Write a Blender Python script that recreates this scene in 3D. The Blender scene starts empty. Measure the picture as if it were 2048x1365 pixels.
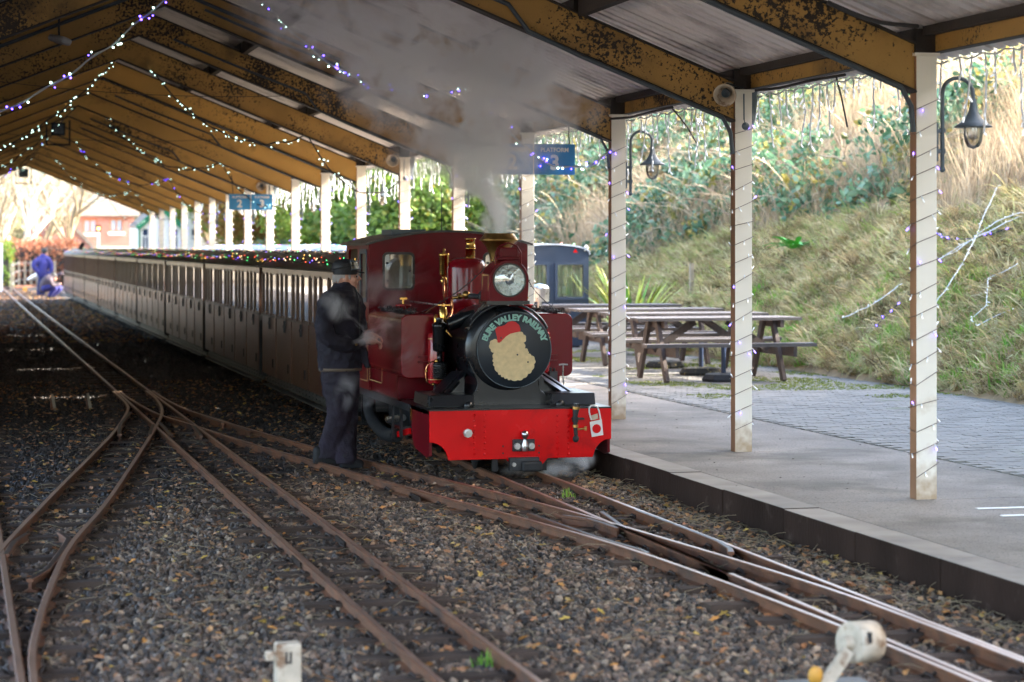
import bpy, math, random
import numpy as np
from mathutils import Vector, Matrix, noise

S = bpy.context.scene
R = math.radians
random.seed(7)
rng = np.random.default_rng(7)

# ------------------------------------------------------------------ camera, world, sun
F_PX, YAW, CAM_H = 4500.0, math.atan(1112 / 4500.0), 1.78
CY, SY = math.cos(YAW), math.sin(YAW)
cam_data = bpy.data.cameras.new('camera')
cam = bpy.data.objects.new('camera', cam_data)
S.collection.objects.link(cam)
cam.location = (0, 0, CAM_H)
cam.rotation_euler = (R(90), 0, -YAW)
cam_data.sensor_width = 36
cam_data.lens = 36 * F_PX / 2048
cam_data.shift_y = -188.5 / 2048
cam_data.clip_end = 3000
cam_data.dof.use_dof = True
cam_data.dof.focus_distance = 17.2
cam_data.dof.aperture_fstop = 2.8
S.camera = cam

SUN_EL, SUN_AZ = R(29), R(94)          # azimuth measured clockwise from +Y
world = bpy.data.worlds.new('World')
S.world = world
world.use_nodes = True
wn = world.node_tree
bg = wn.nodes['Background']
sky = wn.nodes.new('ShaderNodeTexSky')
sky.sky_type = 'NISHITA'
sky.sun_disc = False
sky.sun_elevation = SUN_EL
sky.sun_rotation = SUN_AZ
sky.air_density = 1.0
sky.dust_density = 4.0
sky.ozone_density = 0.3
wn.links.new(sky.outputs[0], bg.inputs[0])
bg.inputs[1].default_value = 0.15
sl = bpy.data.lights.new('sun', 'SUN')
sl.energy = 3.2
sl.angle = R(0.6)
sl.color = (1.0, 0.93, 0.82)
sun = bpy.data.objects.new('sun', sl)
S.collection.objects.link(sun)
sd = Vector((math.sin(SUN_AZ) * math.cos(SUN_EL), math.cos(SUN_AZ) * math.cos(SUN_EL), math.sin(SUN_EL)))
sun.rotation_euler = (-sd).to_track_quat('-Z', 'Y').to_euler()
sun.location = sd * 60
S.view_settings.view_transform = 'Standard'
S.view_settings.look = 'None'
S.view_settings.exposure = 3.35
S.view_settings.gamma = 1
S.render.engine = 'CYCLES'
S.cycles.use_denoising = True
S.cycles.max_bounces = 8
S.cycles.diffuse_bounces = 4
S.cycles.glossy_bounces = 4
S.cycles.transmission_bounces = 6
S.cycles.transparent_max_bounces = 16
S.cycles.volume_bounces = 9
S.cycles.volume_step_rate = 2.0
S.cycles.volume_max_steps = 128
S.cycles.sample_clamp_indirect = 6
S.cycles.use_adaptive_sampling = True
S.cycles.adaptive_threshold = 0.02

# ------------------------------------------------------------------ helpers
def ray(px, py):
    u, v = (px - 1024) / F_PX, (494 - py) / F_PX
    return Vector((SY + CY * u, CY - SY * u, v))

def at(px, py, X=None, Y=None, Z=None):
    """the place in the world that a point of the photograph shows, on a known plane"""
    d = ray(px, py)
    if X is not None: t = X / d.x
    elif Y is not None: t = Y / d.y
    else: t = (Z - CAM_H) / d.z
    return Vector((0, 0, CAM_H)) + d * t

def tag(o, label=None, cat=None, group=None, kind=None):
    if label: o['label'] = label
    if cat: o['category'] = cat
    if group: o['group'] = group
    if kind: o['kind'] = kind
    return o

def empty(name, loc=(0, 0, 0), rz=0, label=None, cat=None, group=None, kind=None, parent=None):
    o = bpy.data.objects.new(name, None)
    S.collection.objects.link(o)
    o.location = loc
    o.rotation_euler = (0, 0, rz)
    o.empty_display_size = 0.1
    if parent: o.parent = parent
    return tag(o, label, cat, group, kind)

def link_mesh(name, me, mat=None, parent=None, loc=None):
    o = bpy.data.objects.new(name, me)
    S.collection.objects.link(o)
    if mat is not None and not me.materials:
        for m in (mat if isinstance(mat, (list, tuple)) else [mat]): me.materials.append(m)
    if parent: o.parent = parent
    if loc is not None: o.location = loc
    return o

def copy_tree(o, parent=None):
    c = o.copy()
    S.collection.objects.link(c)
    c.parent = parent
    for ch in o.children: copy_tree(ch, c)
    return c

class MB:
    """collects shapes; build() links them as one mesh object"""
    def __init__(s): s.v, s.f, s.m, s.sm, s.mi = [], [], [], [], 0
    def mat(s, i): s.mi = i; return s
    def add(s, vs, fs, smooth=False):
        b = len(s.v)
        s.v += [tuple(p) for p in vs]
        for f in fs:
            s.f.append(tuple(b + i for i in f)); s.m.append(s.mi); s.sm.append(smooth)
        return s
    def box(s, a, b):
        x0, y0, z0 = a; x1, y1, z1 = b
        return s.add([(x0,y0,z0),(x1,y0,z0),(x1,y1,z0),(x0,y1,z0),(x0,y0,z1),(x1,y0,z1),(x1,y1,z1),(x0,y1,z1)],
                     [(0,3,2,1),(4,5,6,7),(0,1,5,4),(1,2,6,5),(2,3,7,6),(3,0,4,7)])
    def cbox(s, c, d, M=None):
        vs = [Vector((sx*d[0]/2, sy*d[1]/2, sz*d[2]/2)) for sz in (-1,1) for sx, sy in ((-1,-1),(1,-1),(1,1),(-1,1))]
        if M is not None: vs = [M @ v for v in vs]
        vs = [v + Vector(c) for v in vs]
        return s.add(vs, [(0,3,2,1),(4,5,6,7),(0,1,5,4),(1,2,6,5),(2,3,7,6),(3,0,4,7)])
    def bar(s, p, q, w, h, up=(0,0,1)):
        p, q = Vector(p), Vector(q); d = (q - p).normalized()
        sd_ = d.cross(Vector(up))
        if sd_.length < 1e-4: sd_ = d.cross(Vector((1, 0, 0)))
        sd_.normalize(); u = sd_.cross(d)
        vs = [e + sd_*a*w/2 + u*b*h/2 for e in (p, q) for a, b in ((-1,-1),(1,-1),(1,1),(-1,1))]
        return s.add(vs, [(0,1,2,3),(7,6,5,4),(0,4,5,1),(1,5,6,2),(2,6,7,3),(3,7,4,0)])
    def tube(s, pts, r, n=8, cap=True, smooth=True):
        pts = [Vector(p) for p in pts]; rs = r if isinstance(r, (list, tuple)) else [r]*len(pts)
        vs, fs = [], []; up = None
        for i, p in enumerate(pts):
            d = (pts[min(i+1, len(pts)-1)] - pts[max(i-1, 0)])
            if d.length < 1e-9: d = Vector((0,0,1))
            d.normalize()
            if up is None: up = d.orthogonal().normalized()
            up = up - d * up.dot(d)
            if up.length < 1e-6: up = d.orthogonal()
            up.normalize(); w = d.cross(up)
            vs += [p + (up*math.cos(2*math.pi*k/n) + w*math.sin(2*math.pi*k/n))*rs[i] for k in range(n)]
        for i in range(len(pts)-1):
            for k in range(n):
                a, b = i*n+k, i*n+(k+1) % n
                fs.append((a, b, b+n, a+n))
        s.add(vs, fs, smooth)
        if cap and n > 2:
            L = (len(pts)-1)*n
            s.add(vs[:n], [tuple(range(n))[::-1]]); s.add(vs[L:], [tuple(range(n))])
        return s
    def cyl(s, p, q, r, r2=None, n=16):
        return s.tube([p, q], [r, r if r2 is None else r2], n)
    def lathe(s, prof, c, axis='Z', n=24, smooth=True):
        """prof: (radius, height) pairs round an axis through c"""
        vs, fs = [], []; c = Vector(c)
        for r, h in prof:
            for k in range(n):
                a = 2*math.pi*k/n; x, y = r*math.cos(a), r*math.sin(a)
                v = {'Z': (x, y, h), 'Y': (x, h, y), 'X': (h, x, y)}[axis]
                vs.append(c + Vector(v))
        for i in range(len(prof)-1):
            for k in range(n):
                a, b = i*n+k, i*n+(k+1) % n
                fs.append((a, b, b+n, a+n))
        return s.add(vs, fs, smooth)
    def ball(s, c, r, n=8, m=6, sc=(1,1,1)):
        vs, fs = [], []
        for i in range(m+1):
            t = math.pi*i/m
            for k in range(n):
                a = 2*math.pi*k/n
                vs.append((c[0]+r*sc[0]*math.sin(t)*math.cos(a), c[1]+r*sc[1]*math.sin(t)*math.sin(a), c[2]+r*sc[2]*math.cos(t)))
        for i in range(m):
            for k in range(n):
                a, b = i*n+k, i*n+(k+1) % n
                fs.append((a, a+n, b+n, b))
        return s.add(vs, fs, True)
    def loft(s, rings, cap=True, smooth=True):
        n = len(rings[0]); vs = [p for r in rings for p in r]; fs = []
        for i in range(len(rings)-1):
            for k in range(n):
                a, b = i*n+k, i*n+(k+1) % n
                fs.append((a, b, b+n, a+n))
        if cap: fs += [tuple(range(n))[::-1], tuple(range((len(rings)-1)*n, len(rings)*n))]
        return s.add(vs, fs, smooth)
    def mesh(s, name, mats=None):
        me = bpy.data.meshes.new(name)
        me.from_pydata(s.v, [], s.f)
        me.polygons.foreach_set('material_index', s.m)
        me.polygons.foreach_set('use_smooth', s.sm)
        for m in (mats if isinstance(mats, (list, tuple)) else [mats]) if mats is not None else (): me.materials.append(m)
        me.update()
        return me
    def build(s, name, mats, parent=None, loc=None, bevel=0, fix=True, seg=2):
        me = s.mesh(name, mats)
        if fix:
            import bmesh
            bm = bmesh.new(); bm.from_mesh(me)
            bmesh.ops.recalc_face_normals(bm, faces=bm.faces); bm.to_mesh(me); bm.free()
        o = link_mesh(name, me, None, parent, loc)
        if bevel:
            b = o.modifiers.new('bevel', 'BEVEL'); b.width = bevel; b.segments = seg; b.limit_method = 'ANGLE'; b.angle_limit = R(40)
        return o

def rrect(x0, y0, x1, y1, r, n=5):
    pts = []
    for cx, cy, a0 in ((x1-r, y0+r, -90), (x1-r, y1-r, 0), (x0+r, y1-r, 90), (x0+r, y0+r, 180)):
        pts += [(cx + r*math.cos(R(a0+90*i/n)), cy + r*math.sin(R(a0+90*i/n))) for i in range(n+1)]
    return pts

def circ(cx, cy, r, n=32):
    return [(cx + r*math.cos(2*math.pi*i/n), cy + r*math.sin(2*math.pi*i/n)) for i in range(n)]

def plate(name, outline, holes, thick, mat, parent=None, plane='XZ', pos=0.0, bev=0.0):
    """a plate cut from an outline with holes; plane XZ faces -Y with its front at pos, YZ faces -X, XY lies flat"""
    cu = bpy.data.curves.new('plate', 'CURVE'); cu.dimensions = '2D'; cu.fill_mode = 'BOTH'; cu.extrude = max(thick/2 - bev, 1e-5)
    cu.bevel_depth = bev; cu.bevel_resolution = 1
    for pl in [outline] + list(holes):
        sp = cu.splines.new('POLY'); sp.points.add(len(pl)-1)
        for p, q in zip(sp.points, pl): p.co = (q[0], q[1], 0, 1)
        sp.use_cyclic_u = True
    t = bpy.data.objects.new('tmp', cu)
    me = bpy.data.meshes.new_from_object(t)
    bpy.data.objects.remove(t); bpy.data.curves.remove(cu)
    co = np.empty(len(me.vertices)*3, np.float32); me.vertices.foreach_get('co', co); co = co.reshape(-1, 3)
    n = np.empty_like(co)
    if plane == 'XZ': n[:, 0], n[:, 2], n[:, 1] = co[:, 0], co[:, 1], pos + thick/2 - co[:, 2]
    elif plane == 'YZ': n[:, 1], n[:, 2], n[:, 0] = co[:, 0], co[:, 1], pos + thick/2 + co[:, 2]; 
    else: n[:, 0], n[:, 1], n[:, 2] = co[:, 0], co[:, 1], pos - thick/2 + co[:, 2]
    me.vertices.foreach_set('co', n.ravel()); me.materials.clear(); me.update()
    me.polygons.foreach_set('use_smooth', [False]*len(me.polygons))
    return link_mesh(name, me, mat, parent)

def text_parts(txt, size, bold=0.0, thick=0.002):
    """letters as (verts, faces) flat in XY, centred"""
    cu = bpy.data.curves.new('t', 'FONT'); cu.body = txt; cu.size = size; cu.offset = bold; cu.extrude = thick
    cu.align_x = 'CENTER'; cu.align_y = 'CENTER'
    t = bpy.data.objects.new('tmp', cu)
    me = bpy.data.meshes.new_from_object(t)
    vs = [v.co.copy() for v in me.vertices]; fs = [tuple(p.vertices) for p in me.polygons]
    bpy.data.objects.remove(t); bpy.data.curves.remove(cu); bpy.data.meshes.remove(me)
    return vs, fs

def spline(pts, step=0.25):
    """Catmull-Rom through the points"""
    pts = [Vector(p) for p in pts]
    P_ = [pts[0]*2 - pts[1]] + pts + [pts[-1]*2 - pts[-2]]
    out = []
    for i in range(1, len(P_)-2):
        a, b, c, d = P_[i-1:i+3]; n = max(1, int((c-b).length/step))
        for k in range(n):
            t = k/n
            out.append(0.5*((2*b) + (c-a)*t + (2*a-5*b+4*c-d)*t*t + (3*b-a-3*c+d)*t**3))
    return out + [pts[-1]]

def sag(p, q, s, n=24):
    p, q = Vector(p), Vector(q)
    return [p.lerp(q, i/n) - Vector((0, 0, 4*s*(i/n)*(1-i/n))) for i in range(n+1)]

# ------------------------------------------------------------------ materials
def new_mat(name):
    m = bpy.data.materials.new(name); m.use_nodes = True
    return m, m.node_tree, m.node_tree.nodes['Principled BSDF']

def lin(c): return tuple(c) + (1.0,) if len(c) == 3 else c

def pm(name, col, rough=0.5, metal=0.0, var=0.0, scale=8.0, bump=0.0, bscale=40.0, spots=None, coat=0.0, emit=None, es=1.0, stretch=None, dirt=None, spec=None):
    """principled material: base colour with noise variation, optional dark spots, dirt and bump"""
    m, nt, b = new_mat(name)
    N, L = nt.nodes, nt.links
    b.inputs['Base Color'].default_value = lin(col)
    b.inputs['Roughness'].default_value = rough
    b.inputs['Metallic'].default_value = metal
    if spec is not None: b.inputs['Specular IOR Level'].default_value = spec
    if coat: b.inputs['Coat Weight'].default_value = coat; b.inputs['Coat Roughness'].default_value = 0.08
    if emit:
        b.inputs['Emission Color'].default_value = lin(emit); b.inputs['Emission Strength'].default_value = es
    if var or spots or bump or dirt:
        tc = N.new('ShaderNodeNewGeometry')
        mp = N.new('ShaderNodeMapping'); L.new(tc.outputs['Position'], mp.inputs[0])
        if stretch: mp.inputs['Scale'].default_value = stretch
        vec = mp.outputs[0]
        cur = None
        if var:
            n = N.new('ShaderNodeTexNoise'); n.inputs['Scale'].default_value = scale; n.inputs['Detail'].default_value = 6
            L.new(vec, n.inputs['Vector'])
            r = N.new('ShaderNodeValToRGB'); L.new(n.outputs[0], r.inputs[0])
            r.color_ramp.elements[0].position = 0.3; r.color_ramp.elements[1].position = 0.7
            r.color_ramp.elements[0].color = lin([max(0, c*(1-var)) for c in col[:3]])
            r.color_ramp.elements[1].color = lin([min(1, c*(1+var)) for c in col[:3]])
            cur = r.outputs[0]
            rr = N.new('ShaderNodeMapRange'); L.new(n.outputs[0], rr.inputs[0])
            rr.inputs[3].default_value = max(0.02, rough*0.8); rr.inputs[4].default_value = min(1, rough*1.25)
            L.new(rr.outputs[0], b.inputs['Roughness'])
        for sp in ([spots] if spots else []) + ([dirt] if dirt else []):
            c2, sc, lo, hi = sp[:4]
            n = N.new('ShaderNodeTexNoise'); n.inputs['Scale'].default_value = sc; n.inputs['Detail'].default_value = 8; n.inputs['Roughness'].default_value = 0.62
            L.new(tc.outputs['Position'], n.inputs['Vector'])
            fac = n.outputs[0]
            if len(sp) > 4:
                n2 = N.new('ShaderNodeTexNoise'); n2.inputs['Scale'].default_value = sp[4]; n2.inputs['Detail'].default_value = 3
                L.new(tc.outputs['Position'], n2.inputs['Vector'])
                a = N.new('ShaderNodeMath'); a.operation = 'MULTIPLY_ADD'; a.inputs[1].default_value = (0.95 if sp is spots else .55); L.new(n2.outputs[0], a.inputs[0]); L.new(fac, a.inputs[2])
                fac = a.outputs[0]
            r = N.new('ShaderNodeMapRange'); r.inputs[1].default_value = lo; r.inputs[2].default_value = hi; L.new(fac, r.inputs[0])
            mx = N.new('ShaderNodeMix'); mx.data_type = 'RGBA'; L.new(r.outputs[0], mx.inputs[0])
            if cur: L.new(cur, mx.inputs[6])
            else: mx.inputs[6].default_value = lin(col)
            mx.inputs[7].default_value = lin(c2)
            cur = mx.outputs[2]
        if cur: L.new(cur, b.inputs['Base Color'])
        if bump:
            n = N.new('ShaderNodeTexNoise'); n.inputs['Scale'].default_value = bscale; n.inputs['Detail'].default_value = 4
            L.new(vec, n.inputs['Vector'])
            bp = N.new('ShaderNodeBump'); bp.inputs['Strength'].default_value = min(1, bump); bp.inputs['Distance'].default_value = 0.01
            L.new(n.outputs[0], bp.inputs['Height']); L.new(bp.outputs[0], b.inputs['Normal'])
    return m

def rand_mat(name, cols, rough=0.7, bump=0.0, trans=0.0, bscale=60, spec=0.5):
    """one colour per instance, out of a ramp; trans lets light through leaves"""
    m, nt, b = new_mat(name); N, L = nt.nodes, nt.links
    oi = N.new('ShaderNodeObjectInfo'); r = N.new('ShaderNodeValToRGB'); r.color_ramp.interpolation = 'LINEAR'
    e = r.color_ramp.elements
    while len(e) < len(cols): e.new(0.5)
    for i, c in enumerate(cols):
        e[i].position = i/(len(cols)-1) if len(cols) > 1 else 0
    for i, c in enumerate(cols): e[i].color = lin(c)
    L.new(oi.outputs['Random'], r.inputs[0]); L.new(r.outputs[0], b.inputs['Base Color'])
    b.inputs['Roughness'].default_value = rough
    b.inputs['Specular IOR Level'].default_value = spec
    if bump:
        n = N.new('ShaderNodeTexNoise'); n.inputs['Scale'].default_value = bscale
        g = N.new('ShaderNodeNewGeometry'); L.new(g.outputs['Position'], n.inputs['Vector'])
        bp = N.new('ShaderNodeBump'); bp.inputs['Strength'].default_value = bump; bp.inputs['Distance'].default_value = 0.01
        L.new(n.outputs[0], bp.inputs['Height']); L.new(bp.outputs[0], b.inputs['Normal'])
    if trans:
        t = N.new('ShaderNodeBsdfTranslucent'); L.new(r.outputs[0], t.inputs[0])
        mx = N.new('ShaderNodeMixShader'); mx.inputs[0].default_value = trans
        L.new(b.outputs[0], mx.inputs[1]); L.new(t.outputs[0], mx.inputs[2])
        L.new(mx.outputs[0], N['Material Output'].inputs[0])
    return m

def glass_mat(name, tint=(0.9, 0.95, 0.95), alpha=0.25, rough=0.03):
    m, nt, b = new_mat(name); N, L = nt.nodes, nt.links
    g = N.new('ShaderNodeBsdfGlossy'); g.inputs['Roughness'].default_value = rough
    t = N.new('ShaderNodeBsdfTransparent'); t.inputs[0].default_value = lin(tint)
    fr = N.new('ShaderNodeFresnel'); fr.inputs[0].default_value = 1.5
    a = N.new('ShaderNodeMath'); a.operation = 'ADD'; a.inputs[1].default_value = alpha; a.use_clamp = True; L.new(fr.outputs[0], a.inputs[0])
    mx = N.new('ShaderNodeMixShader'); L.new(a.outputs[0], mx.inputs[0]); L.new(t.outputs[0], mx.inputs[1]); L.new(g.outputs[0], mx.inputs[2])
    L.new(mx.outputs[0], N['Material Output'].inputs[0])
    return m

def emit_mat(name, col, s):
    return pm(name, (0.6, 0.6, 0.6), 0.3, emit=col, es=s)

M = {}
M['ochre'] = pm('ochre_beam_paint', (0.43, 0.24, 0.06), 0.55, var=0.18, scale=2.0, bump=0.25, bscale=60, spots=((0.022, 0.013, 0.007), 38, 1.03, 1.10, 1.3), dirt=((0.035, 0.022, 0.012), 1.1, 0.56, 0.74))
M['ochre_clean'] = pm('ochre_beam_paint_cleaner', (0.66, 0.37, 0.09), 0.5, var=0.12, scale=1.4, bump=0.2, bscale=60, spots=((0.05, 0.028, 0.012), 30, 1.12, 1.2, .9), dirt=((0.14, 0.07, 0.02), 1.3, 0.58, 0.8))  # far rafters: sun bounce painted in as brighter ochre, with fewer dark spots
M['soot'] = pm('sooty_timber', (0.03, 0.022, 0.017), 0.7, var=0.4, scale=6, bump=0.3, bscale=50)
M['sheet'] = pm('roof_sheet_underside', (0.74, 0.69, 0.66), 0.5, var=0.12, scale=1.5, stretch=(0.3, 1, 1), dirt=((0.14, 0.11, 0.10), 2.0, 0.5, 0.8))
M['cream'] = pm('cream_column_paint', (0.86, 0.80, 0.68), 0.5, var=0.05, scale=2, bump=0.08, bscale=80, stretch=(1, 1, .3), dirt=((0.5, 0.36, 0.2), 3, 0.66, 0.95))
def column_mat():
    m = M['cream']; nt = m.node_tree; N, L = nt.nodes, nt.links; b = N['Principled BSDF']
    src = b.inputs['Base Color'].links[0].from_socket
    g = N.new('ShaderNodeNewGeometry'); sp = N.new('ShaderNodeSeparateXYZ'); L.new(g.outputs['Position'], sp.inputs[0])
    n = N.new('ShaderNodeTexNoise'); n.inputs['Scale'].default_value = 14; L.new(g.outputs['Position'], n.inputs['Vector'])
    a = N.new('ShaderNodeMath'); a.operation = 'MULTIPLY_ADD'; a.inputs[1].default_value = -.5; L.new(n.outputs[0], a.inputs[0]); L.new(sp.outputs[2], a.inputs[2])
    r = N.new('ShaderNodeMapRange'); r.inputs[1].default_value = .22; r.inputs[2].default_value = -.06; r.inputs[3].default_value = 0; r.inputs[4].default_value = .8; L.new(a.outputs[0], r.inputs[0])
    mx = N.new('ShaderNodeMix'); mx.data_type = 'RGBA'; L.new(r.outputs[0], mx.inputs[0]); L.new(src, mx.inputs[6]); mx.inputs[7].default_value = (.38, .23, .10, 1)
    L.new(mx.outputs[2], b.inputs['Base Color'])
column_mat()
M['brown_side'] = pm('brown_column_web', (0.32, 0.165, 0.085), 0.55, var=0.3, scale=3, bump=0.15, stretch=(1, 1, .25))
M['concrete'] = pm('platform_concrete', (0.29, 0.26, 0.225), 0.8, spec=.15, var=0.28, scale=1.3, bump=0.5, bscale=110, spots=((0.09, 0.08, 0.07), 75, 0.54, 0.66), dirt=((0.11, 0.10, 0.08), 0.9, 0.5, 0.75))
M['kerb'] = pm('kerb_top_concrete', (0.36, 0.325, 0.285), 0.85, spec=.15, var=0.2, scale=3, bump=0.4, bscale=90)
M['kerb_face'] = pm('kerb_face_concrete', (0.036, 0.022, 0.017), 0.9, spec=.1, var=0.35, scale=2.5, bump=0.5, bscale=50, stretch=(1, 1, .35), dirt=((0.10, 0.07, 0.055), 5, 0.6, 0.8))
M['bed'] = pm('ballast_bed', (0.04, 0.028, 0.022), 0.9, var=0.5, scale=18, bump=1.0, bscale=45)
M['ground'] = pm('rough_ground', (0.12, 0.09, 0.05), 0.95, var=0.5, scale=1.0, bump=0.8, bscale=8)
M['bank'] = pm('bank_soil', (0.30, 0.22, 0.12), 0.95, var=0.45, scale=3, bump=1.0, bscale=12, dirt=((0.20, 0.14, 0.08), 1.6, 0.55, 0.7))
M['paver_bed'] = pm('paver_sand', (0.07, 0.075, 0.055), 0.9, var=0.4, scale=4, dirt=((0.10, 0.14, 0.03), 0.9, 0.5, 0.7))
M['paver'] = pm('block_paving', (0.25, 0.235, 0.21), 0.75, spec=.2, var=0.2, scale=2.2, bump=0.3, bscale=60, dirt=((0.13, 0.16, 0.05), 0.8, 0.62, 0.75))
M['rail'] = pm('rusty_rail_side', (0.15, 0.058, 0.025), 0.55, var=0.4, scale=9, bump=0.25, bscale=50, dirt=((0.06, 0.035, 0.025), 3, 0.5, 0.7))
M['rail_top'] = pm('worn_rail_head', (0.34, 0.21, 0.15), 0.36, metal=0.55, var=0.2, scale=6)
M['rail_shiny'] = pm('polished_rail_head', (0.45, 0.40, 0.37), 0.25, metal=0.8, var=0.15, scale=6)
M['clip'] = pm('oily_iron_clip', (0.035, 0.024, 0.02), 0.45, metal=0.4, var=0.4, scale=30)
M['sleeper'] = pm('weathered_sleeper', (0.075, 0.052, 0.040), 0.9, spec=.15, var=0.4, scale=7, bump=0.5, bscale=40, stretch=(.3, 1, 1))
M['maroon'] = pm('maroon_enamel', (0.17, 0.002, 0.007), 0.2, coat=0.25, var=0.12, scale=2, spec=.3)
M['maroon_dull'] = pm('sooty_maroon_enamel', (0.13, 0.002, 0.007), 0.34, coat=0.0, var=0.3, scale=4, spec=.2)
M['red'] = pm('signal_red_enamel', (0.66, 0.002, 0.004), 0.25, coat=0.05, var=0.10, scale=3, dirt=((0.30, 0.003, 0.006), 4, 0.58, 0.8), spec=.25)
M['red_side'] = pm('deep_red_enamel', (0.33, 0.008, 0.012), 0.22, coat=0.4)
M['black'] = pm('black_engine_paint', (0.005, 0.006, 0.008), 0.28, coat=0.15, var=0.3, scale=5, bump=0.05, bscale=60)
M['black_matt'] = pm('sooty_black', (0.012, 0.012, 0.013), 0.6, var=0.4, scale=8, bump=0.15)
M['gold'] = pm('gold_lining', (0.60, 0.42, 0.16), 0.4)
M['brass'] = pm('brass', (0.78, 0.46, 0.12), 0.2, metal=1.0, var=0.1, scale=10)
M['brass_old'] = pm('dull_brass', (0.42, 0.25, 0.08), 0.33, metal=1.0, var=0.35, scale=14)
M['copper'] = pm('copper_pipe', (0.75, 0.33, 0.16), 0.25, metal=1.0)
M['steel'] = pm('bright_steel', (0.55, 0.55, 0.56), 0.28, metal=1.0, var=0.15, scale=20)
M['iron'] = pm('dark_iron', (0.05, 0.05, 0.055), 0.4, metal=0.6, var=0.3, scale=15)
M['grey_metal'] = pm('grey_lamp_metal', (0.085, 0.11, 0.13), 0.45, var=0.25, scale=12)
M['glass'] = glass_mat('window_glass')
M['coach_glass'] = glass_mat('coach_window_glass', (0.8, 0.82, 0.82), 0.42)
M['dark_glass'] = glass_mat('dim_window_glass', (0.55, 0.6, 0.62), 0.25)
M['choc'] = pm('chocolate_coach_paint', (0.12, 0.052, 0.028), 0.3, coat=0.2, var=0.2, scale=3, bump=0.04, bscale=25)
M['choc_dark'] = pm('dark_coach_moulding', (0.03, 0.018, 0.014), 0.35, var=0.3)
M['coach_roof'] = pm('sooty_coach_roof', (0.035, 0.033, 0.032), 0.5, var=0.4, scale=8, bump=0.2)
M['solebar'] = pm('dusty_solebar', (0.075, 0.072, 0.06), 0.5, var=0.3, scale=8)
M['seat'] = pm('coach_seat_cloth', (0.10, 0.02, 0.02), 0.8)
M['navy'] = pm('navy_coach_paint', (0.028, 0.043, 0.075), 0.35, var=0.2, scale=3)
M['white_roof'] = pm('pale_roof_canvas', (0.45, 0.5, 0.58), 0.6, var=0.1)
M['curtain'] = pm('sage_curtain', (0.35, 0.42, 0.33), 0.8, var=0.35, scale=30, stretch=(1, 1, .05))
M['board'] = pm('slate_blue_sign_board', (0.012, 0.018, 0.026), 0.4, var=0.2, scale=10)
M['mint'] = pm('mint_lettering', (0.27, 0.50, 0.42), 0.6)
M['patch_cream'] = pm('cream_painted_patch', (0.68, 0.52, 0.28), 0.6, var=0.12, scale=25)
M['patch_red'] = pm('red_painted_patch', (0.55, 0.02, 0.02), 0.6)
M['sign_blue'] = pm('sign_blue', (0.04, 0.26, 0.55), 0.4)
M['white'] = pm('white_paint', (0.78, 0.77, 0.74), 0.5, var=0.06, scale=8)
M['white_worn'] = pm('worn_white_paint', (0.52, 0.43, 0.32), 0.6, var=0.2, scale=14, bump=0.4, dirt=((0.22, 0.12, 0.06), 12, 0.56, 0.68))
M['yellow'] = pm('yellow_paint', (0.50, 0.24, 0.03), 0.5, var=0.2, scale=20)
M['wood'] = pm('weathered_bench_wood', (0.085, 0.072, 0.068), 0.6, var=0.3, scale=10, bump=0.4, bscale=30, stretch=(.25, 2, 2))
M['wood_side'] = pm('dark_bench_leg_wood', (0.075, 0.052, 0.044), 0.65, var=0.35, scale=14, bump=0.3, stretch=(2, 2, .4))
M['post_wood'] = pm('pale_post_wood', (0.34, 0.28, 0.20), 0.8, var=0.25, scale=10, bump=0.3)
M['rubber'] = pm('black_rubber', (0.02, 0.02, 0.022), 0.7, var=0.4, scale=20, bump=0.2)
M['mossy'] = pm('mossy_black_base', (0.035, 0.035, 0.03), 0.8, var=0.3, scale=10, dirt=((0.35, 0.30, 0.12), 20, 0.58, 0.66))
M['navy_pole'] = pm('navy_pole', (0.015, 0.03, 0.07), 0.4)
M['cable'] = pm('dark_cable', (0.04, 0.035, 0.035), 0.6)
M['cable_pale'] = pm('clear_cable', (0.42, 0.42, 0.42), 0.4)
M['cable_white'] = pm('white_cable', (0.75, 0.77, 0.8), 0.4)
M['conduit'] = pm('grey_conduit', (0.06, 0.075, 0.09), 0.45)
M['e_blue'] = emit_mat('blue_led', (0.10, 0.05, 1.0), 1.6)
M['e_blue_dim'] = emit_mat('small_blue_led', (0.16, 0.08, 1.0), .9)
M['e_white'] = emit_mat('white_led', (0.62, 1.0, 0.85), .7)
M['e_warm'] = emit_mat('warm_led', (1.0, 0.75, 0.35), .7)
M['e_red'] = emit_mat('red_bulb', (1.0, 0.08, 0.03), .7)
M['e_green'] = emit_mat('green_bulb', (0.05, 0.8, 0.2), .6)
M['e_yellow'] = emit_mat('yellow_bulb', (1.0, 0.5, 0.08), .7)
M['led_off'] = pm('unlit_led_white', (0.80, 0.82, 0.85), 0.25, emit=(0.9, 0.95, 1), es=0.07)  # unlit leds given a faint glow so they show up white
M['jacket'] = pm('navy_work_jacket', (0.009, 0.006, 0.014), 0.85, var=0.35, scale=7, bump=0.5, bscale=90)
M['trousers'] = pm('faded_navy_trousers', (0.013, 0.007, 0.015), 0.85, var=0.4, scale=6, bump=0.5, bscale=90)
M['skin'] = pm('skin', (0.60, 0.31, 0.22), 0.5, var=0.12, scale=40)
M['hair'] = pm('grey_hair', (0.38, 0.35, 0.33), 0.7)
M['cap'] = pm('black_cap_cloth', (0.010, 0.010, 0.012), 0.6)
M['boot'] = pm('black_boot_leather', (0.010, 0.009, 0.010), 0.7, var=0.3, scale=30)
M['lining'] = pm('jacket_hem_lining', (0.12, 0.085, 0.06), 0.8)
M['blue_coat'] = pm('blue_fleece', (0.035, 0.035, 0.19), 0.85, var=0.2)
M['blue_jeans'] = pm('dark_blue_trousers', (0.02, 0.025, 0.09), 0.85, var=0.2)
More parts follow.
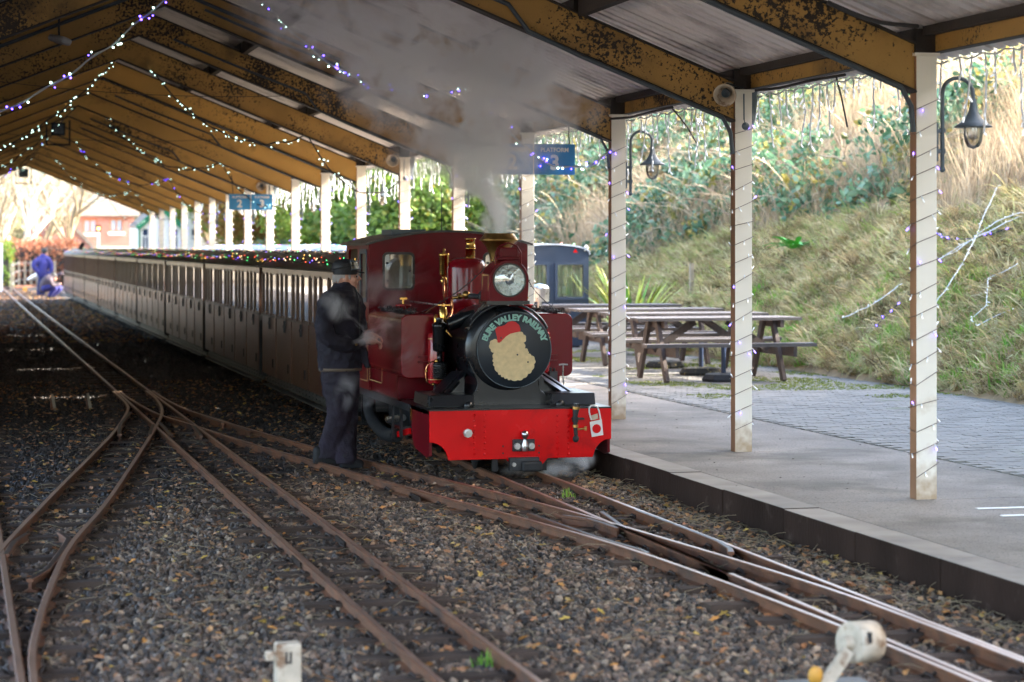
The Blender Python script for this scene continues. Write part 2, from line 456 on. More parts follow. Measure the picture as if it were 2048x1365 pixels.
M['brown_coat'] = pm('grey_brown_coat', (0.09, 0.065, 0.08), 0.85, var=0.2)
M['bark_pale'] = pm('pale_birch_bark', (0.55, 0.50, 0.42), 0.8, var=0.3, scale=6)
M['bark'] = pm('tree_bark', (0.20, 0.16, 0.10), 0.9, var=0.3, scale=6)
M['leaf_gl'] = rand_mat('sunlit_green_leaves', [(0.07, 0.14, 0.02), (0.12, 0.22, 0.03), (0.18, 0.26, 0.04), (0.10, 0.19, 0.04), (0.30, 0.26, 0.04)], 0.5, trans=0.4)

# ------------------------------------------------------------------ ground, bank, platform
XP, ZP = 4.87, 0.19                      # platform edge and height
def nz(x, y, s, seed=0.0): return noise.noise(Vector((x*s + seed, y*s - seed, seed)))

MB().add([(-900, -300, -.06), (900, -300, -.06), (900, 1500, -.06), (-900, 1500, -.06)], [(0, 1, 2, 3)]).build('ground', M['ground'])
tag(bpy.data.objects['ground'], 'rough grassy ground reaching away behind the station', kind='structure')

def bank_h(x, y):
    u = x - 10.45 - 0.12*nz(0, y, 0.4, 3) - max(0, (y - 62)) * 0.02
    if u < 0: return ZP - 0.06
    near = max(0, min(1, (25.0 - y) / 4.0)) * max(0, min(1, (x - 13.2) / 1.5))  # near crest raised out of view to keep the sun off engine and platform
    crest = 4.45 + near * 8 + 0.25*nz(x, y, 0.15, 9)
    h = ZP + 0.72*u + near*max(0, min(5, (x-13.6)*2.2)) + (0.16*nz(x, y, 0.9, 1) + 0.09*nz(x, y, 2.6, 2)) * min(1, u*1.6)
    if h > crest - 0.6: h = crest - 0.6 + 0.6*(1 - math.exp(-(h - crest + 0.6)/0.6))
    return h

def grid_mesh(name, xs, ys, hf):
    vs = [(x, y, hf(x, y)) for y in ys for x in xs]
    n = len(xs)
    fs = [(j*n+i, j*n+i+1, (j+1)*n+i+1, (j+1)*n+i) for j in range(len(ys)-1) for i in range(n-1)]
    me = bpy.data.meshes.new(name); me.from_pydata(vs, [], fs)
    me.polygons.foreach_set('use_smooth', [True]*len(fs)); me.update()
    return me

xs = [10.35 + 0.12*i for i in range(46)] + [16 + 0.8*i for i in range(1, 14)] + [30, 40, 60]
ys = [-12 + 2*i for i in range(12)] + [12 + 0.16*i for i in range(240)] + [50.5 + 1.2*i for i in range(70)] + [140, 170]
yard = MB().add([(-45, -5, -.03), (-2.4, -5, -.03), (-2.4, 100, -.03), (-45, 100, -.03)], [(0, 1, 2, 3)]).build('station_yard', pm('pale_yard_gravel', (.36, .32, .27), .9, var=.15, scale=2))  # pale ground added to bounce light up and reflect in the coach windows
tag(yard, 'pale gravel yard on the open side of the canopy', kind='structure')
bank = link_mesh('embankment', grid_mesh('embankment', xs, ys, bank_h), M['bank'])
tag(bank, 'steep grassy embankment rising behind the platform', kind='structure')

def on_bank(px, py):
    d = ray(px, py); t = 10
    while t < 160:
        p = Vector((0, 0, CAM_H)) + d*t
        if p.x > 10.4 and p.z < bank_h(p.x, p.y): return p
        t += 0.05
    return None

pl = empty('platform', label='grey concrete platform with kerb beside the standing train', kind='structure')
plat = MB()
joints = [-6, 6.4, 9.78, 13.1, 16.5, 19.9, 23.3, 26.7, 30.1, 33.5, 40, 46, 52, 58, 66, 100]
for a, b in zip(joints[:-1], joints[1:]):
    o = MB().box((XP+.24, a+.006, 0), (7.14, b-.006, ZP)).build('concrete_slab', M['concrete'], pl, bevel=0.006)
MB().box((XP+.2, -6, -.05), (10.9, 100, ZP-.02)).build('platform_base', M['paver_bed'], pl)
kerb_l = 1.12
k0 = None; y = 5.0
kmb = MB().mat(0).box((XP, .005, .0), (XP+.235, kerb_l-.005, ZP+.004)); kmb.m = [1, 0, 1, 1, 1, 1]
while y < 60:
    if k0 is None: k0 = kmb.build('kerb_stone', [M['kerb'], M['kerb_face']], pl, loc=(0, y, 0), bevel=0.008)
    else:
        o = k0.copy(); S.collection.objects.link(o); o.location = (random.uniform(-.006, .006), y, random.uniform(-.003, .003))
    y += kerb_l
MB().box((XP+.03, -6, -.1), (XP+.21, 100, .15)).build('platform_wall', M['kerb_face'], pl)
for i, (x, y) in enumerate([at(1990, 1018, Z=ZP)[:2], at(2040, 1032, Z=ZP)[:2]]):
    MB().box((x-.12, y-.022, ZP+.002), (x+.5, y+.022, ZP+.006)).build('painted_line', M['white'], pl)

# block paving: the largest 300 in view as parts, the rest as one
PW, PD = 0.20, 0.10
pv = MB().box((-.096, -.046, -.03), (.096, .046, 0)).mesh('paver', M['paver'])
pav = empty('block_paving', label='grey block paving with moss between the picnic tables and the platform slabs', kind='structure')
cells = []
row = 0; y = 13.2
while y < 46:
    x = 7.17 + (0.1 if row % 2 else 0)
    while x < 10.62:
        cells.append((x+.1, y+.05)); x += PW
    y += PD; row += 1
def inframe(x, y, z, m=0):
    d = y*CY + x*SY
    px = 1024 + F_PX*(x*CY - y*SY)/d; py = 494 - F_PX*(z - CAM_H)/d
    return -m < px < 2048+m and -m < py < 1365+m
near_c = [c for c in cells if inframe(c[0], c[1], ZP)][:300]
ns = set(near_c)
for c in near_c:
    o = link_mesh('paver', pv, None, pav); o.location = (c[0], c[1], ZP + random.uniform(-.003, .002))
rest = MB()
for c in cells:
    if c in ns or not inframe(c[0], c[1], ZP, 300): continue
    dz = random.uniform(-.003, .002)
    x, y = c; z = ZP + dz
    rest.add([(x-.096,y-.046,z-.02),(x+.096,y-.046,z-.02),(x+.096,y+.046,z-.02),(x-.096,y+.046,z-.02),(x-.096,y-.046,z),(x+.096,y-.046,z),(x+.096,y+.046,z),(x-.096,y+.046,z)],
             [(4,5,6,7),(0,1,5,4),(1,2,6,5),(2,3,7,6),(3,0,4,7)])
o = link_mesh('far_pavers', rest.mesh('far_pavers', M['paver']), None, pav); o['kind'] = 'stuff'

bed = link_mesh('track_bed', grid_mesh('track_bed', [-6 + .35*i for i in range(32)] + [XP+.05], [-4 + .4*i for i in range(300)],
                lambda x, y: -.012 + .012*nz(x, y, 1.3, 4)), M['bed'])
tag(bed, 'dark oily ballast bed under the tracks', kind='structure')

# ------------------------------------------------------------------ track
def sweep(pts, prof, mb):
    """sweep a closed (offset, height) profile along pts; materials per profile edge"""
    n = len(prof); vs = []
    for i, p in enumerate(pts):
        d = pts[min(i+1, len(pts)-1)] - pts[max(0, i-1)]; d.z = 0; d.normalize()
        s_ = Vector((d.y, -d.x, 0))
        vs += [p + s_*a + Vector((0, 0, b)) for a, b, _ in prof]
    for k in range(n):
        mb.mat(prof[k][2])
        fs = [(i*n+k, i*n+(k+1) % n, (i+1)*n+(k+1) % n, (i+1)*n+k) for i in range(len(pts)-1)]
        base = len(mb.v)
        if k == 0: mb.v += [tuple(v) for v in vs]; b0 = base
        for f in fs: mb.f.append(tuple(b0+j for j in f)); mb.m.append(mb.mi); mb.sm.append(False)
    mb.mat(0); mb.f.append(tuple(b0+j for j in range(n))); mb.m.append(0); mb.sm.append(False)
    L = (len(pts)-1)*n; mb.f.append(tuple(b0+L+j for j in range(n))); mb.m.append(0); mb.sm.append(False)

RP = [(-.034, 0, 0), (-.034, .007, 0), (-.008, .016, 0), (-.008, .050, 0), (-.019, .056, 0), (-.019, .066, 0), (-.013, .070, 1), (.013, .070, 0), (.019, .066, 0), (.019, .056, 0), (.008, .050, 0), (.008, .016, 0), (.034, .007, 0), (.034, 0, 0)]
RP = [(a, b, m) for a, b, m in RP]
RAILS = {
 'M_l': ([(1.85, 2), (1.85, 20), (1.85, 60), (1.87, 88), (2.0, 97), (3.2, 103.5), (5.2, 108), (9, 113)], 0),
 'M_r': ([(2.23, 2), (2.23, 20), (2.23, 60), (2.25, 88), (2.36, 96), (3.4, 102.5), (5.3, 107.2), (9, 111.6)], 0),
 'A_r': ([(4.31, 2), (4.31, 20), (4.31, 110)], 0),
 'A_l': ([(3.93, 7.0), (3.93, 13), (3.93, 20), (3.93, 110)], .0042),
 'B_l': ([(3.89, 3), (3.89, 7), (3.87, 9.44), (3.73, 11.9), (3.49, 13.6), (3.147, 15.5), (2.72, 18.2), (2.535, 19.2), (2.19, 21.8), (2.0, 23.3), (1.895, 25.7), (1.885, 27)], .0028),
 'B_r': ([(4.272, 8.2), (4.265, 9.4), (4.23, 10.6), (4.05, 12.4), (3.78, 14.5), (3.11, 18.2), (2.98, 18.95), (2.60, 21.6), (2.37, 23.6), (2.285, 25.3), (2.27, 27)], .0028),
 'L_l': ([(-.09, 5), (-.06, 9), (.02, 11), (.24, 13.0), (.655, 15.9), (1.365, 20.7), (1.70, 23.4), (1.80, 24.7), (1.813, 27)], .0014),
 'L_r': ([(.292, 5), (.297, 9), (.36, 10.4), (.507, 12.0), (.66, 13.3), (1.04, 15.7), (1.82, 21.4), (2.09, 23.7), (2.185, 25.5), (2.193, 27)], .0014),
 'N_l': ([(-.125, 2), (-.125, 60)], 0),
 'N_r': ([(.250, 2), (.250, 60)], 0),
 'far_l': ([(1.9, 96), (.5, 103), (-2.5, 108), (-8, 112)], .002),
 'far_r': ([(2.3, 96), (1.0, 104), (-2, 109.5), (-8, 113.6)], .002),
}
track = empty('railway_track', label='narrow gauge railway tracks and turnouts on dark ballast', kind='structure')
rail_curves = {}
for k, (pts, dz) in RAILS.items():
    c = spline([(x, y, dz) for x, y in pts], 0.35)
    rail_curves[k] = c
    mb = MB(); sweep(c, RP, mb); mb.build('rail', [M['rail'], M['rail_top']], track, fix=True)
def xat(c, y):
    for a, b in zip(c[:-1], c[1:]):
        if a.y <= y <= b.y: return a.x + (b.x-a.x)*(y-a.y)/(b.y-a.y+1e-9)
    return None
# check rails, wing rails: short, with flared ends
for pts in ([(1059,1026),(1081,1034),(1192,1073),(1282,1099),(1297,1106)], [(1203,1023),(1222,1036),(1251,1057)], [(1125,1030),(1177,1037),(1236,1056)],
            [(1272,1020),(1300,1030),(1440,1084),(1462,1104)], [(120,1064),(137,1076),(93,1139),(60,1158)], [(54,1066),(30,1081),(12,1108)],
            [(261,824),(241,849),(239,869)], [(306,849),(300,869)], [(319,844),(343,871)], [(337,831),(377,842),(402,871)], [(374,821),(438,838),(499,862)], [(404,831),(446,846)]):
    p3 = [at(x, y, Z=.072) - Vector((0, 0, .07)) for x, y in pts]
    mb = MB(); sweep(spline(p3, .2), RP, mb); mb.build('check_rail', [M['rail'], M['clip']], track)
# sleepers: long timbers where rails spread
sl_meshes = {}
clips = MB(); ns_ = 0
def clip(mb, x, y, s):
    pts = [(x+s*.028, y-.022, .012), (x+s*.036, y-.03, .034), (x+s*.05, y-.005, .044), (x+s*.055, y+.02, .030), (x+s*.04, y+.02, .012)]
    mb.tube(pts, .008, 5)
    mb.box((x+s*.02 if s > 0 else x-.075, y-.035, .0), (x+.075 if s > 0 else x-.02, y+.035, .012 + random.uniform(0, .006)))
y = 4.0
sleepers = []
while y < 84:
    r_ = sorted(v for k, c in rail_curves.items() if not k.startswith('far') for v in [xat(c, y)] if v is not None)
    groups = []
    for v in r_:
        if groups and v - groups[-1][-1] < .43: groups[-1].append(v)
        else: groups.append([v])
    spans = []
    for g in groups:
        a, b = g[0]-.2, g[-1]+.2
        if spans and a < spans[-1][1] + .05: spans[-1][1] = b; spans[-1][2] += g
        else: spans.append([a, b, list(g)])
    for a, b, g in spans:
        if y > 30 and a > 3.2: continue
        if y > 40 and a < 0.5: continue
        sleepers.append((a + random.uniform(-.04, .04), b + random.uniform(-.04, .04), y))
        if y < 34:
            for v in g:
                clip(clips, v, y, 1); clip(clips, v, y, -1)
    y += .50 if y < 30 else .62
for a, b, y in sleepers:
    w = round(b-a, 1)
    if w not in sl_meshes: sl_meshes[w] = MB().box((-w/2, -.055, -.08), (w/2, .055, 0)).mesh('sleeper', M['sleeper'])
    o = link_mesh('sleeper', sl_meshes[w], None, track)
    o.location = ((a+b)/2, y + random.uniform(-.03, .03), .024 + random.uniform(-.008, .008)); o.rotation_euler = (0, 0, random.uniform(-.02, .02))
o = clips.build('rail_clips', M['clip'], track, fix=False); o['kind'] = 'stuff'
# dark fishplate joints
for x, y in ((3.147-.02, 15.4), (2.23, 13.2), (1.85, 12.4)):
    MB().box((x-.022, y-.16, .018), (x-.012, y+.16, .05)).build('fishplate', M['clip'], track)

# ------------------------------------------------------------------ canopy
XC, COLZ, PITCH = 5.93, 2.98, 0.40
XR, ZR = 2.09, 4.255
FR = [13.17 + 3.39*k for k in range(-2, 18)]     # frame positions; FR[2] is the first column in view
def rz(x): return ZR - PITCH*abs(x - XR)          # underside of the rafters
can = empty('platform_canopy', (XC, 13.17, 0), label='long open station canopy with ochre rafters and corrugated roof over the train', cat='canopy')
def ch(mb, name, mats, **k):
    o = mb.build(name, mats, None, **k); o.parent = can; o.location = Vector(o.location) - can.location; return o
def share(src, y):
    o = src.copy(); S.collection.objects.link(o); o.location.y += y; return o

def rafter_mb(s, y=0.0):
    mb = MB(); xe = XR + s*(5.858-XR); T = .32
    def slab(z0, z1, w):
        vs = []
        for yy in (-w/2, w/2):
            vs += [(XR, y+yy, ZR+z0), (xe, y+yy, rz(xe)+z0), (xe, y+yy, rz(xe)+z1), (XR, y+yy, ZR+z1)]
        mb.add(vs, [(0,1,2,3),(7,6,5,4),(0,4,5,1),(1,5,6,2),(2,6,7,3),(3,7,4,0)])
    slab(.016, T-.016, .05); mb.mat(1); slab(0, .016, .13); slab(T-.016, T, .13)
    return mb
protos = {}
for i, fy in enumerate(FR):
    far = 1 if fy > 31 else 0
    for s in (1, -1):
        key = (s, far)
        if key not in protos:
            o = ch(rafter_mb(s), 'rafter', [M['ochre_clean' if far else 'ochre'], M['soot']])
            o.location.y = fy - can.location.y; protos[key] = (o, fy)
        else:
            src, y0 = protos[key]; share(src, fy - y0)
# columns
cm = MB().box((-.07, -.05, ZP-.05), (.07, .05, COLZ)); cm.m = [0, 0, 0, 0, 0, 1]
c0 = None
cols = []
for i, fy in enumerate(FR):
    if c0 is None:
        c0 = cm.build('column', [M['cream'], M['brown_side']], None, bevel=.004)
        c0.parent = can; c0.location = (0, fy - can.location.y, 0)
        cp = MB().mat(0).box((-.085, -.065, COLZ), (.085, .065, COLZ+.02)).build('column_cap', M['cream']); cp.parent = c0
        bk = MB().box((-.075, -.05, COLZ+.02), (.07, .05, COLZ+.17)).build('bracket', M['soot']); bk.parent = c0
        cols.append(c0)
    else:
        c = copy_tree(c0, can); c.location.y = fy - can.location.y; cols.append(c)
# left-hand posts under the far eave
lp = None
for i, fy in enumerate(FR):
    if lp is None: lp = ch(MB().box((-1.83-.05, FR[0]-.05, -.02), (-1.83+.05, FR[0]+.05, COLZ)), 'post', M['brown_side'])
    else: share(lp, fy - FR[0])
y0, y1 = FR[0]-.4, FR[-1]+.35
T = .32
px_list = [(XR, 'ridge'), (3.32, ''), (4.63, ''), (2*XR-3.32, ''), (2*XR-4.63, ''), (5.93, ''), (2*XR-5.93, '')]
for i in range(len(FR)-1):
    a, b = FR[i]+.066, FR[i+1]-.066
    for x, _ in px_list[:1] if False else px_list:
        if i == 0:
            h = .15 if x != XR else .12
            o = ch(MB().box((x-.035, a, rz(x)+T-(.02 if abs(x-XR) < 3 else -.07)), (x+.035, b, rz(x)+T+.125)), 'purlin', M['soot'])
            protos[('p', x)] = o
        else: share(protos[('p', x)], FR[i]-FR[0])
    # eave beam: a channel between the column heads
    if i == 0:
        mb = MB().box((5.99, a-.1, COLZ+.025), (6.01, b+.1, COLZ+.135)).mat(1).box((5.96, a-.1, COLZ+.02), (6.04, b+.1, COLZ+.024)).box((5.965, a-.1, COLZ+.136), (6.04, b+.1, COLZ+.15))
        protos['e'] = ch(mb, 'eave_beam', [M['ochre'], M['soot']])
    else: share(protos['e'], FR[i]-FR[0])
# corrugated sheets, one per bay and slope
def sheet_mb(s, w):
    mb = MB(); xe = XR + s*(6.32-XR); x0 = XR + s*.02
    prof = []; y = 0; pitch = .17
    while y < w - 1e-6:
        for dy, dz in ((0, 0), (.105, 0), (.12, .032), (.155, .032)):
            if y+dy < w: prof.append((y+dy, dz))
        y += pitch
    prof.append((w, 0))
    vs = []
    for y_, dz in prof:
        for x in (x0, xe):
            vs.append((x, y_, rz(x)+T+.13+dz)); vs.append((x, y_, rz(x)+T+.137+dz))
    fs = []
    for j in range(len(prof)-1):
        a, b = 4*j, 4*j+4
        fs += [(a, b, b+2, a+2), (a+1, a+3, b+3, b+1), (a, a+1, b+1, b), (a+2, b+2, b+3, a+3)]
    mb.add(vs, fs)
    return mb
for s in (1, -1):
    o = ch(sheet_mb(s, 3.40), 'roof_sheet', M['sheet']); o.location.y = FR[0]-.2 - can.location.y
    for i in range(1, len(FR)): share(o, FR[i]-FR[0])
# gable board and conduits
for s in (1, -1):
    xe = XR + s*(6.25-XR)
    mb = MB().bar((XR, y1, ZR+.20), (xe, y1, rz(xe)+.20), .03, .34, up=(0, 0, 1)); ch(mb, 'gable_board', M['soot'])
for k in (2, 3, 4, 5, 6, 8, 9, 11, 12):
    fy = FR[k] - .05
    pts = [(XR+.4, fy, rz(XR+.4)+.13), (3.1, fy, rz(3.1)+.12), (4.05, fy-.01, rz(4.05)+.14), (4.2, fy-.03, rz(4.2)-.0), (4.6, fy-.02, rz(4.6)-.015), (5.75, fy-.02, rz(5.75)-.012), (5.82, fy-.01, rz(5.82)-.1), (5.84, fy, 2.5)]
    if k in (2, 8): pts = pts[3:]
    ch(MB().tube(pts, .014 if k > 3 else .018, 6), 'conduit', M['conduit'])
for k in (3, 5):
    fy = FR[k]-.045
    ch(MB().tube([(XR-.3, fy, rz(XR-.3)+.22), (-1.4, fy, rz(-1.4)+.2)], .02, 6), 'conduit', M['conduit'])
    ch(MB().tube([(XR, fy, rz(XR)+.22), (XR+.1, fy, rz(XR+.1)+.2), (3.9, fy, rz(3.9)+.2)], .02, 6), 'conduit', M['conduit'])
# thin tie wires
for k in (5, 8):
    ch(MB().tube(sag((0.2, FR[k], rz(0.2)-.02), (4.4, FR[k], rz(4.4)+.1), .12), .004, 4), 'wire', M['cable'])


# boarded wall added out of view, cutting light from the open left side
w = empty('shed_wall', (-1.95, 20, 0), label='dark boarded wall closing the left side of the train shed', cat='wall')
bm_ = MB().box((-.02, 0, -.02), (.02, .196, 2.98)).mesh('board', M['soot'])
for i in range(155):
    o = link_mesh('board', bm_, None, w); o.location = (random.uniform(-.004, .004), i*.2, 0)

# ------------------------------------------------------------------ locomotive
LX, LY = 4.125, 16.4
loco = empty('steam_locomotive', (LX, LY, 0), label='maroon narrow gauge tank engine with red buffer beam at the head of the train', cat='locomotive')
def lp_(name, mb, mats, parent=None, **k):
    o = mb.build(name, mats, None, **k) if isinstance(mb, MB) else mb
    par = parent or loco
    o.parent = par
    if par is loco: o.matrix_parent_inverse = Matrix.Translation(-Vector(loco.location))
    return o
def adopt(o, parent=None):
    o.parent = parent or loco
    if o.parent is loco: o.matrix_parent_inverse = Matrix.Translation(-Vector(loco.location))
    return o
# parts of the engine are written in world coordinates; the empty is at its foot
B0, B1, BT = 3.424, 4.826, .555
out = [(B0, BT), (B1, BT), (B1, .325)]
for i in range(0, 7):
    a = R(90 + 90*i/6); out.append((B1 + .0 - .0 + .135*math.cos(a)*1.0, .19 + .135*math.sin(a)))
out = [(B0, BT), (B1, BT), (B1, .325)] + [(B1 + .14*math.cos(R(90+80*i/6)) , .185 + .14*math.sin(R(90+80*i/6))) for i in range(1, 7)]
out += [(B1-.145, .19), (4.33, .19), (4.28, .135), (4.06, .135), (4.01, .19), (B0+.145, .19)]
out += [(B0 - .14*math.cos(R(90+80*i/6)), .185 + .14*math.sin(R(90+80*i/6))) for i in range(6, 0, -1)] + [(B0, .325)]
beam = adopt(plate('buffer_beam', out, [], .025, M['red'], None, 'XZ', LY, bev=.003))
mb = MB()
for px in (948.5, 969.5, 1115, 1137):
    for k in range(8):
        y_ = 831 + k*11.1
        p = at(px, y_, Y=LY); mb.ball((p.x, p.y, p.z), .011, 8, 4, (1, .7, 1))
lp_('rivet', mb, M['red'], beam)
for px, py in ((1006, 893), (1006, 907), (1078, 892), (1078, 906)):
    p = at(px, py, Y=LY); lp_('bolt_hole', MB().cyl((p.x, p.y-.002, p.z), (p.x, p.y+.01, p.z), .007, n=10), M['black_matt'], beam)
p = at(934.5, 866.5, Y=LY)
lp_('hex_bolt', MB().cyl(p, p+Vector((0, -.03, 0)), .034, n=8).cyl(p+Vector((0, -.03, 0)), p+Vector((0, -.05, 0)), .024, n=12), M['steel'], bevel=.003)
lp_('beam_edge', MB().box((B0-.004, LY, BT), (B1+.004, LY+.5, BT+.012)), M['black'])
# side returns of the beam, with rounded lower rear corner
for s, x in ((-1, B0), (1, B1-.02)):
    o2 = [(LY+.026, BT-.002), (LY+.70, BT-.002), (LY+.70, .42), (LY+.66, .30), (LY+.56, .235), (LY+.12, .20), (LY+.026, .22)]
    adopt(plate('beam_side', o2, [], .02, M['maroon_dull'], None, 'YZ', x + (.0 if s < 0 else 0)))
# coupling
c = at(1048, 905, Y=LY-.03)
mb = MB().box((c.x-.085, LY-.03, .245), (c.x+.085, LY, .335)).box((c.x-.115, LY-.05, .10), (c.x+.115, LY, .20))
cpl = lp_('coupling', mb, M['iron'], bevel=.004)
lp_('coupling_pad', MB().box((c.x-.03, LY-.09, .095), (c.x+.13, LY-.052, .175)), M['rubber'], cpl, bevel=.02)
mb = MB().lathe([(.022, .25), (.030, .29), (.016, .33), (.014, .345), (.024, .355), (.030, .375), (.024, .395), (0, .405)], (c.x, LY-.06, 0), 'Z', 14)
lp_('tow_ball', mb, M['steel'], cpl)
mb = MB()
for dx in (-.055, .055): mb.cyl((c.x+dx, LY-.03, .285), (c.x+dx, LY-.055, .285), .024, n=10).cyl((c.x+dx, LY-.055, .285), (c.x+dx, LY-.065, .285), .014, n=8)
mb.cyl((c.x-.085, LY-.05, .15), (c.x-.085, LY-.07, .15), .016, n=8)
lp_('coupling_bolt', mb, M['steel'], cpl, bevel=.002)
# vacuum hose pipe on the right of the beam
hx = at(1150, 850, Y=LY-.06).x
mb = MB().tube([(hx+.01, LY-.06, .60), (hx+.008, LY-.06, .56), (hx, LY-.065, .50), (hx, LY-.07, .42), (hx+.005, LY-.07, .36)], [.022, .026, .018, .016, .015], 10)
mb.box((hx-.012, LY-.055, .475), (hx+.075, LY-.0, .488)).box((hx-.02, LY-.08, .46), (hx+.02, LY-.05, .50))
hose = lp_('brake_hose', mb, M['black_matt'])
lp_('hose_end', MB().ball((hx+.004, LY-.07, .335), .025, 10, 8, (1, 1, 1.1)), M['rubber'], hose)
lp_('hose_clamp', MB().cyl((hx+.008, LY-.06, .555), (hx+.009, LY-.06, .575), .03, n=12).cyl((hx, LY-.07, .42), (hx, LY-.07, .44), .022, n=12), M['brass_old'], hose)
lp_('stop_cock', MB().cyl((hx+.02, LY-.06, .405), (hx+.09, LY-.06, .41), .008, n=8).box((hx+.075, LY-.068, .395), (hx+.09, LY-.052, .425)), M['brass_old'], hose)
# footplate and front boxes
lp_('footplate', MB().box((B0, LY+.026, BT-.03), (B1, 20.15, BT-.002)), M['black'])
lp_('running_board_edge', MB().box((B0-.006, LY+.75, BT-.055), (B0, 20.1, BT+.0)).box((B1, LY+.75, BT-.055), (B1+.006, 20.1, BT)), M['iron'])
p0, p1 = at(1100, 800, Y=LY+.28), at(1190, 800, Y=LY+.28)
for a, b in ((p0.x, p1.x), (2*LX-p1.x, 2*LX-p0.x)):
    v = [(a, LY+.26, BT+.012), (b, LY+.26, BT+.012), (b, LY+.85, BT+.012), (a, LY+.85, BT+.012), (a+.01, LY+.29, BT+.10), (b-.0, LY+.29, BT+.10), (b, LY+.85, BT+.10), (a+.01, LY+.85, BT+.10)]
    lp_('toolbox', MB().add(v, [(0,3,2,1),(4,5,6,7),(0,1,5,4),(1,2,6,5),(2,3,7,6),(3,0,4,7)]), M['black'], bevel=.006)
# saddle: flared casting under the smokebox
sf = LY + .42
def saddle_half(z):  # half width at height
    pts = [(.567, .345), (.60, .325), (.63, .30), (.67, .255), (.72, .235), (.78, .25), (.84, .285), (.90, .31)]
    for (z0, w0), (z1, w1) in zip(pts[:-1], pts[1:]):
        if z0 <= z <= z1: return w0 + (w1-w0)*(z-z0)/(z1-z0)
    return pts[-1][1]
zs = [.567 + (.90-.567)*i/16 for i in range(17)]
o2 = [(LX - saddle_half(z), z) for z in zs] + [(LX + saddle_half(z), z) for z in reversed(zs)]
adopt(plate('saddle', o2, [], .52, M['black'], None, 'XZ', sf, bev=.006))
for s in (-1, 1):   # sloping frame stays either side
    q0 = Vector((LX + s*.30, sf+.35, .80)); q1 = Vector((LX + s*.60, sf+.05, .575))
    lp_('frame_stay', MB().bar(q0, q1, .16, .02, up=(0, 0, 1)).bar(q0+Vector((0, -.08, .012)), q1+Vector((0, -.08, .012)), .012, .016).bar(q0+Vector((0, .08, .012)), q1+Vector((0, .08, .012)), .012, .016), M['black'], bevel=.003)
    lp_('frame_gusset', MB().add([(LX+s*.30, sf+.2, .57), (LX+s*.56, sf+.2, .57), (LX+s*.30, sf+.2, .78), (LX+s*.30, sf+.215, .57), (LX+s*.56, sf+.215, .57), (LX+s*.30, sf+.215, .78)],
                               [(0, 1, 2), (5, 4, 3), (0, 3, 4, 1), (1, 4, 5, 2), (2, 5, 3, 0)]), M['black'])
    lp_('lamp_iron', MB().lathe([(.001, -.006), (.035, -.006), (.035, .006), (.001, .006)], (LX+s*.36, LY+.20, .575), 'Y', 14), M['black'])
# smokebox
SZ = .99
hb = at(1028.8, 700, Y=LY+.36)
mb = MB().lathe([(0, .40), (.25, .40), (.285, .405), (.31, .415), (.325, .43), (.335, .445), (.335, .50), (.325, .505), (.325, 1.33), (.30, 1.34)], (LX, LY, SZ), 'Y', 48)
sm = lp_('smokebox', mb, M['black'])
mb = MB()
for k in range(28):
    a = 2*math.pi*k/28; mb.ball((LX+.327*math.cos(a), LY+.62, SZ+.327*math.sin(a)), .007, 6, 4)
    mb.ball((LX+.327*math.cos(a), LY+1.28, SZ+.327*math.sin(a)), .007, 6, 4)
lp_('smokebox_rivet', mb, M['black'], sm)
lp_('smokebox_handrail', MB().tube([(LX+.352*math.cos(R(a)), LY+.43, SZ+.352*math.sin(R(a))) for a in range(28, 153, 6)], .011, 8).cyl((LX+.31, LY+.43, SZ+.165), (LX+.31, LY+.50, SZ+.165), .012).cyl((LX-.31, LY+.43, SZ+.165), (LX-.31, LY+.50, SZ+.165), .012), M['black'], sm)
# the round headboard: board, lettering, painted patches
HX, HZ, HR, HY = hb.x, hb.z, .293, LY+.36
head = lp_('headboard', MB().lathe([(0, 0), (HR-.006, 0), (HR, .006), (HR, .02), (0, .02)], (HX, HY, HZ), 'Y', 64), M['board'])
adopt(plate('headboard_rim', circ(HX, HZ, HR+.001, 64), [circ(HX, HZ, HR-.004, 64)], .003, M['grey_metal'], None, 'XZ', HY-.003), head)
def zp(x, y): # zoomed-picture point -> place on the board
    p = at(900 + x/5.686, 560 + y/5.686, Y=HY); return (p.x, p.z)
lt = MB()
words = 'BURE VALLEY RAILWAY'
a0, a1 = 163, 16       # degrees, left to right
wd = {'I': .55, ' ': .55, 'W': 1.35, 'A': 1.05, 'V': 1.0, 'L': .85, 'E': .85, 'Y': 1.0, 'U': 1.05, 'R': 1.0, 'B': 1.0}
tot = sum(wd[c_] for c_ in words); cur = 0
for c_ in words:
    mid = cur + wd[c_]/2; cur += wd[c_]
    if c_ == ' ': continue
    a = R(a0 + (a1-a0)*mid/tot)
    vs, fs = text_parts(c_, .064, .0018 if c_ == 'B' else .0034, .0012)
    rr = HR - .048; rot = a - math.pi/2
    v2 = [(HX + rr*math.cos(a) + v.x*1.05*math.cos(rot) - v.y*math.sin(rot), HY - .003 - v.z, HZ + rr*math.sin(a) + v.x*1.05*math.sin(rot) + v.y*math.cos(rot)) for v in vs]
    lt.add(v2, fs)
lp_('lettering', lt, M['mint'], head)
cream = [(500,830),(492,900),(505,985),(545,1055),(610,1105),(690,1135),(770,1140),(835,1118),(885,1070),(930,1030),(955,960),(962,905),(925,862),(880,845),(886,810),(850,780),(835,715),(862,668),(835,622),(790,592),(730,592),(660,620),(610,660),(590,715),(540,690),(485,685),(452,730),(462,790)]
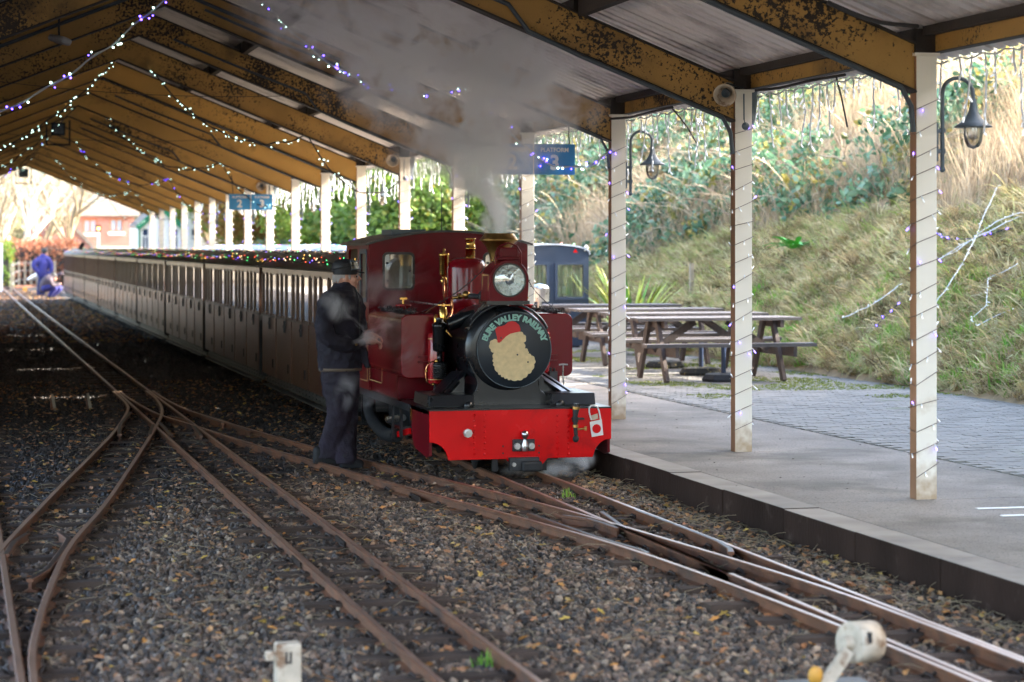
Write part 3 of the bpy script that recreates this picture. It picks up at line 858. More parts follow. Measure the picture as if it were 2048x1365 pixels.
def scallop(pts, r=.010):
    p = [Vector((*zp(*q), 0)) for q in pts]; p.append(p[0]); o_ = []
    q = []
    for a, b in zip(p[:-1], p[1:]):
        n_ = max(1, int((b-a).length/.028))
        for i in range(n_): q.append(a.lerp(b, i/n_))
    q.append(q[0])
    for a, b in zip(q[:-1], q[1:]):
        d = b-a; nrm = Vector((-d.y, d.x, 0)).normalized()
        for t in (0, .25, .5, .75): v = a + d*t + nrm*(-r*math.sin(math.pi*t)); o_.append((v.x, v.y))
    return o_
adopt(plate('painted_patch', scallop(cream), [], .002, M['patch_cream'], None, 'XZ', HY-.0035), head)
redp = [(540,715),(533,650),(520,600),(513,560),(540,535),(585,528),(630,510),(660,480),(700,468),(745,480),(785,515),(800,560),(798,588),(740,600),(680,615),(635,645),(590,690),(565,715)]
adopt(plate('painted_patch', [zp(*q) for q in redp], [], .002, M['patch_red'], None, 'XZ', HY-.0055), head)
for x, y in ((580, 660), (885, 935), (765, 852)):
    q = zp(x, y); lp_('board_screw', MB().ball((q[0], HY-.006, q[1]), .007, 8, 4, (1, .5, 1)), M['iron'], head)
# boiler, dome, safety valve, chimney
lp_('boiler', MB().lathe([(.31, 1.30), (.305, 1.34), (.305, 2.7)], (LX, LY, SZ), 'Y', 40), M['maroon'])
for yy in (1.36, 1.95, 2.5):
    lp_('boiler_band', MB().lathe([(.309, yy), (.309, yy+.03)], (LX, LY, SZ), 'Y', 40), M['gold'])
DX, DY = LX, 18.27
lp_('dome', MB().lathe([(.26, 1.18), (.20, 1.24), (.17, 1.30), (.163, 1.36), (.163, 1.60), (.155, 1.645), (.13, 1.675), (.08, 1.69), (0, 1.695)], (DX, DY, 0), 'Z', 40), M['maroon'])
vx = at(939, 500, Y=DY).x
lp_('safety_valve', MB().lathe([(.040, 1.66), (.040, 1.76), (.043, 1.76), (.043, 1.77), (.040, 1.77), (.040, 1.84), (.046, 1.84), (.046, 1.85), (.03, 1.85), (.03, 1.80)], (vx, DY-.03, 0), 'Z', 24), M['brass'])
wx = at(888, 530, Y=18.5)
lp_('whistle', MB().lathe([(.012, 1.38), (.012, 1.46), (.030, 1.47), (.034, 1.50), (.020, 1.52), (.018, 1.53), (.036, 1.54), (.040, 1.55), (.043, 1.70), (.048, 1.705), (.046, 1.725), (.012, 1.73), (.010, 1.76), (0, 1.77)], (wx.x, wx.y, 0), 'Z', 20), M['brass'])
CHX, CHY = LX+.0, 17.1
chx = at(998, 480, Y=CHY).x
lp_('chimney', MB().lathe([(.12, 1.24), (.085, 1.30), (.068, 1.36), (.066, 1.62)], (chx, CHY, 0), 'Z', 28), M['black'])
lp_('chimney_cap', MB().lathe([(.067, 1.60), (.068, 1.66), (.078, 1.72), (.10, 1.78), (.13, 1.815), (.154, 1.833), (.150, 1.838), (.126, 1.868), (.118, 1.880), (.116, 1.885), (.10, 1.885), (.06, 1.80), (.055, 1.6)], (chx, CHY, 0), 'Z', 36), M['brass_old'])
# headlamp box
hl0, hl1 = at(979, 600, Y=LY+.36), at(1055, 600, Y=LY+.36)
lx0, lx1, lz0, lz1, ly = hl0.x, hl1.x, 1.365, 1.675, LY+.37
lc = at(1018.5, 560.7, Y=ly)
hw = (lx1-lx0)/2
arc = [(lc.x + hw*math.cos(R(a)), lz1-hw + hw*math.sin(R(a))) for a in range(0, 181, 10)]
LR = .123
lamp = adopt(plate('headlamp', arc + [(lx0, lz0), (lx1, lz0)], [], .27, M['maroon_dull'], None, 'XZ', ly, bev=.006))
adopt(plate('lamp_rim', circ(lc.x, lc.z, LR+.008, 48), [circ(lc.x, lc.z, LR-.004, 48)], .016, M['black'], None, 'XZ', ly-.012), lamp)
lp_('reflector', MB().lathe([(LR, -.002), (.09, .001), (.05, .003), (.02, .0035), (0, .0036)], (lc.x, ly-.004, lc.z), 'Y', 32), pm('lamp_reflector', (.6, .62, .6), .16, metal=1, bump=.8, bscale=38), lamp)
lp_('lamp_glass', MB().lathe([(LR, 0), (.09, -.012), (.05, -.02), (0, -.023)], (lc.x, ly-.007, lc.z), 'Y', 32), M['glass'], lamp)
lp_('lamp_bulb', MB().lathe([(0, -.0175), (.015, -.016), (.03, -.010), (.036, -.003)], (lc.x, ly-.004, lc.z), 'Y', 20), M['grey_metal'], lamp)
zz = [(ly+.04, lz0+.05), (ly+.22, lz0+.05), (ly+.22, lz0+.17), (ly+.04, lz0+.17)]
adopt(plate('lamp_lining', [(ly+.03, lz0+.02), (ly+.23, lz0+.02), (ly+.23, lz0+.20), (ly+.03, lz0+.20)], [[(ly+.038, lz0+.028), (ly+.222, lz0+.028), (ly+.222, lz0+.192), (ly+.038, lz0+.192)]], .002, M['gold'], None, 'YZ', lx0-.002), lamp)
lp_('lamp_vent', MB().box((lc.x-.06, ly+.06, lz1), (lc.x+.085, ly+.18, lz1+.10)).box((lc.x-.075, ly+.05, lz1+.0), (lc.x+.095, ly+.19, lz1+.03)), M['maroon_dull'], lamp, bevel=.008)
lp_('lamp_handle', MB().tube([(lc.x-.10, ly+.03, lz1-.03), (lc.x-.10, ly+.03, lz1+.06), (lc.x-.07, ly+.03, lz1+.11), (lc.x, ly+.03, lz1+.135), (lc.x+.07, ly+.03, lz1+.11), (lc.x+.10, ly+.03, lz1+.06), (lc.x+.10, ly+.03, lz1-.03)], .006, 6), M['maroon_dull'], lamp)
lp_('lamp_bracket', MB().box((lx0-.02, ly+.0, lz0-.03), (lx1+.02, ly+.25, lz0-.001)).add([(lx0-.01, ly+.1, lz0), (lx0-.12, ly+.1, lz0-.14), (lx0-.10, ly+.1, lz0-.17), (lx0+.02, ly+.1, lz0-.05), (lx0-.01, ly+.12, lz0), (lx0-.12, ly+.12, lz0-.14), (lx0-.10, ly+.12, lz0-.17), (lx0+.02, ly+.12, lz0-.05)],
     [(0,1,2,3),(7,6,5,4),(0,4,5,1),(1,5,6,2),(2,6,7,3),(3,7,4,0)]), M['black'], lamp)
# side tanks with round-cornered fronts
T0, T1, TZ0, TZ1 = 17.5, 18.955, .745, 1.235
for s in (-1, 1):
    xo = LX + s*.695; xi = LX + s*.36
    a, b = min(xo, xi), max(xo, xi)
    tk = adopt(plate('side_tank', rrect(a, TZ0, b, TZ1, .05), [], T1-T0, M['maroon'], None, 'XZ', T0, bev=.008))
    xx = xo - .0035 if s < 0 else xo + .0015
    for (ya, yb, za, zb) in ((T0+.10, T0+.80, TZ0+.10, TZ1-.05), (T0+.86, T1-.02, TZ0-.10, TZ1-.05)):
        adopt(plate('tank_lining', rrect(ya, za, yb, zb, .02), [rrect(ya+.007, za+.007, yb-.007, zb-.007, .016)], .002, M['gold'], None, 'YZ', xx), tk)
    lp_('tank_valance', MB().box((a+.02 if s < 0 else a, T0+.30, BT+.001), (b if s < 0 else b-.02, T1, TZ0+.01)), M['maroon_dull'])
    lp_('tank_filler', MB().lathe([(.062, TZ1), (.062, TZ1+.05), (.07, TZ1+.05), (.07, TZ1+.065), (0, TZ1+.07)], (LX+s*.52, T0+.85, 0), 'Z', 20), M['red_side'])
    lp_('filler_knob', MB().cyl((LX+s*.52, T0+.85, TZ1+.06), (LX+s*.52, T0+.85, TZ1+.11), .008, n=8).bar((LX+s*.52-.03, T0+.85, TZ1+.115), (LX+s*.52+.03, T0+.85, TZ1+.115), .016, .016), M['brass'])
    lp_('tank_step', MB().box((LX+s*.52-.05, T0-.035, .90), (LX+s*.52+.05, T0-.008, .915)).box((LX+s*.52-.05, T0-.035, .86), (LX+s*.52+.05, T0-.008, .87)), M['maroon_dull'])
    # sand cylinders with gold bands in front of the tanks
    cxs = LX + s*.43
    cy = lp_('sand_cylinder', MB().lathe([(0, .70), (.052, .70), (.056, .71), (.056, 1.09), (.050, 1.10), (0, 1.10)], (cxs-(.02 if s < 0 else -.0), T0-.10, 0), 'Z', 24), M['red_side'])
    lp_('cylinder_band', MB().lathe([(.058, 1.05), (.058, 1.058)], (cxs-(.02 if s < 0 else 0), T0-.10, 0), 'Z', 24).lathe([(.058, .73), (.058, .737)], (cxs-(.02 if s < 0 else 0), T0-.10, 0), 'Z', 24), M['gold'], cy)
# air pump on the left with brass fittings
pp = at(879, 700, Y=T0-.15); ppx, ppy = pp.x, pp.y
pump = lp_('air_pump', MB().lathe([(0, .74), (.05, .74), (.05, .86), (.045, .87), (.022, .88), (.022, .95), (.05, .96), (.056, .97), (.056, 1.14), (.06, 1.15), (.06, 1.17), (.03, 1.19), (.03, 1.22)], (ppx, ppy, 0), 'Z', 20), M['black'])
mb = MB()
for k in range(7): mb.lathe([(.05, .75+.016*k), (.060, .754+.016*k), (.060, .758+.016*k), (.05, .762+.016*k)], (ppx, ppy, 0), 'Z', 20)
lp_('pump_fin', mb, M['black_matt'], pump)
lub = at(886, 630, Y=T0-.12)
lp_('lubricator', MB().lathe([(.012, 1.10), (.030, 1.17), (.034, 1.18), (.034, 1.275), (.028, 1.285), (.028, 1.30), (.012, 1.305), (.010, 1.33), (0, 1.335)], (lub.x, lub.y, 0), 'Z', 18).lathe([(.014, 1.16), (.018, 1.20), (.012, 1.24), (0, 1.25)], (lub.x-.06, lub.y-.01, 0), 'Z', 12), M['brass'], pump)
lp_('valve_wheel', MB().bar((lub.x-.05, lub.y-.03, 1.32), (lub.x+.05, lub.y-.03, 1.32), .008, .008).tube([(lub.x-.02, lub.y-.04, 1.15), (lub.x+.03, lub.y-.06, 1.10), (lub.x+.06, lub.y-.06, 1.07)], .008, 6), M['brass'], pump)
# copper and brass pipework
def Q(x, y, Y): return at(620 + x/2.527, 440 + y/2.527, Y=Y)
pw = MB().tube(spline([Q(716, 400, 17.75), Q(718, 440, 17.75), Q(712, 480, 17.7), Q(690, 510, 17.6)], .03), .011, 8).tube(spline([Q(676, 300, 18.45), Q(676, 360, 18.4), Q(682, 420, 18.2)], .05), .010, 8)
lp_('copper_pipe', pw, M['copper'])
lp_('copper_pipe', MB().tube(spline([Q(640, 715, 17.35), Q(605, 722, 17.3), Q(588, 750, 17.3), Q(586, 800, 17.3), Q(600, 830, 17.3), Q(625, 832, 17.35)], .02), .006, 6), M['copper'])
lp_('union_nut', MB().ball(Q(640, 715, 17.34), .018, 8, 6).ball(Q(588, 765, 17.29), .012, 8, 6).ball(Q(622, 832, 17.34), .014, 8, 6), M['brass'])
vv = MB().cyl(Q(720, 395, 17.75), Q(800, 385, 17.7), .014, n=10).ball(Q(790, 380, 17.68), .034, 12, 8).cyl(Q(748, 388, 17.73), Q(762, 387, 17.73), .026, n=8).cyl(Q(790, 380, 17.68), Q(790, 364, 17.68), .022, n=8)
lp_('clack_valve', vv, M['brass_old'])
lp_('injector_flange', MB().cyl(Q(800, 385, 17.68), Q(860, 388, 17.55), .022, n=12).cyl(Q(862, 388, 17.52), Q(885, 386, 17.5), .045, n=14), M['iron'])
lp_('smokebox_steam_pipe', MB().tube([Q(835, 470, 17.25), Q(760, 505, 17.28), Q(700, 530, 17.3)], [.03, .06, .05], 12), M['black'])
lp_('hand_rail', MB().tube([(LX-.34, T0+.2, 1.31), (LX-.34, T1, 1.31)], .008, 6).tube([(LX+.34, T0+.2, 1.31), (LX+.34, T1, 1.31)], .008, 6), M['steel'])
# drain cocks in front of the right tank
q = at(1106, 745, Y=T0-.2)
lp_('drain_valve', MB().box((q.x-.035, q.y-.03, .70), (q.x+.03, q.y+.03, .79)).cyl((q.x-.02, q.y, .79), (q.x-.02, q.y, .82), .010, n=8).cyl((q.x+.01, q.y, .79), (q.x+.01, q.y, .815), .010, n=8), M['iron'])
lp_('drain_lever', MB().tube([(q.x+.05, q.y, .84), (q.x+.085, q.y, .845), (q.x+.12, q.y, .84)], .008, 6).tube([(q.x+.085, q.y, .845), (q.x+.08, q.y, .76), (q.x+.09, q.y, .68)], .006, 6), M['steel'])
# cab
CF, CR = 18.96, 20.10
cx0, cx1 = LX-.70, LX+.70
warc = [(LX + .70*math.sin(R(a)*1), 0) for a in ()]
def roofz(x): return 1.905 - .11*((x-LX)/.72)**2
outl = [(cx0, BT), (cx1, BT), (cx1, roofz(cx1))] + [(cx1 - (cx1-cx0)*i/16, roofz(cx1 - (cx1-cx0)*i/16)) for i in range(1, 16)] + [(cx0, roofz(cx0))]
w0, w1 = at(768, 540, Y=CF).x, at(826, 540, Y=CF).x
win = rrect(w0, 1.42, w1, 1.72, .035)
win2 = rrect(2*LX-w1, 1.42, 2*LX-w0, 1.72, .035)
cab = adopt(plate('cab_front', outl, [win, win2], .02, M['maroon_dull'], None, 'XZ', CF))
for w_, x0_, x1_ in ((win, w0, w1), (win2, 2*LX-w1, 2*LX-w0)):
    fr = adopt(plate('window_frame', rrect(x0_-.014, 1.406, x1_+.014, 1.734, .045), [rrect(x0_+.006, 1.426, x1_-.006, 1.714, .03)], .016, M['black'], None, 'XZ', CF-.010), cab)
    lp_('window_pane', MB().box((x0_, CF+.004, 1.42), (x1_, CF+.008, 1.72)), M['glass'], cab)
    lp_('window_bolt', MB().ball((x0_+.028, CF-.012, 1.64), .010, 8, 5).ball((x0_+.028, CF-.012, 1.49), .010, 8, 5).ball((x1_-.03, CF-.012, 1.57), .009, 8, 5), M['iron'], cab)
for s in (-1, 1):
    x = cx0 if s < 0 else cx1-.02
    side = adopt(plate('cab_side', [(CF+.02, BT), (CR, BT), (CR, 1.80), (CF+.02, 1.80)], [rrect(CF+.10, 1.32, CF+.42, 1.74, .03), rrect(CF+.55, 1.20, CR-.12, 1.76, .04)], .02, M['maroon_dull'], None, 'YZ', x))
    adopt(plate('side_window_frame', rrect(CF+.085, 1.30, CF+.435, 1.76, .04), [rrect(CF+.12, 1.34, CF+.40, 1.72, .03)], .012, M['grey_metal'], None, 'YZ', x-.007 if s < 0 else x+.015), side)
    adopt(plate('cab_lining', [(CF+.06, BT+.07), (CR-.06, BT+.07), (CR-.06, 1.14), (CF+.06, 1.14)], [[(CF+.067, BT+.077), (CR-.067, BT+.077), (CR-.067, 1.133), (CF+.067, 1.133)]], .002, M['gold'], None, 'YZ', x-.003 if s < 0 else x+.021), side)
lp_('cab_handrail', MB().tube([(cx0-.03, CF+.50, 1.05), (cx0-.03, CF+.50, 1.68)], .008, 6), M['brass'])
lp_('cab_rear', MB().box((cx0+.02, CR, BT), (cx1-.02, CR+.015, 1.25)), M['post_wood'])
lp_('cab_interior_panel', MB().box((cx0+.03, CR-.03, 1.25), (cx1-.03, CR-.015, 1.80)), pm('cream_cab_lining', (.50, .44, .33), .6))
rf = MB()
xs_ = [cx0-.035 + (cx1-cx0+.07)*i/16 for i in range(17)]
vs = []
for x in xs_:
    for yy in (CF-.05, CR+.12): vs += [(x, yy, roofz(x)+.0), (x, yy, roofz(x)+.018)]
fs = []
for i in range(16):
    a, b = 4*i, 4*i+4
    fs += [(a, a+2, b+2, b), (a+1, b+1, b+3, a+3), (a, b, b+1, a+1), (a+2, a+3, b+3, b+2)]
fs += [(0, 1, 3, 2), (64, 66, 67, 65)]
lp_('cab_roof', rf.add(vs, fs), pm('cab_roof_black', (.03, .028, .028), .35))
lp_('roof_hatch', MB().box((LX-.45, CF+.25, roofz(LX-.45)+.02), (LX-.15, CF+.75, roofz(LX-.15)+.03)), M['grey_metal'])
ax = at(883, 470, Y=CF+.35)
lp_('aerial', MB().tube([(ax.x, ax.y, 1.90), (ax.x, ax.y, 1.95), (ax.x, ax.y, 2.30)], [.010, .004, .003], 6), M['black_matt'])
# running gear
wm = MB()
def wheel(mb, x, y, r):
    s = 1 if x > LX else -1
    mb.lathe([(0, -.03), (.03, -.03), (.03, -.02), (r-.05, -.012), (r-.04, -.028), (r, -.028), (r, .02), (r+.012, .026), (r+.012, .03), (0, .03)] if s > 0 else [(0, .03), (.03, .03), (.03, .02), (r-.05, .012), (r-.04, .028), (r, .028), (r, -.02), (r+.012, -.026), (r+.012, -.03), (0, -.03)], (x, y, .07+r), 'X', 28)
for y_, r_ in ((17.0, .13), (17.75, .21), (18.35, .21), (18.95, .21), (19.7, .13)):
    for x in (3.93, 4.31):
        lp_('wheel', (lambda m_: (wheel(m_, x, y_, r_), m_)[1])(MB()), M['black_matt'])
for s in (-1, 1):
    lp_('frame_plate', MB().box((LX+s*.30-.012, LY+.1, .17), (LX+s*.30+.012, 20.1, BT-.035)), M['black_matt'])
    cyl_x = LX + s*.52
    cl = lp_('cylinder', MB().lathe([(0, .62), (.095, .62), (.11, .64), (.11, .95), (.095, .97), (0, .97)], (cyl_x, LY, .34), 'Y', 24), M['black'])
    lp_('cylinder_cover', MB().lathe([(0, .60), (.05, .60), (.06, .62), (0, .62)], (cyl_x, LY, .34), 'Y', 16), M['steel'], cl)
    lp_('slide_bar', MB().box((cyl_x-.02, LY+.97, .40), (cyl_x+.02, LY+1.55, .42)).box((cyl_x-.02, LY+.97, .27), (cyl_x+.02, LY+1.55, .29)), M['iron'])
    lp_('connecting_rod', MB().bar((cyl_x, LY+1.2, .34), (cyl_x, LY+1.95, .26), .03, .045), M['steel'])
    lp_('coupling_rod', MB().bar((cyl_x-s*.05, LY+1.35, .23), (cyl_x-s*.05, LY+2.55, .23), .025, .05), M['red_side'])
    lp_('guard_iron', MB().box((LX+s*.19-.02, LY+.05, .09), (LX+s*.19+.02, LY+.09, .20)), M['black_matt'])
    lp_('sand_pipe', MB().tube([(LX+s*.45, T0-.1, .70), (LX+s*.45, T0-.05, .45), (LX+s*.2, T0+.0, .14)], .012, 6), M['iron'])
# pipework and brass below the running board, left side
def Qx(x, y): return at(620 + x/2.527, 440 + y/2.527, X=B0+.06)
lp_('drain_pipe', MB().tube([Qx(395, 1010), Qx(470, 1000)], .028, 12), M['steel'])
lp_('drain_cap', MB().ball(Qx(396, 1008), .03, 10, 6), M['brass_old'])
lp_('exhaust_pipe', MB().tube(spline([Qx(300, 880), Qx(300, 960), Qx(330, 1030), Qx(390, 1085), Qx(440, 1090)], .05), .055, 12), M['black_matt'])
lp_('name_plate', MB().box((B0-.012, LY+.66, .44), (B0-.008, LY+.70, .53)), M['brass'])
lp_('brake_rod', MB().bar(Qx(445, 1085), Qx(505, 1068), .02, .05), M['red'])
lp_('cab_step', MB().box((B0-.02, CF+.45, .22), (B0+.10, CF+.75, .235)).box((B0+.02, CF+.46, .22), (B0+.035, CF+.48, .50)).box((B0+.02, CF+.72, .22), (B0+.035, CF+.74, .50)), M['black'])
lp_('side_hanger', MB().box((B0+.01, T0+.1, .26), (B0+.03, T0+.14, .50)).box((B0+.01, T0+.45, .22), (B0+.03, T0+.48, .50)), M['iron'])

# white placard with red disc hung on the beam
px0, px1 = at(1180, 860, Y=LY-.02), at(1208, 860, Y=LY-.02)
tg = empty('route_placard', (px0.x, LY-.02, .3), label='white padlock shaped placard with red disc hanging on the red beam', cat='placard')
def tp(x, y): p = at(1040 + x/3.174, 470 + y/3.174, Y=LY-.02); return (p.x, p.z)
b_ = plate('placard_body', [tp(443, 1188), tp(519, 1172), tp(529, 1271), tp(456, 1284)], [], .006, M['white'], None, 'XZ', LY-.02)
b_.parent = tg; b_.matrix_parent_inverse = Matrix.Translation(-tg.location)
c_ = tp(486, 1231); d_ = plate('red_disc', circ(c_[0], c_[1], .034, 28), [], .002, M['red'], None, 'XZ', LY-.0225); d_.parent = tg; d_.matrix_parent_inverse = Matrix.Translation(-tg.location)
e_ = MB()
e_.tube([(*[tp(*q)[0] for q in [pt]], LY-.017, tp(*pt)[1]) for pt in [(452, 1175), (440, 1125), (440, 1100), (452, 1085), (470, 1082), (490, 1090), (502, 1115), (512, 1172)]], .006, 6)
o = e_.build('placard_loop', M['white'], None); o.parent = tg; o.matrix_parent_inverse = Matrix.Translation(-tg.location)
f_ = plate('placard_tab', [tp(450, 1150), tp(494, 1135), tp(500, 1168), tp(455, 1180)], [], .006, M['white_worn'], None, 'XZ', LY-.012); f_.parent = tg; f_.matrix_parent_inverse = Matrix.Translation(-tg.location)

# ------------------------------------------------------------------ coaches
CL, CW0, CX = 6.3, 3.52, 4.12
HWC = CX - CW0
def make_coach():
    r = empty('railway_coach', (CX, 0, 0), label='brown coach', cat='coach', group='brown coaches coupled behind the engine')
    def cp(mb, name, mat, par=None, **k):
        o = mb.build(name, mat, None, **k); o.parent = par or r; return o
    L0, L1 = .13, CL-.13
    zb, zs, zw, zt, ze = .30, .97, .99, 1.48, 1.555
    cp(MB().box((-HWC+.05, L0, .19), (-HWC+.075, L1, .30)).box((HWC-.075, L0, .19), (HWC-.05, L1, .30)).box((-HWC+.06, L0, .28), (HWC-.06, L1, .298)), 'solebar', M['solebar'])
    mb = MB()
    for k in range(26):
        y_ = L0+.12+k*(L1-L0-.24)/25; mb.ball((-HWC+.048, y_, .265), .009, 6, 4); mb.ball((-HWC+.048, y_, .222), .009, 6, 4)
    cp(mb, 'solebar_rivet', M['iron'])
    cp(MB().box((-HWC-.02, L0+.2, .165), (-HWC+.06, L1-.2, .178)), 'footboard', M['solebar'])
    nb = 5; W = (L1-L0)/nb
    door = MB().box((0, .010, zb), (.03, .508, zs)).mesh('door', M['choc'])
    panel = MB().box((0, 0, zb), (.022, W-.545, zs)).mesh('side_panel', M['choc'])
    for s in (-1, 1):
        xo = -HWC if s < 0 else HWC-.03
        for k in range(nb):
            y_ = L0 + k*W
            d = link_mesh('door', door, None, r); d.location = (xo + (-.006 if s < 0 else .006), y_+.005, 0)
            if s < 0:
                h = MB().box((-.022, .438, .835), (-.002, .456, .965)).box((-.022, .375, .893), (-.008, .515, .912)).cyl((-.03, .447, .903), (-.002, .447, .903), .014, n=8)
                ho = h.build('door_handle', M['iron'], None); ho.parent = d
                vn = MB().box((-.010, .19, .40), (-.001, .25, .50)).build('door_stop', M['black_matt'], None); vn.parent = d
                gl = MB().box((-.003, .02, .765), (.0, .50, .771)).build('beading', M['choc_dark'], None); gl.parent = d
            p = link_mesh('side_panel', panel, None, r); p.location = (xo, y_+.53, 0)
        # window framing
        x0, x1 = (xo, xo+.03)
        cp(MB().box((x0-.012 if s < 0 else x0, L0, zs), (x1 if s < 0 else x1+.012, L1, zw)), 'waist_rail', M['choc_dark'])
        cp(MB().box((x0, L0, zt), (x1, L1, ze-.02)), 'cant_rail', M['choc'])
        cp(MB().box((x0-.02 if s < 0 else x0, L0-.03, ze-.02), (x1 if s < 0 else x1+.02, L1+.03, ze)), 'gutter', M['choc_dark'])
        post = MB()
        for k in range(nb):
            y_ = L0 + k*W
            for a, b in ((-.03, .03), (.49, .54), (.84, .88)):
                post.box((x0-.004, max(L0, y_+a), zw), (x1, y_+b, zt))
            for a, b in ((.03, .49), (.54, .84), (.88, W-.03)):
                post.box((x0+.008, y_+a, zw), (x0+.022, y_+a+.018, zt)).box((x0+.008, y_+b-.018, zw), (x0+.022, y_+b, zt))
                post.box((x0+.008, y_+a, zt-.02), (x0+.022, y_+b, zt)).box((x0+.008, y_+a, zw), (x0+.022, y_+b, zw+.018))
        post.box((x0-.004, L1-.03, zw), (x1, L1, zt))
        cp(post, 'window_posts', M['choc'])
        for k in range(nb):
            y_ = L0 + k*W
            for a, b in ((.03, .49), (.54, .84), (.88, W-.03)):
                cp(MB().box((x0+.013, y_+a, zw), (x0+.017, y_+b, zt)), 'window_pane', M['glass'] if s > 0 else M['coach_glass'])
    for k in range(nb+1):
        y_ = L0 + k*W
        if 0 < k < nb: cp(MB().box((-HWC+.06, y_-.03, .30), (HWC-.06, y_+.03, 1.0)).box((-HWC+.07, y_-.20, .30), (HWC-.07, y_+.20, .60)), 'seat', M['seat'], bevel=.02)
    cp(MB().box((-HWC+.04, L0+.03, .30), (HWC-.04, L1-.03, .32)), 'coach_floor', M['choc_dark'])
    for y_ in (L0, L1-.03):
        cp(MB().box((-HWC, y_, .25), (HWC, y_+.03, 1.56)), 'end_panel', M['black_matt'])  # coach ends painted black to stand for the shade in the gaps
    # roof: shallow arc with turned-down edges
    n = 14; prof = []
    for i in range(n+1):
        a = -1 + 2*i/n; prof.append((a*(HWC+.03), 1.555 + .165*(1-abs(a)**2.6)))
    vs, fs = [], []
    for y_ in (L0-.04, L1+.04):
        vs += [(x, y_, z) for x, z in prof] + [(x, y_, z-.02) for x, z in prof]
    m_ = 2*(n+1)
    for i in range(n):
        fs += [(i, i+1, m_+i+1, m_+i), (n+1+i, m_+n+1+i, m_+n+2+i, n+2+i), (i, n+1+i, n+2+i, i+1), (m_+i, m_+i+1, m_+n+2+i, m_+n+1+i)]
    fs += [(0, m_, m_+n+1, n+1), (n, 2*n+1, m_+2*n+1, m_+n)]
    rf = cp(MB().add(vs, fs), 'roof', M['coach_roof'])
    for p in rf.data.polygons: p.use_smooth = False
    fv = []
    for yy in (L0, L0+.03, L1-.03, L1):
        cp(MB().add([(x, yy, 1.54) for x, z in prof] and [(-HWC, yy, 1.55)] + [(x*.97, yy, z-.02) for x, z in prof] + [(HWC, yy, 1.55)], [tuple(range(n+3))]), 'gable_panel', M['choc_dark']) if yy in (L0, L1) else None
    cp(MB().box((-.05, -.16, .22), (.05, .10, .29)).box((-.05, L1, .22), (.05, CL+.04, .29)), 'coupler', M['iron'])
    
    cp(MB().box((-.45, -.135, .55), (.45, .135, .98)), 'gangway_bellows', M['black_matt'])  # black box added to shade and darken the gap between coaches
    for by in (1.1, CL-1.1):
        bg_ = cp(MB().box((-.33, by-.50, .14), (-.30, by+.50, .26)).box((.30, by-.50, .14), (.33, by+.50, .26)).box((-.3, by-.08, .16), (.3, by+.08, .24)), 'bogie', M['black_matt'])
        for wy in (by-.33, by+.33):
            for x in (-.19, .19):
                w_ = MB().lathe([(0, -.03), (.02, -.03), (.13, -.02), (.13, .02), (.142, .026), (.142, .032), (0, .032)] if x > 0 else [(0, .03), (.02, .03), (.13, .02), (.13, -.02), (.142, -.026), (.142, -.032), (0, -.032)], (x, wy, .205), 'X', 18)
                w_ = w_.build('wheel', M['black_matt'], None); w_.parent = bg_
    return r
coach0 = make_coach()
lab = ['brown coach coupled straight behind the maroon engine, beside the driver', 'second brown coach from the engine', 'third brown coach from the engine', 'fourth brown coach from the engine',
       'fifth brown coach from the engine, behind the dark open gap', 'sixth brown coach from the engine', 'seventh brown coach from the engine', 'eighth brown coach, last but one in the train', 'rearmost brown coach, where a man crouches at the end']
coaches = []
for i in range(9):
    c = coach0 if i == 0 else copy_tree(coach0)
    c.location.y = 20.4 + CL*i; c['label'] = lab[i]; coaches.append(c)
MB().cyl((3.70, 77.12, .35), (3.70, 77.16, .35), .05, n=12).build('tail_lamp', M['red'], None)
tl = bpy.data.objects['tail_lamp']; tag(tl, 'small red tail lamp on the end of the last coach', 'tail lamp')

# fairy lights along the coach roofs
def light_cluster(n, pts_f, mats, rad=.010, stem=.03):
    out = [MB() for _ in mats]; st = MB()
    for i in range(n):
        p = Vector(pts_f(i)); d = Vector((random.uniform(-1, 1), random.uniform(-1, 1), random.uniform(-.4, 1))).normalized()*stem*random.uniform(.5, 1.3)
        st.tube([p, p+d], .0035, 3, cap=False); out[i % len(mats)].ball(p+d, rad*random.uniform(.8, 1.2), 5, 4)
    return st, out
def roof_lights(seed=0):
    r = empty('roof_fairy_lights', (CX, 0, 0), label='x', cat='fairy lights', group='coloured fairy lights on the coach roofs')
    cab_ = MB()
    for x0_ in (-.55, -.30, 0.25):
        z0 = 1.555 + .165*(1-abs(x0_/(HWC+.03))**2.6)
        pts = [(x0_ + .05*math.sin(j*.9+x0_*9), j*CL/42, z0 + .018 + .012*math.sin(j*2.1+x0_)) for j in range(43)]
        cab_.tube(pts, .007, 4)
    mats = ['e_red', 'e_green', 'e_blue_dim', 'e_yellow', 'e_warm']
    def pf(i):
        x_ = random.choice([-.55, -.55, -.30, .25]) + random.uniform(-.04, .04); return (x_, random.uniform(.05, CL-.05), 1.575 + .165*(1-abs(x_/(HWC+.03))**2.6) + random.uniform(0, .03))
    st, bl = light_cluster(85, pf, mats, .0048, .03)
    for m_, name in ((cab_, 'cable'), (st, 'stem')):
        o = m_.build(name, M['cable'], r, fix=False); 
        if name == 'stem': o['kind'] = 'stuff'
    for b_, k in zip(bl, mats):
        o = b_.build('bulb', M[k], r, fix=False); o['kind'] = 'stuff'
    return r
rl0 = roof_lights()
nth = ['first', 'second', 'third', 'fourth', 'fifth', 'sixth', 'seventh', 'eighth', 'ninth']
for i in range(9):
    c = rl0 if i == 0 else copy_tree(rl0)
    c.location.y = 20.4 + CL*i; c['label'] = 'tangle of coloured fairy lights on the roof of the %s coach from the engine' % nth[i]
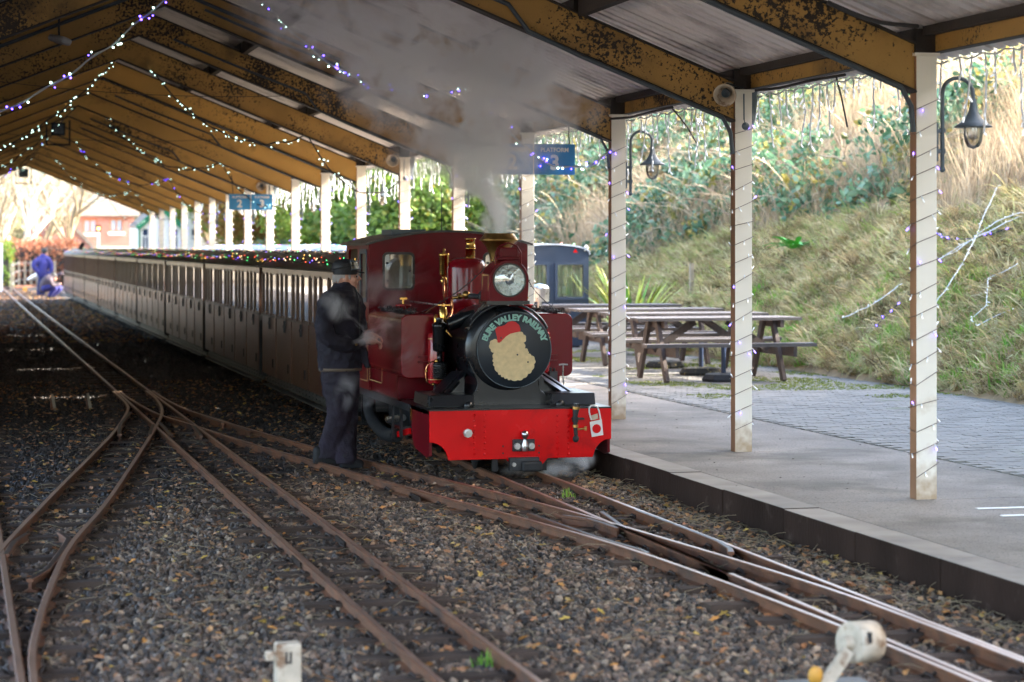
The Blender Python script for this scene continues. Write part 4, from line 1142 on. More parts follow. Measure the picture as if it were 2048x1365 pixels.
# dark lights on the engine's tanks
for s, nm in ((-1, 'left'), (1, 'right')):
    mb = MB()
    for j in range(3):
        mb.tube([(LX+s*.60 + .03*math.sin(k*1.7+j*2), T0+.02+k*.07, TZ1+.02 + .012*math.sin(k*2.3+j)) for k in range(20)], .009, 4)
    for k in range(90):
        p = Vector((LX+s*.60+random.uniform(-.05, .05), T0+random.uniform(0, 1.4), TZ1+.025)); mb.tube([p, p+Vector((random.uniform(-.02, .02), random.uniform(-.03, .03), random.uniform(.0, .035)))], .004, 4)
    o = mb.build('unlit_fairy_lights', M['cable'], None, fix=False)
    tag(o, 'dark unlit fairy lights bundled along the top of the engine\'s %s tank' % ('near' if s < 0 else 'platform side'), 'fairy lights', 'unlit fairy lights on the engine')
pts_w = [Q(560, 470, 18.3), Q(690, 400, 18.0), Q(790, 330, 17.7), Q(890, 240, 17.2), Q(930, 205, 17.0)]
mb = MB().tube(spline(pts_w, .08), .004, 4)
pts2 = [Q(1060, 210, 17.0), Q(1105, 310, 17.1), Q(1165, 390, 17.3), Q(1250, 460, 17.5)]
mb.tube(spline(pts2, .08), .004, 4)
for pts_ in (spline(pts_w, .09), spline(pts2, .09)):
    for p in pts_: mb.tube([p, p+Vector((random.uniform(-.02, .02), 0, random.uniform(-.01, .03)))], .004, 4)
tag(mb.build('lamp_top_wire', M['cable'], None, fix=False), 'thin dark fairy light wire slung down from the headlamp over both tanks', 'fairy lights', 'unlit fairy lights on the engine')

# ------------------------------------------------------------------ garlands, column lights, icicles
def garland(name, k, seg, mats, label, rad=.011, cab='cable', every=.05):
    r = empty(name, seg[0][0], label=label, cat='light string', group='light garlands hung across the canopy')
    cb = MB(); bl = [MB() for _ in mats]; st = MB()
    for a, b, s in seg:
        L_ = (Vector(b)-Vector(a)).length
        path = sag(a, b, s, max(12, int(L_/.06)))
        path = [p + Vector((0, .012*math.sin(i*1.3), .012*math.sin(i*.9))) for i, p in enumerate(path)]
        cb.tube(path, .008, 5); cb.tube([p + Vector((.006*math.cos(i), .01*math.cos(i*1.1), .012*math.cos(i*1.1))) for i, p in enumerate(path)], .005, 4)
        for i in range(int(L_/every*1.15)):
            p = path[int(random.random()*(len(path)-1))]
            d = Vector((random.uniform(-1, 1), random.uniform(-.7, .2), random.uniform(-1, .8))).normalized()*random.uniform(.02, .055)
            st.tube([p, p+d*.8], .003, 3, cap=False)
            bl[random.randrange(len(mats))].ball(p+d, rad*random.uniform(.7, 1.25), 6, 4)
    org = Vector(r.location)
    for m_, nm, mt in [(cb, 'cable', M[cab]), (st, 'stem', M['cable_pale'])] + [(b_, 'bulb', M[k_]) for b_, k_ in zip(bl, mats)]:
        m_.v = [tuple(Vector(v)-org) for v in m_.v]
        o = m_.build(nm, mt, r, fix=False)
        if nm != 'cable': o['kind'] = 'stuff'
    return r
gl = {3: ('nearest garland, blue and white leds across the canopy above the engine', ['e_blue', 'e_blue', 'e_white']),
      6: ('second garland from the camera, greenish white leds', ['e_white']),
      9: ('third garland from the camera, greenish white leds behind the black floodlight', ['e_white']),
      12: ('fourth garland from the camera, mixed blue and white leds', ['e_blue', 'e_white']),
      15: ('fifth garland from the camera, small white leds near the far gable', ['e_white']),
      18: ('farthest garland, white leds at the far gable', ['e_white'])}
for k, (lb, mt) in gl.items():
    fy = 13.17 + 3.39*(k-1) - .09
    rd = .0095 if k == 3 else .0068
    seg = [((-1.7, fy, rz(-1.7)-.02), (XR-.05, fy, ZR-.03), .62), ((XR+.45, fy, rz(XR+.45)), (4.55, fy, rz(4.55)), .42), ((4.6, fy, rz(4.6)), (5.85, fy, 2.66), .40)]
    garland('light_garland', k, seg, mt, lb, rd, 'cable_pale' if k == 3 else 'cable', .06 if k < 9 else .10)

# lights wound round the columns: two different windings shared by all
M['wrap_cable'] = pm('smoky_clear_cable', (.20, .15, .12), .5)
def column_wrap(seed):
    rr = random.Random(seed); r = empty('column_light_wrap', (XC, 0, ZP), label='x', cat='light string', group='blue and white lights wound round the canopy columns')
    pts = []; z = .18
    seq = [(-.078, -.058), (.078, -.058), (.078, .058), (-.078, .058)]; turns = 17; bl = {'e_blue_dim': MB(), 'led_off': MB()}; st = MB()
    hh = 2.45/turns
    for t in range(turns):
        for j, (x, y) in enumerate(seq):
            pts.append(Vector((x, y, .18 + hh*(t + j/4) + rr.uniform(-.02, .02) - (.03 if j == 0 else 0))))
    for a, b in zip(pts[:-1], pts[1:]):
        if rr.random() < .85:
            p = a.lerp(b, rr.uniform(.1, .9)); d = Vector((rr.uniform(-.01, .02), -.012 if a.y < 0 and b.y < 0 else rr.uniform(-.01, .01), rr.choice([-1, 1, -1])*rr.uniform(.02, .035)))
            if b.x > 0 and a.x > 0: d.x += .02
            if b.x < 0 and a.x < 0: d.x -= .014
            st.tube([p, p+d*.7], .0045, 5); bl[rr.choice(['e_blue_dim', 'led_off', 'led_off'])].tube([p+d*.6, p+d*1.15], [.006, .004], 5)
    cb = MB().tube(pts, .0027, 5)
    for m_, nm, mt in ((cb, 'cable', M['wrap_cable']), (st, 'stem', M['cable_white']), (bl['e_blue_dim'], 'bulb', M['e_blue_dim']), (bl['led_off'], 'bulb', M['led_off'])):
        o = m_.build(nm, mt, r, fix=False)
        if nm != 'cable': o['kind'] = 'stuff'
    return r
wr = [column_wrap(1), column_wrap(2)]
ordn = ['nearest', 'second', 'third', 'fourth', 'fifth', 'sixth', 'seventh', 'eighth', 'ninth', 'tenth', 'eleventh', 'twelfth', 'thirteenth', 'fourteenth', 'fifteenth', 'sixteenth', 'seventeenth', 'farthest']
for i in range(18):
    fy = FR[i+2]
    c = wr[i] if i < 2 else copy_tree(wr[i % 2])
    c.location.y = fy; c['label'] = 'lights wound round the %s cream column' % (ordn[i] if i in (0, 17) else ordn[i] + ' nearest') 

def icicles(seed, w=3.3):
    rr = random.Random(seed); r = empty('icicle_lights', (6.12, 0, 2.97), label='x', cat='icicle lights', group='white icicle lights hanging under the eave')
    cb = MB(); bb = MB(); y_ = .08
    cb.tube([(0, .0+.1*i*w/3.3, -.01-.012*math.sin(i*1.9)) for i in range(34)], .007, 4)
    while y_ < w-.05:
        L_ = rr.choice([.12, .22, .36, .5, .25, .42, .16])*rr.uniform(.8, 1.15)
        n_ = max(3, int(L_/.04)); path = []
        x_, yy = 0, y_
        for i in range(n_+1):
            path.append(Vector((x_, yy, -L_*i/n_))); x_ += rr.uniform(-.008, .008); yy += rr.uniform(-.010, .010)
        cb.tube(path, .0065, 4)
        for p in path[1:]:
            if rr.random() < .8:
                d = Vector((rr.uniform(-.02, .02), rr.uniform(-.04, .04), -rr.uniform(.01, .045)))
                bb.tube([p, p+d*.5, p+d], [.005, .0075, .005], 4)
        y_ += rr.uniform(.10, .26)
    cb.build('cable', M['cable_white'], r, fix=False); o = bb.build('bulb', M['led_off'], r, fix=False); o['kind'] = 'stuff'
    return r
ic = [icicles(3), icicles(5)]
for i in range(12):
    c = ic[i] if i < 2 else copy_tree(ic[i % 2])
    a = i   # bay between column a and a+1, counted from the camera
    c.location.y = FR[i+2] - 3.39*0 + .05 if i < 11 else FR[1]+.05
    c['label'] = ('white icicle lights under the eave between the %s and %s columns' % (ordn[i], ordn[i+1])) if i < 11 else 'white icicle lights under the eave in front of the nearest column'

# ------------------------------------------------------------------ swan-neck lamps, loudspeakers, downpipes
def swan_lamp():
    r = empty('swan_neck_lamp', (XC+.07, 0, 0), label='x', cat='wall lamp', group='swan neck lamps on the canopy columns')
    MB().box((.0, -.03, 2.32), (.02, .03, 2.56)).box((.02, -.012, 2.37), (.055, .012, 2.395)).box((.02, -.012, 2.50), (.055, .012, 2.525)).build('wall_bracket', M['grey_metal'], r)
    ax = .06; pts = [(ax, 0, 2.28), (ax, 0, 2.70)] + [(ax+.105-.105*math.cos(R(a)), 0, 2.75+.10*math.sin(R(a))) for a in range(0, 181, 15)] + [(ax+.212, 0, 2.70)]
    MB().tube(pts, .013, 10).ball((ax, 0, 2.27), .02, 8, 6).cyl((ax, 0, 2.37), (ax, 0, 2.40), .02, n=10).cyl((ax, 0, 2.50), (ax, 0, 2.53), .02, n=10).build('swan_neck', M['grey_metal'], r)
    lx = ax+.212
    MB().lathe([(.018, 2.72), (.022, 2.68), (.03, 2.64), (.05, 2.60), (.08, 2.57), (.118, 2.545), (.118, 2.538), (.07, 2.545), (.03, 2.56)], (lx, 0, 0), 'Z', 28).build('lamp_shade', M['grey_metal'], r)
    MB().lathe([(.060, 2.542), (.062, 2.50), (.055, 2.45), (.038, 2.415), (0, 2.40)], (lx, 0, 0), 'Z', 20).build('lamp_globe', M['frost'], r)
    MB().lathe([(.02, 2.54), (.03, 2.50), (.03, 2.47), (0, 2.455)], (lx, 0, 0), 'Z', 14).build('lamp_bulb', M['white_worn'], r)
    return r
M['frost'] = glass_mat('smoky_lamp_glass', (0.85, 0.82, 0.70), .35, .2)
sw0 = swan_lamp()
for n_, k in enumerate((1, 3, 5, 7, 9, 11, 13)):
    c = sw0 if n_ == 0 else copy_tree(sw0)
    c.location.y = FR[k+1]; c['label'] = 'grey swan neck lamp with conical shade on the %s column' % (ordn[k-1] if k == 1 else ordn[k-1] + ' nearest')
def horn():
    r = empty('horn_loudspeaker', (XC-.15, 0, 2.98), label='x', cat='loudspeaker', group='horn loudspeakers on the column heads')
    d = Vector((-.42, -.85, -.30)).normalized()
    q = d.to_track_quat('Z', 'Y')
    def L_(prof, c=(0, 0, 0), n=26):
        mb = MB().lathe(prof, (0, 0, 0), 'Z', n); mb.v = [tuple(q @ Vector(v) + Vector(c)) for v in mb.v]; return mb
    b = L_([(.0, -.13), (.05, -.13), (.055, -.12), (.055, -.06), (.038, -.04), (.045, .0), (.062, .06), (.085, .115), (.09, .118), (.08, .115), (.055, .06), (.035, .02), (.03, .0), (0, 0)]).build('horn', M['white_worn'], r)
    L_([(0, .03), (.02, .035), (.03, .06), (.034, .065), (.03, .03), (0, .02)]).build('horn_throat', M['grey_metal'], r)
    MB().bar((.0, 0, .06), (.15, .02, .03), .02, .012).bar((0, 0, .05), (.0, 0, -.02), .016, .01).build('mount_strap', M['iron'], r)
    MB().tube([(.12, -.06, -.02), (.12, -.065, -.22)], .006, 5).lathe([(0, -.005), (.03, -.005), (.03, .005), (0, .005)], (.13, -.07, -.27), 'Y', 14).tube([(.12, -.065, -.22), (.13, -.068, -.26)], .004, 4).build('junction_disc', M['grey_metal'], r)
    return r
h0 = horn()
for n_, k in enumerate((2, 6, 10)):
    c = h0 if n_ == 0 else copy_tree(h0)
    c.location.y = FR[k+1]-.08; c['label'] = ['large pale horn loudspeaker on the second nearest column', 'pale horn loudspeaker on the sixth nearest column, beside the steam', 'small far horn loudspeaker above the far platform sign'][n_]
def downpipe():
    mb = MB().tube(spline([(.12, .10, 3.02), (.12, .10, 2.90), (.09, .09, 2.74), (.03, .10, 2.64), (.0, .11, 2.5), (0, .11, .2)], .06), .045, 14)
    for z in (2.86, 2.62): mb.lathe([(.05, z), (.05, z+.04)], (.08 if z > 2.7 else .0+.01, .10, 0), 'Z', 14)
    return mb.build('downpipe', M['grey_metal'], None)
d0 = downpipe()
for n_, k in enumerate((2, 6, 10, 14)):
    c = d0 if n_ == 0 else copy_tree(d0)
    c.location = (XC, FR[k+1], 0); tag(c, 'grey round rainwater pipe behind the %s nearest column' % ordn[k-1], 'downpipe', 'rainwater pipes behind the columns')

# platform signs
def platform_sign():
    r = empty('platform_sign', (5.12, 0, 2.44), label='x', cat='sign', group='blue platform signs hung under the canopy')
    W_, H_ = .385, .28
    for sx, dg in ((-.5, '2'), (.5, '3')):
        b_ = plate('sign_panel', rrect(sx*(W_+.014)-W_/2, 0, sx*(W_+.014)+W_/2, H_, .004, 2), [], .012, M['sign_blue'], r, 'XZ', 0)
        cx_ = sx*(W_+.014)
        for t, sz, zz_, bd in (('PLATFORM', .054, H_-.055, .0016), (dg, .185, .105, .006)):
            vs, fs = text_parts(t, sz, bd, .0008)
            mb = MB().add([(cx_+v.x, -.0015-v.z, zz_+v.y) for v in vs], fs)
            o = mb.build('lettering', M['white'], None); o.parent = b_
    MB().box((-.006, -.004, .0), (.006, .010, H_)).build('sign_divider', M['white'], r)
    MB().tube([(-.32, .01, H_), (-.32, .03, H_+.08), (-.34, .04, .62)], .007, 5).tube([(.34, .01, H_), (.34, .02, H_+.1), (.34, .04, .48)], .007, 5).build('chain', M['iron'], r)
    return r
s0 = platform_sign()
s0.location.y = 19.90; s0['label'] = 'large blue sign reading PLATFORM 2 and PLATFORM 3, half lost in steam'
s1 = copy_tree(s0); s1.location.y = 40.2; s1['label'] = 'far small blue sign reading PLATFORM 2 and PLATFORM 3 in clear air'
# floodlights under the ridge and the tube lamp on the left rafters
def flood(y_, x_, sc, lb):
    r = empty('floodlight', (x_, y_, 0), label=lb, cat='floodlight', group='black framed floodlights under the ridge')
    z1 = rz(x_)-.01; w_ = .23*sc; h_ = .46*sc
    MB().box((-w_, 0, z1-h_), (-w_+.03, .03, z1+.02)).box((w_-.03, 0, z1-h_), (w_, .03, z1+.02)).box((-w_, 0, z1-h_), (w_, .03, z1-h_+.03)).build('bracket', M['black_matt'], r)
    MB().box((-.13*sc, -.07, z1-.27*sc), (.13*sc, .05, z1-.03*sc)).build('lamp_housing', M['black_matt'], r, bevel=.01)
    MB().box((-.10*sc, -.075, z1-.24*sc), (.10*sc, -.071, z1-.06*sc)).build('lens', M['grey_metal'], r)
    return r
f0 = flood(FR[11]-.2, 1.88, 1.0, 'black floodlight in a square frame under the ridge, the nearer one')
flood(FR[19]+.1, 2.02, 1.1, 'far black floodlight frame against the sky at the gable end')
bp = at(118, 80, Y=FR[5]-.1)
r = empty('bulkhead_lamp', bp, label='grey bulkhead lamp slung under the dark left-hand rafters', cat='lamp')
o = MB().cbox((0, 0, 0), (.12, .34, .07), Matrix.Rotation(.35, 3, 'Y') @ Matrix.Rotation(.5, 3, 'Z')).build('lamp_body', M['cable_pale'], r, bevel=.025)
MB().tube([(0, 0, .03), (0, 0, .5)], .012, 6).build('lamp_stem', M['iron'], r)
# loose cables about the column heads
tag(MB().tube(spline([at(1655,5,Y=12.6), at(1700,25,Y=12.6), at(1760,45,Y=12.7), at(1835,53,Y=12.9)], .1), .014, 6).build('slack_cable', M['cable'], None), 'thick black cable slack under the roof at top right', 'cable')
tag(MB().tube(spline([at(1500,182,Y=16.6), at(1560,176,Y=16.2), at(1620,162,Y=15.6), at(1690,150,Y=15.0)], .1), .011, 6).tube(spline([at(1672,152,Y=15.1), at(1684,200,Y=15.1), at(1695,255,Y=15.1)], .1), .007, 5).build('slack_cable', M['cable'], None), 'thin black cable along the eave with a loose end, right of the second column', 'cable')
tag(MB().tube(spline([at(1222,238,Y=19.9), at(1260,235,Y=19.4), at(1300,225,Y=18.8), at(1345,215,Y=18.3)], .1), .011, 6).tube(spline([at(1345,218,Y=18.3), at(1375,255,Y=18.3), at(1395,290,Y=18.3), at(1392,305,Y=18.3)], .1), .007, 5).build('slack_cable', M['cable'], None), 'thin black cable drooping from the eave between the second and third columns', 'cable')

# ------------------------------------------------------------------ picnic tables, parasol bases, posts
def picnic_table(L_=2.05):
    r = empty('picnic_table', (0, 0, ZP), label='x', cat='picnic table', group='weathered picnic tables on the paving')
    pl1 = MB().box((-L_/2, -.045, -.035), (L_/2, .045, 0)).mesh('table_plank', M['wood'])
    for i in range(7):
        o = link_mesh('table_plank', pl1, None, r); o.location = (random.uniform(-.012, .012), -.33+i*.11 + random.uniform(-.003, .003), .75); 
    pl2 = MB().box((-L_/2-.02, -.065, -.04), (L_/2+.02, .065, 0)).mesh('seat_plank', M['wood'])
    for s in (-1, 1):
        for j in (0, 1):
            o = link_mesh('seat_plank', pl2, None, r); o.location = (random.uniform(-.015, .015), s*(.62+.14*j), .46)
    for sx in (-1, 1):
        x = sx*(L_/2-.30)
        for sy in (-1, 1):
            MB().bar((x, sy*.54, 0), (x, sy*.16, .715), .045, .095, up=(0, 1, 0)).build('leg', M['wood_side'], r)
        MB().box((x+.024, -.80, .30), (x+.066, .80, .418)).build('seat_bearer', M['wood_side'], r)
        MB().box((x+.024, -.37, .63), (x+.066, .37, .713)).build('top_bearer', M['wood_side'], r)
        MB().bar((x, 0, .36), (x-sx*.52, 0, .70), .05, .085).build('brace', M['wood_side'], r)
    return r
t0 = picnic_table()
for n_, (x, y_, rz_, lb) in enumerate(((8.78, 25.6, .0, 'nearest picnic table, its end standing clear to the right of the second column'), (9.03, 27.4, -.02, 'second picnic table from the camera, behind the nearest one'),
                           (9.13, 29.4, .02, 'third picnic table from the camera'), (9.25, 31.6, .0, 'farthest picnic table, just in front of the blue coach'))):
    c = t0 if n_ == 0 else copy_tree(t0)
    c.location = (x, y_, ZP); c.rotation_euler.z = rz_; c['label'] = lb
for n_, (px, py, mt, ph, lb) in enumerate(((1330, 736, 'mossy', 0, 'low black parasol base under the tables, leftmost'), (1402, 750, 'mossy', .5, 'mottled yellowish parasol base with a navy pole under the picnic tables'), (1447, 763, 'rubber', .52, 'black eight sided parasol base with navy pole by the second column'))):
    p = at(px, py, Z=ZP)
    r = empty('parasol_base', p, label=lb, cat='parasol base', group='parasol bases under the picnic tables')
    MB().lathe([(0, .0), (.26, .0), (.27, .03), (.23, .085), (.10, .10), (0, .10)], (0, 0, 0), 'Z', 8 if n_ != 1 else 20, smooth=False).build('base', M[mt], r)
    if ph: MB().cyl((0, 0, .10), (0, 0, .10+ph*.6), .03, n=14).build('pole_socket', M['navy_pole'], r)
p = at(1383, 612, Y=34.5)
q = MB().box((p.x-.03, p.y-.03, bank_h(p.x, p.y)-.3 if p.x > 10.4 else ZP), (p.x+.03, p.y+.03, at(1383, 527, Y=34.5).z)).build('wooden_post', M['post_wood'], None)
tag(q, 'thin pale wooden post standing behind the picnic tables', 'post')

# ------------------------------------------------------------------ navy coaches on the far platform
def navy_coach():
    r = empty('navy_coach', (9.08, 0, 0), label='x', cat='coach', group='dark blue coaches on the far platform')
    hw, z0, z1 = .62, .22, 1.66
    L_ = 6.4
    def arcp(n=12): return [(hw*math.cos(math.pi*i/n), z1 + .16*math.sin(math.pi*i/n)**.8) for i in range(n+1)]
    wins = [(-.45, -.0), (.10, .52)]
    holes = [rrect(a, .98, b, 1.50, .01, 1) for a, b in ((-.50, -.07), (.10, .53))]
    plate('end_wall', [(-hw, z0), (hw, z0)] + arcp(), holes, .04, M['navy'], r, 'XZ', 0)
    for a, b in ((-.50, -.07), (.10, .53)):
        f_ = plate('window_frame', rrect(a-.035, .945, b+.035, 1.535, .01, 1), [rrect(a+.005, .985, b-.005, 1.495, .01, 1)], .03, M['navy'], r, 'XZ', -.03)
        o = MB().box((a, .012, .98), (b, .016, 1.50)).build('pane', M['glass'], None); o.parent = f_
        cu = MB()
        for j in range(9):
            if j in (3, 6): continue
            x_ = a+.02+(b-a-.04)*j/9; cu.tube([(x_+.02, .10, .9), (x_+.02, .10, 1.5)], [.022, .018], 6)
        o = cu.build('curtain', M['curtain'], None); o.parent = f_
        o = MB().box((a+.1, .06, 1.04), (a+.16, .062, 1.16)).build('paper_note', M['white'], None); o.parent = f_
    for s in (-1, 1):
        x = s*hw
        MB().box((min(x, x-s*.03), .04, z0), (max(x, x-s*.03), L_, .98)).build('side_panel', M['navy'], r)
        MB().box((min(x, x-s*.03), .04, 1.45), (max(x, x-s*.03), L_, z1)).build('cant_rail', M['navy'], r)
        mb = MB()
        for j in range(9): mb.box((min(x, x-s*.03), .04+j*(L_-.08)/8.2, .98), (max(x, x-s*.03), .12+j*(L_-.08)/8.2, 1.45))
        mb.build('window_posts', M['navy'], r)
    MB().box((-hw, L_, z0), (hw, L_+.03, z1)).build('end_wall', M['navy'], r)
    pr = arcp(); n = len(pr); vs = [(x*1.03, y_, z+.01) for y_ in (-.03, L_+.05) for x, z in pr] + [(x*1.03, y_, z-.012) for y_ in (-.03, L_+.05) for x, z in pr]
    fs = [(i, i+1, n+i+1, n+i) for i in range(n-1)] + [(2*n+i, 3*n+i, 3*n+i+1, 2*n+i+1) for i in range(n-1)] + [(i, 2*n+i, 2*n+i+1, i+1) for i in range(n-1)]
    MB().add(vs, fs).build('roof', [M['white_roof']], r)
    MB().box((-.5, .1, .05), (.5, L_-.1, .215)).build('underframe', M['black_matt'], r)
    bl = [MB() for _ in range(4)]
    for i in range(46): bl[i % 4].ball((random.uniform(-.5, .5), random.uniform(0, L_), 1.80+random.uniform(0, .03)), .014, 5, 4)
    for b_, k in zip(bl, ('e_red', 'e_green', 'e_blue', 'e_white')):
        o = b_.build('roof_bulb', M[k], r, fix=False); o['kind'] = 'stuff'
    return r
n0 = navy_coach()
MBt = plate('warning_triangle', [(.36, 1.69), (.44, 1.69), (.40, 1.75)], [], .004, M['red'], n0, 'XZ', -.006)
o = MB().tube([(.55, 0, 1.72), (.60, -.03, 1.76), (.57, -.03, 1.80), (.54, -.03, 1.77)], .012, 6).build('roof_hook', M['white'], n0)
for i in range(7):
    c = n0 if i == 0 else copy_tree(n0)
    c.location.y = 34.2 + 6.7*i; c['label'] = 'dark blue coach end with two curtained windows behind the picnic tables' if i == 0 else 'dark blue coach with fairy lit pale roof, %s from the camera' % nth[i]
# grey round lid just seen by the blue coach
p = at(1082, 578, Y=30.5)
tag(MB().lathe([(.13, -.18), (.135, 0), (.14, .01), (.10, .05), (.0, .075)], (p.x-.02, p.y, p.z), 'Z', 24).lathe([(.03, -.75), (.03, -.18)], (p.x-.02, p.y, p.z), 'Z', 10).build('litter_bin', [M['steel']], None), 'round steel litter bin top by the blue coach, behind the engine tank', 'bin')

# ------------------------------------------------------------------ point levers and stakes in the ballast
p = at(1716, 1285, Z=.22); 
r = empty('point_lever', (p.x, p.y, 0), label='white weighted point lever with thick handle arm at lower right', cat='point lever', group='weighted point levers in the ballast')
def w2(x, y, dy=0): q = at(1300 + x/2.703, 860 + y/2.703, Y=p.y+dy); return q - Vector((p.x, p.y, 0))
a_ = w2(1060, 1130, -.03); b_ = w2(1200, 1130, .05)
mb = MB(); c0_, c1_ = w2(1085, 1150, -.02), w2(1195, 1142, .03)
d_ = (c1_-c0_).normalized()
mb.tube([c0_-d_*.004, c0_, c1_, c1_+d_*.004], [.070, .082, .082, .070], 28)
wt = mb.build('weight', M['white_worn'], r)
mb = MB().tube([c0_-d_*.004, c0_-d_*.045], [.03, .022], 10); mb.build('weight_boss', M['white_worn'], r)
mb = MB().bar(w2(1075, 1190, -.045), w2(930, 1400, -.05), .022, .05).bar(w2(930, 1400, -.05), w2(860, 1520, -.05), .022, .05); mb.build('handle_arm', M['white_worn'], r)
s_ = (c0_+c1_)/2 + Vector((.0, -.085, .03)); MB().box(tuple(s_-Vector((.008, .008, .022))), tuple(s_+Vector((.008, .004, .022)))).build('slot', M['black_matt'], r)
MB().ball(tuple(w2(895, 1330, -.08)), .032, 12, 8, (1, .5, 1.2)).build('yellow_cap', M['yellow'], r)
MB().box((-.30, -.12, -.02), (.05, .12, .06)).build('base_plate', M['clip'], r)
p = at(575, 1325, Z=.16)
r = empty('point_lever', (p.x, p.y, 0), label='blurred white block of a point lever low in the left foreground', cat='point lever', group='weighted point levers in the ballast')
MB().box((-.048, -.03, .055), (.052, .05, .235)).build('weight', M['white_worn'], r, bevel=.008)
MB().box((-.085, -.01, .17), (-.048, .03, .205)).build('weight_boss', M['white_worn'], r, bevel=.004)
MB().box((.005, -.034, .165), (.012, -.0305, .205)).box((-.012, -.034, .165), (-.005, -.0305, .205)).box((-.012, -.034, .160), (.012, -.0305, .165)).build('slot', M['black_matt'], r)
MB().box((-.03, .0, -.05), (.03, .04, .055)).build('stem', M['clip'], r)
for n_, (x1, y1_, x2, y2_, lb) in enumerate(((112, 822, 104, 789, 'left one of two small leaning timber stakes in the dark ballast'), (183, 819, 175, 787, 'right one of two small leaning timber stakes in the dark ballast'))):
    a_ = at(x1, y1_, Z=0); b_ = at(x2, y2_, Y=a_.y)
    r = empty('track_stake', a_, label=lb, cat='stake', group='leaning stakes in the ballast')
    MB().bar((0, 0, -.05), b_-a_, .045, .03).build('stake', M['post_wood'], r)
    MB().box((-.06, -.02, 0), (-.03, .02, .13)).build('rusty_bracket', M['rail'], r)

# ------------------------------------------------------------------ people
def ring(c, rx, ry, n=14, ax=None):
    """ellipse ring round c, across direction ax"""
    c = Vector(c); ax = Vector(ax or (0, 0, 1)).normalized()
    u = Vector((1, 0, 0)); u = (u - ax*u.dot(ax)); u = u.normalized() if u.length > .2 else Vector((0, 0, 1)) ; w = ax.cross(u).normalized()
    return [c + u*rx*math.cos(2*math.pi*i/n) + w*ry*math.sin(2*math.pi*i/n) for i in range(n)]
def limb(mb, pts, rs, n=12):
    path = spline(pts, .03); L_ = len(path)-1
    rr = []
    for i in range(L_+1):
        t = i/L_*(len(rs)-1); k = min(int(t), len(rs)-2); rr.append(rs[k] + (rs[k+1]-rs[k])*(t-k))
    mb.tube(path, rr, n); mb.ball(tuple(path[0]), rr[0]*.98, n, 8); mb.ball(tuple(path[-1]), rr[-1]*.98, n, 8)
def remesh(o, v, smooth=4, fold=0.0, fs=.08):
    m_ = o.modifiers.new('remesh', 'REMESH'); m_.mode = 'VOXEL'; m_.voxel_size = v; m_.use_smooth_shade = True
    s_ = o.modifiers.new('smooth', 'SMOOTH'); s_.iterations = smooth; s_.factor = .5
    if fold:
        tx = bpy.data.textures.new('folds', 'CLOUDS'); tx.noise_scale = fs; tx.noise_depth = 2
        d_ = o.modifiers.new('folds', 'DISPLACE'); d_.texture = tx; d_.strength = fold; d_.mid_level = .5; d_.texture_coords = 'GLOBAL'
MY = 17.75
mo = at(683, 930, Y=MY); mo = Vector((mo.x, MY, 0.02))
man = MB()
def mp(px, py, dy=0.0):   # place on the driver, relative to his feet
    q = at(px, py, Y=MY) - mo; return Vector((q.x, dy, q.z))
def px_rings(mb, rows, n=18, lean=None):
    rings = []
    for r_ in rows:
        py, xl, xr, hd = r_[:4]; dy = r_[4] if len(r_) > 4 else 0
        a, b = mp(xl, py), mp(xr, py); c = (a+b)/2; rings.append([c + Vector(((b.x-a.x)/2*math.cos(2*math.pi*i/n), dy + hd*math.sin(2*math.pi*i/n), 0)) for i in range(n)])
    mb.loft(rings)
# body: head with face, neck, trunk, arms, hands with fingers, legs and feet in one surface
hc = mp(692, 553)
man.ball(tuple(hc + Vector((-.008, 0, .012))), .1, 18, 14, (.98, .76, 1.08))
man.ball(tuple(hc + Vector((.025, 0, -.05))), .07, 16, 12, (.95, .85, 1.0))
man.ball(tuple(hc + Vector((.062, 0, -.088))), .028, 12, 8, (1, 1.1, .8))
man.tube([hc + Vector((.085, 0, .018)), hc + Vector((.112, 0, -.024)), hc + Vector((.09, 0, -.034))], [.010, .017, .012], 8)
man.ball(tuple(hc + Vector((.086, 0, -.056))), .016, 10, 6, (.8, 1.4, .5)); man.ball(tuple(hc + Vector((.082, 0, -.070))), .015, 10, 6, (.8, 1.3, .5))
man.ball(tuple(hc + Vector((-.012, -.074, -.012))), .03, 12, 8, (.75, .35, 1.1)); man.ball(tuple(hc + Vector((-.012, .074, -.012))), .03, 12, 8, (.75, .35, 1.1))
man.ball(tuple(hc + Vector((.07, -.03, .012))), .02, 10, 8, (.8, 1, .7)); man.ball(tuple(hc + Vector((.05, -.045, -.03))), .032, 10, 8)
limb(man, [hc + Vector((-.02, 0, -.06)), mp(686, 600)], [.058, .065])
limb(man, [mp(684, 610), mp(682, 670), mp(682, 715)], [.09, .08, .07], 14)
nw, fw = mp(731, 681, -.10), mp(738, 672, .07)      # near and far wrist
limb(man, [mp(662, 602, -.16), mp(642, 642, -.215), mp(648, 673, -.215), mp(682, 686, -.185), nw], [.035, .034, .032, .03, .028])
limb(man, [mp(690, 604, .15), mp(703, 665, .19), fw], [.035, .034, .028])
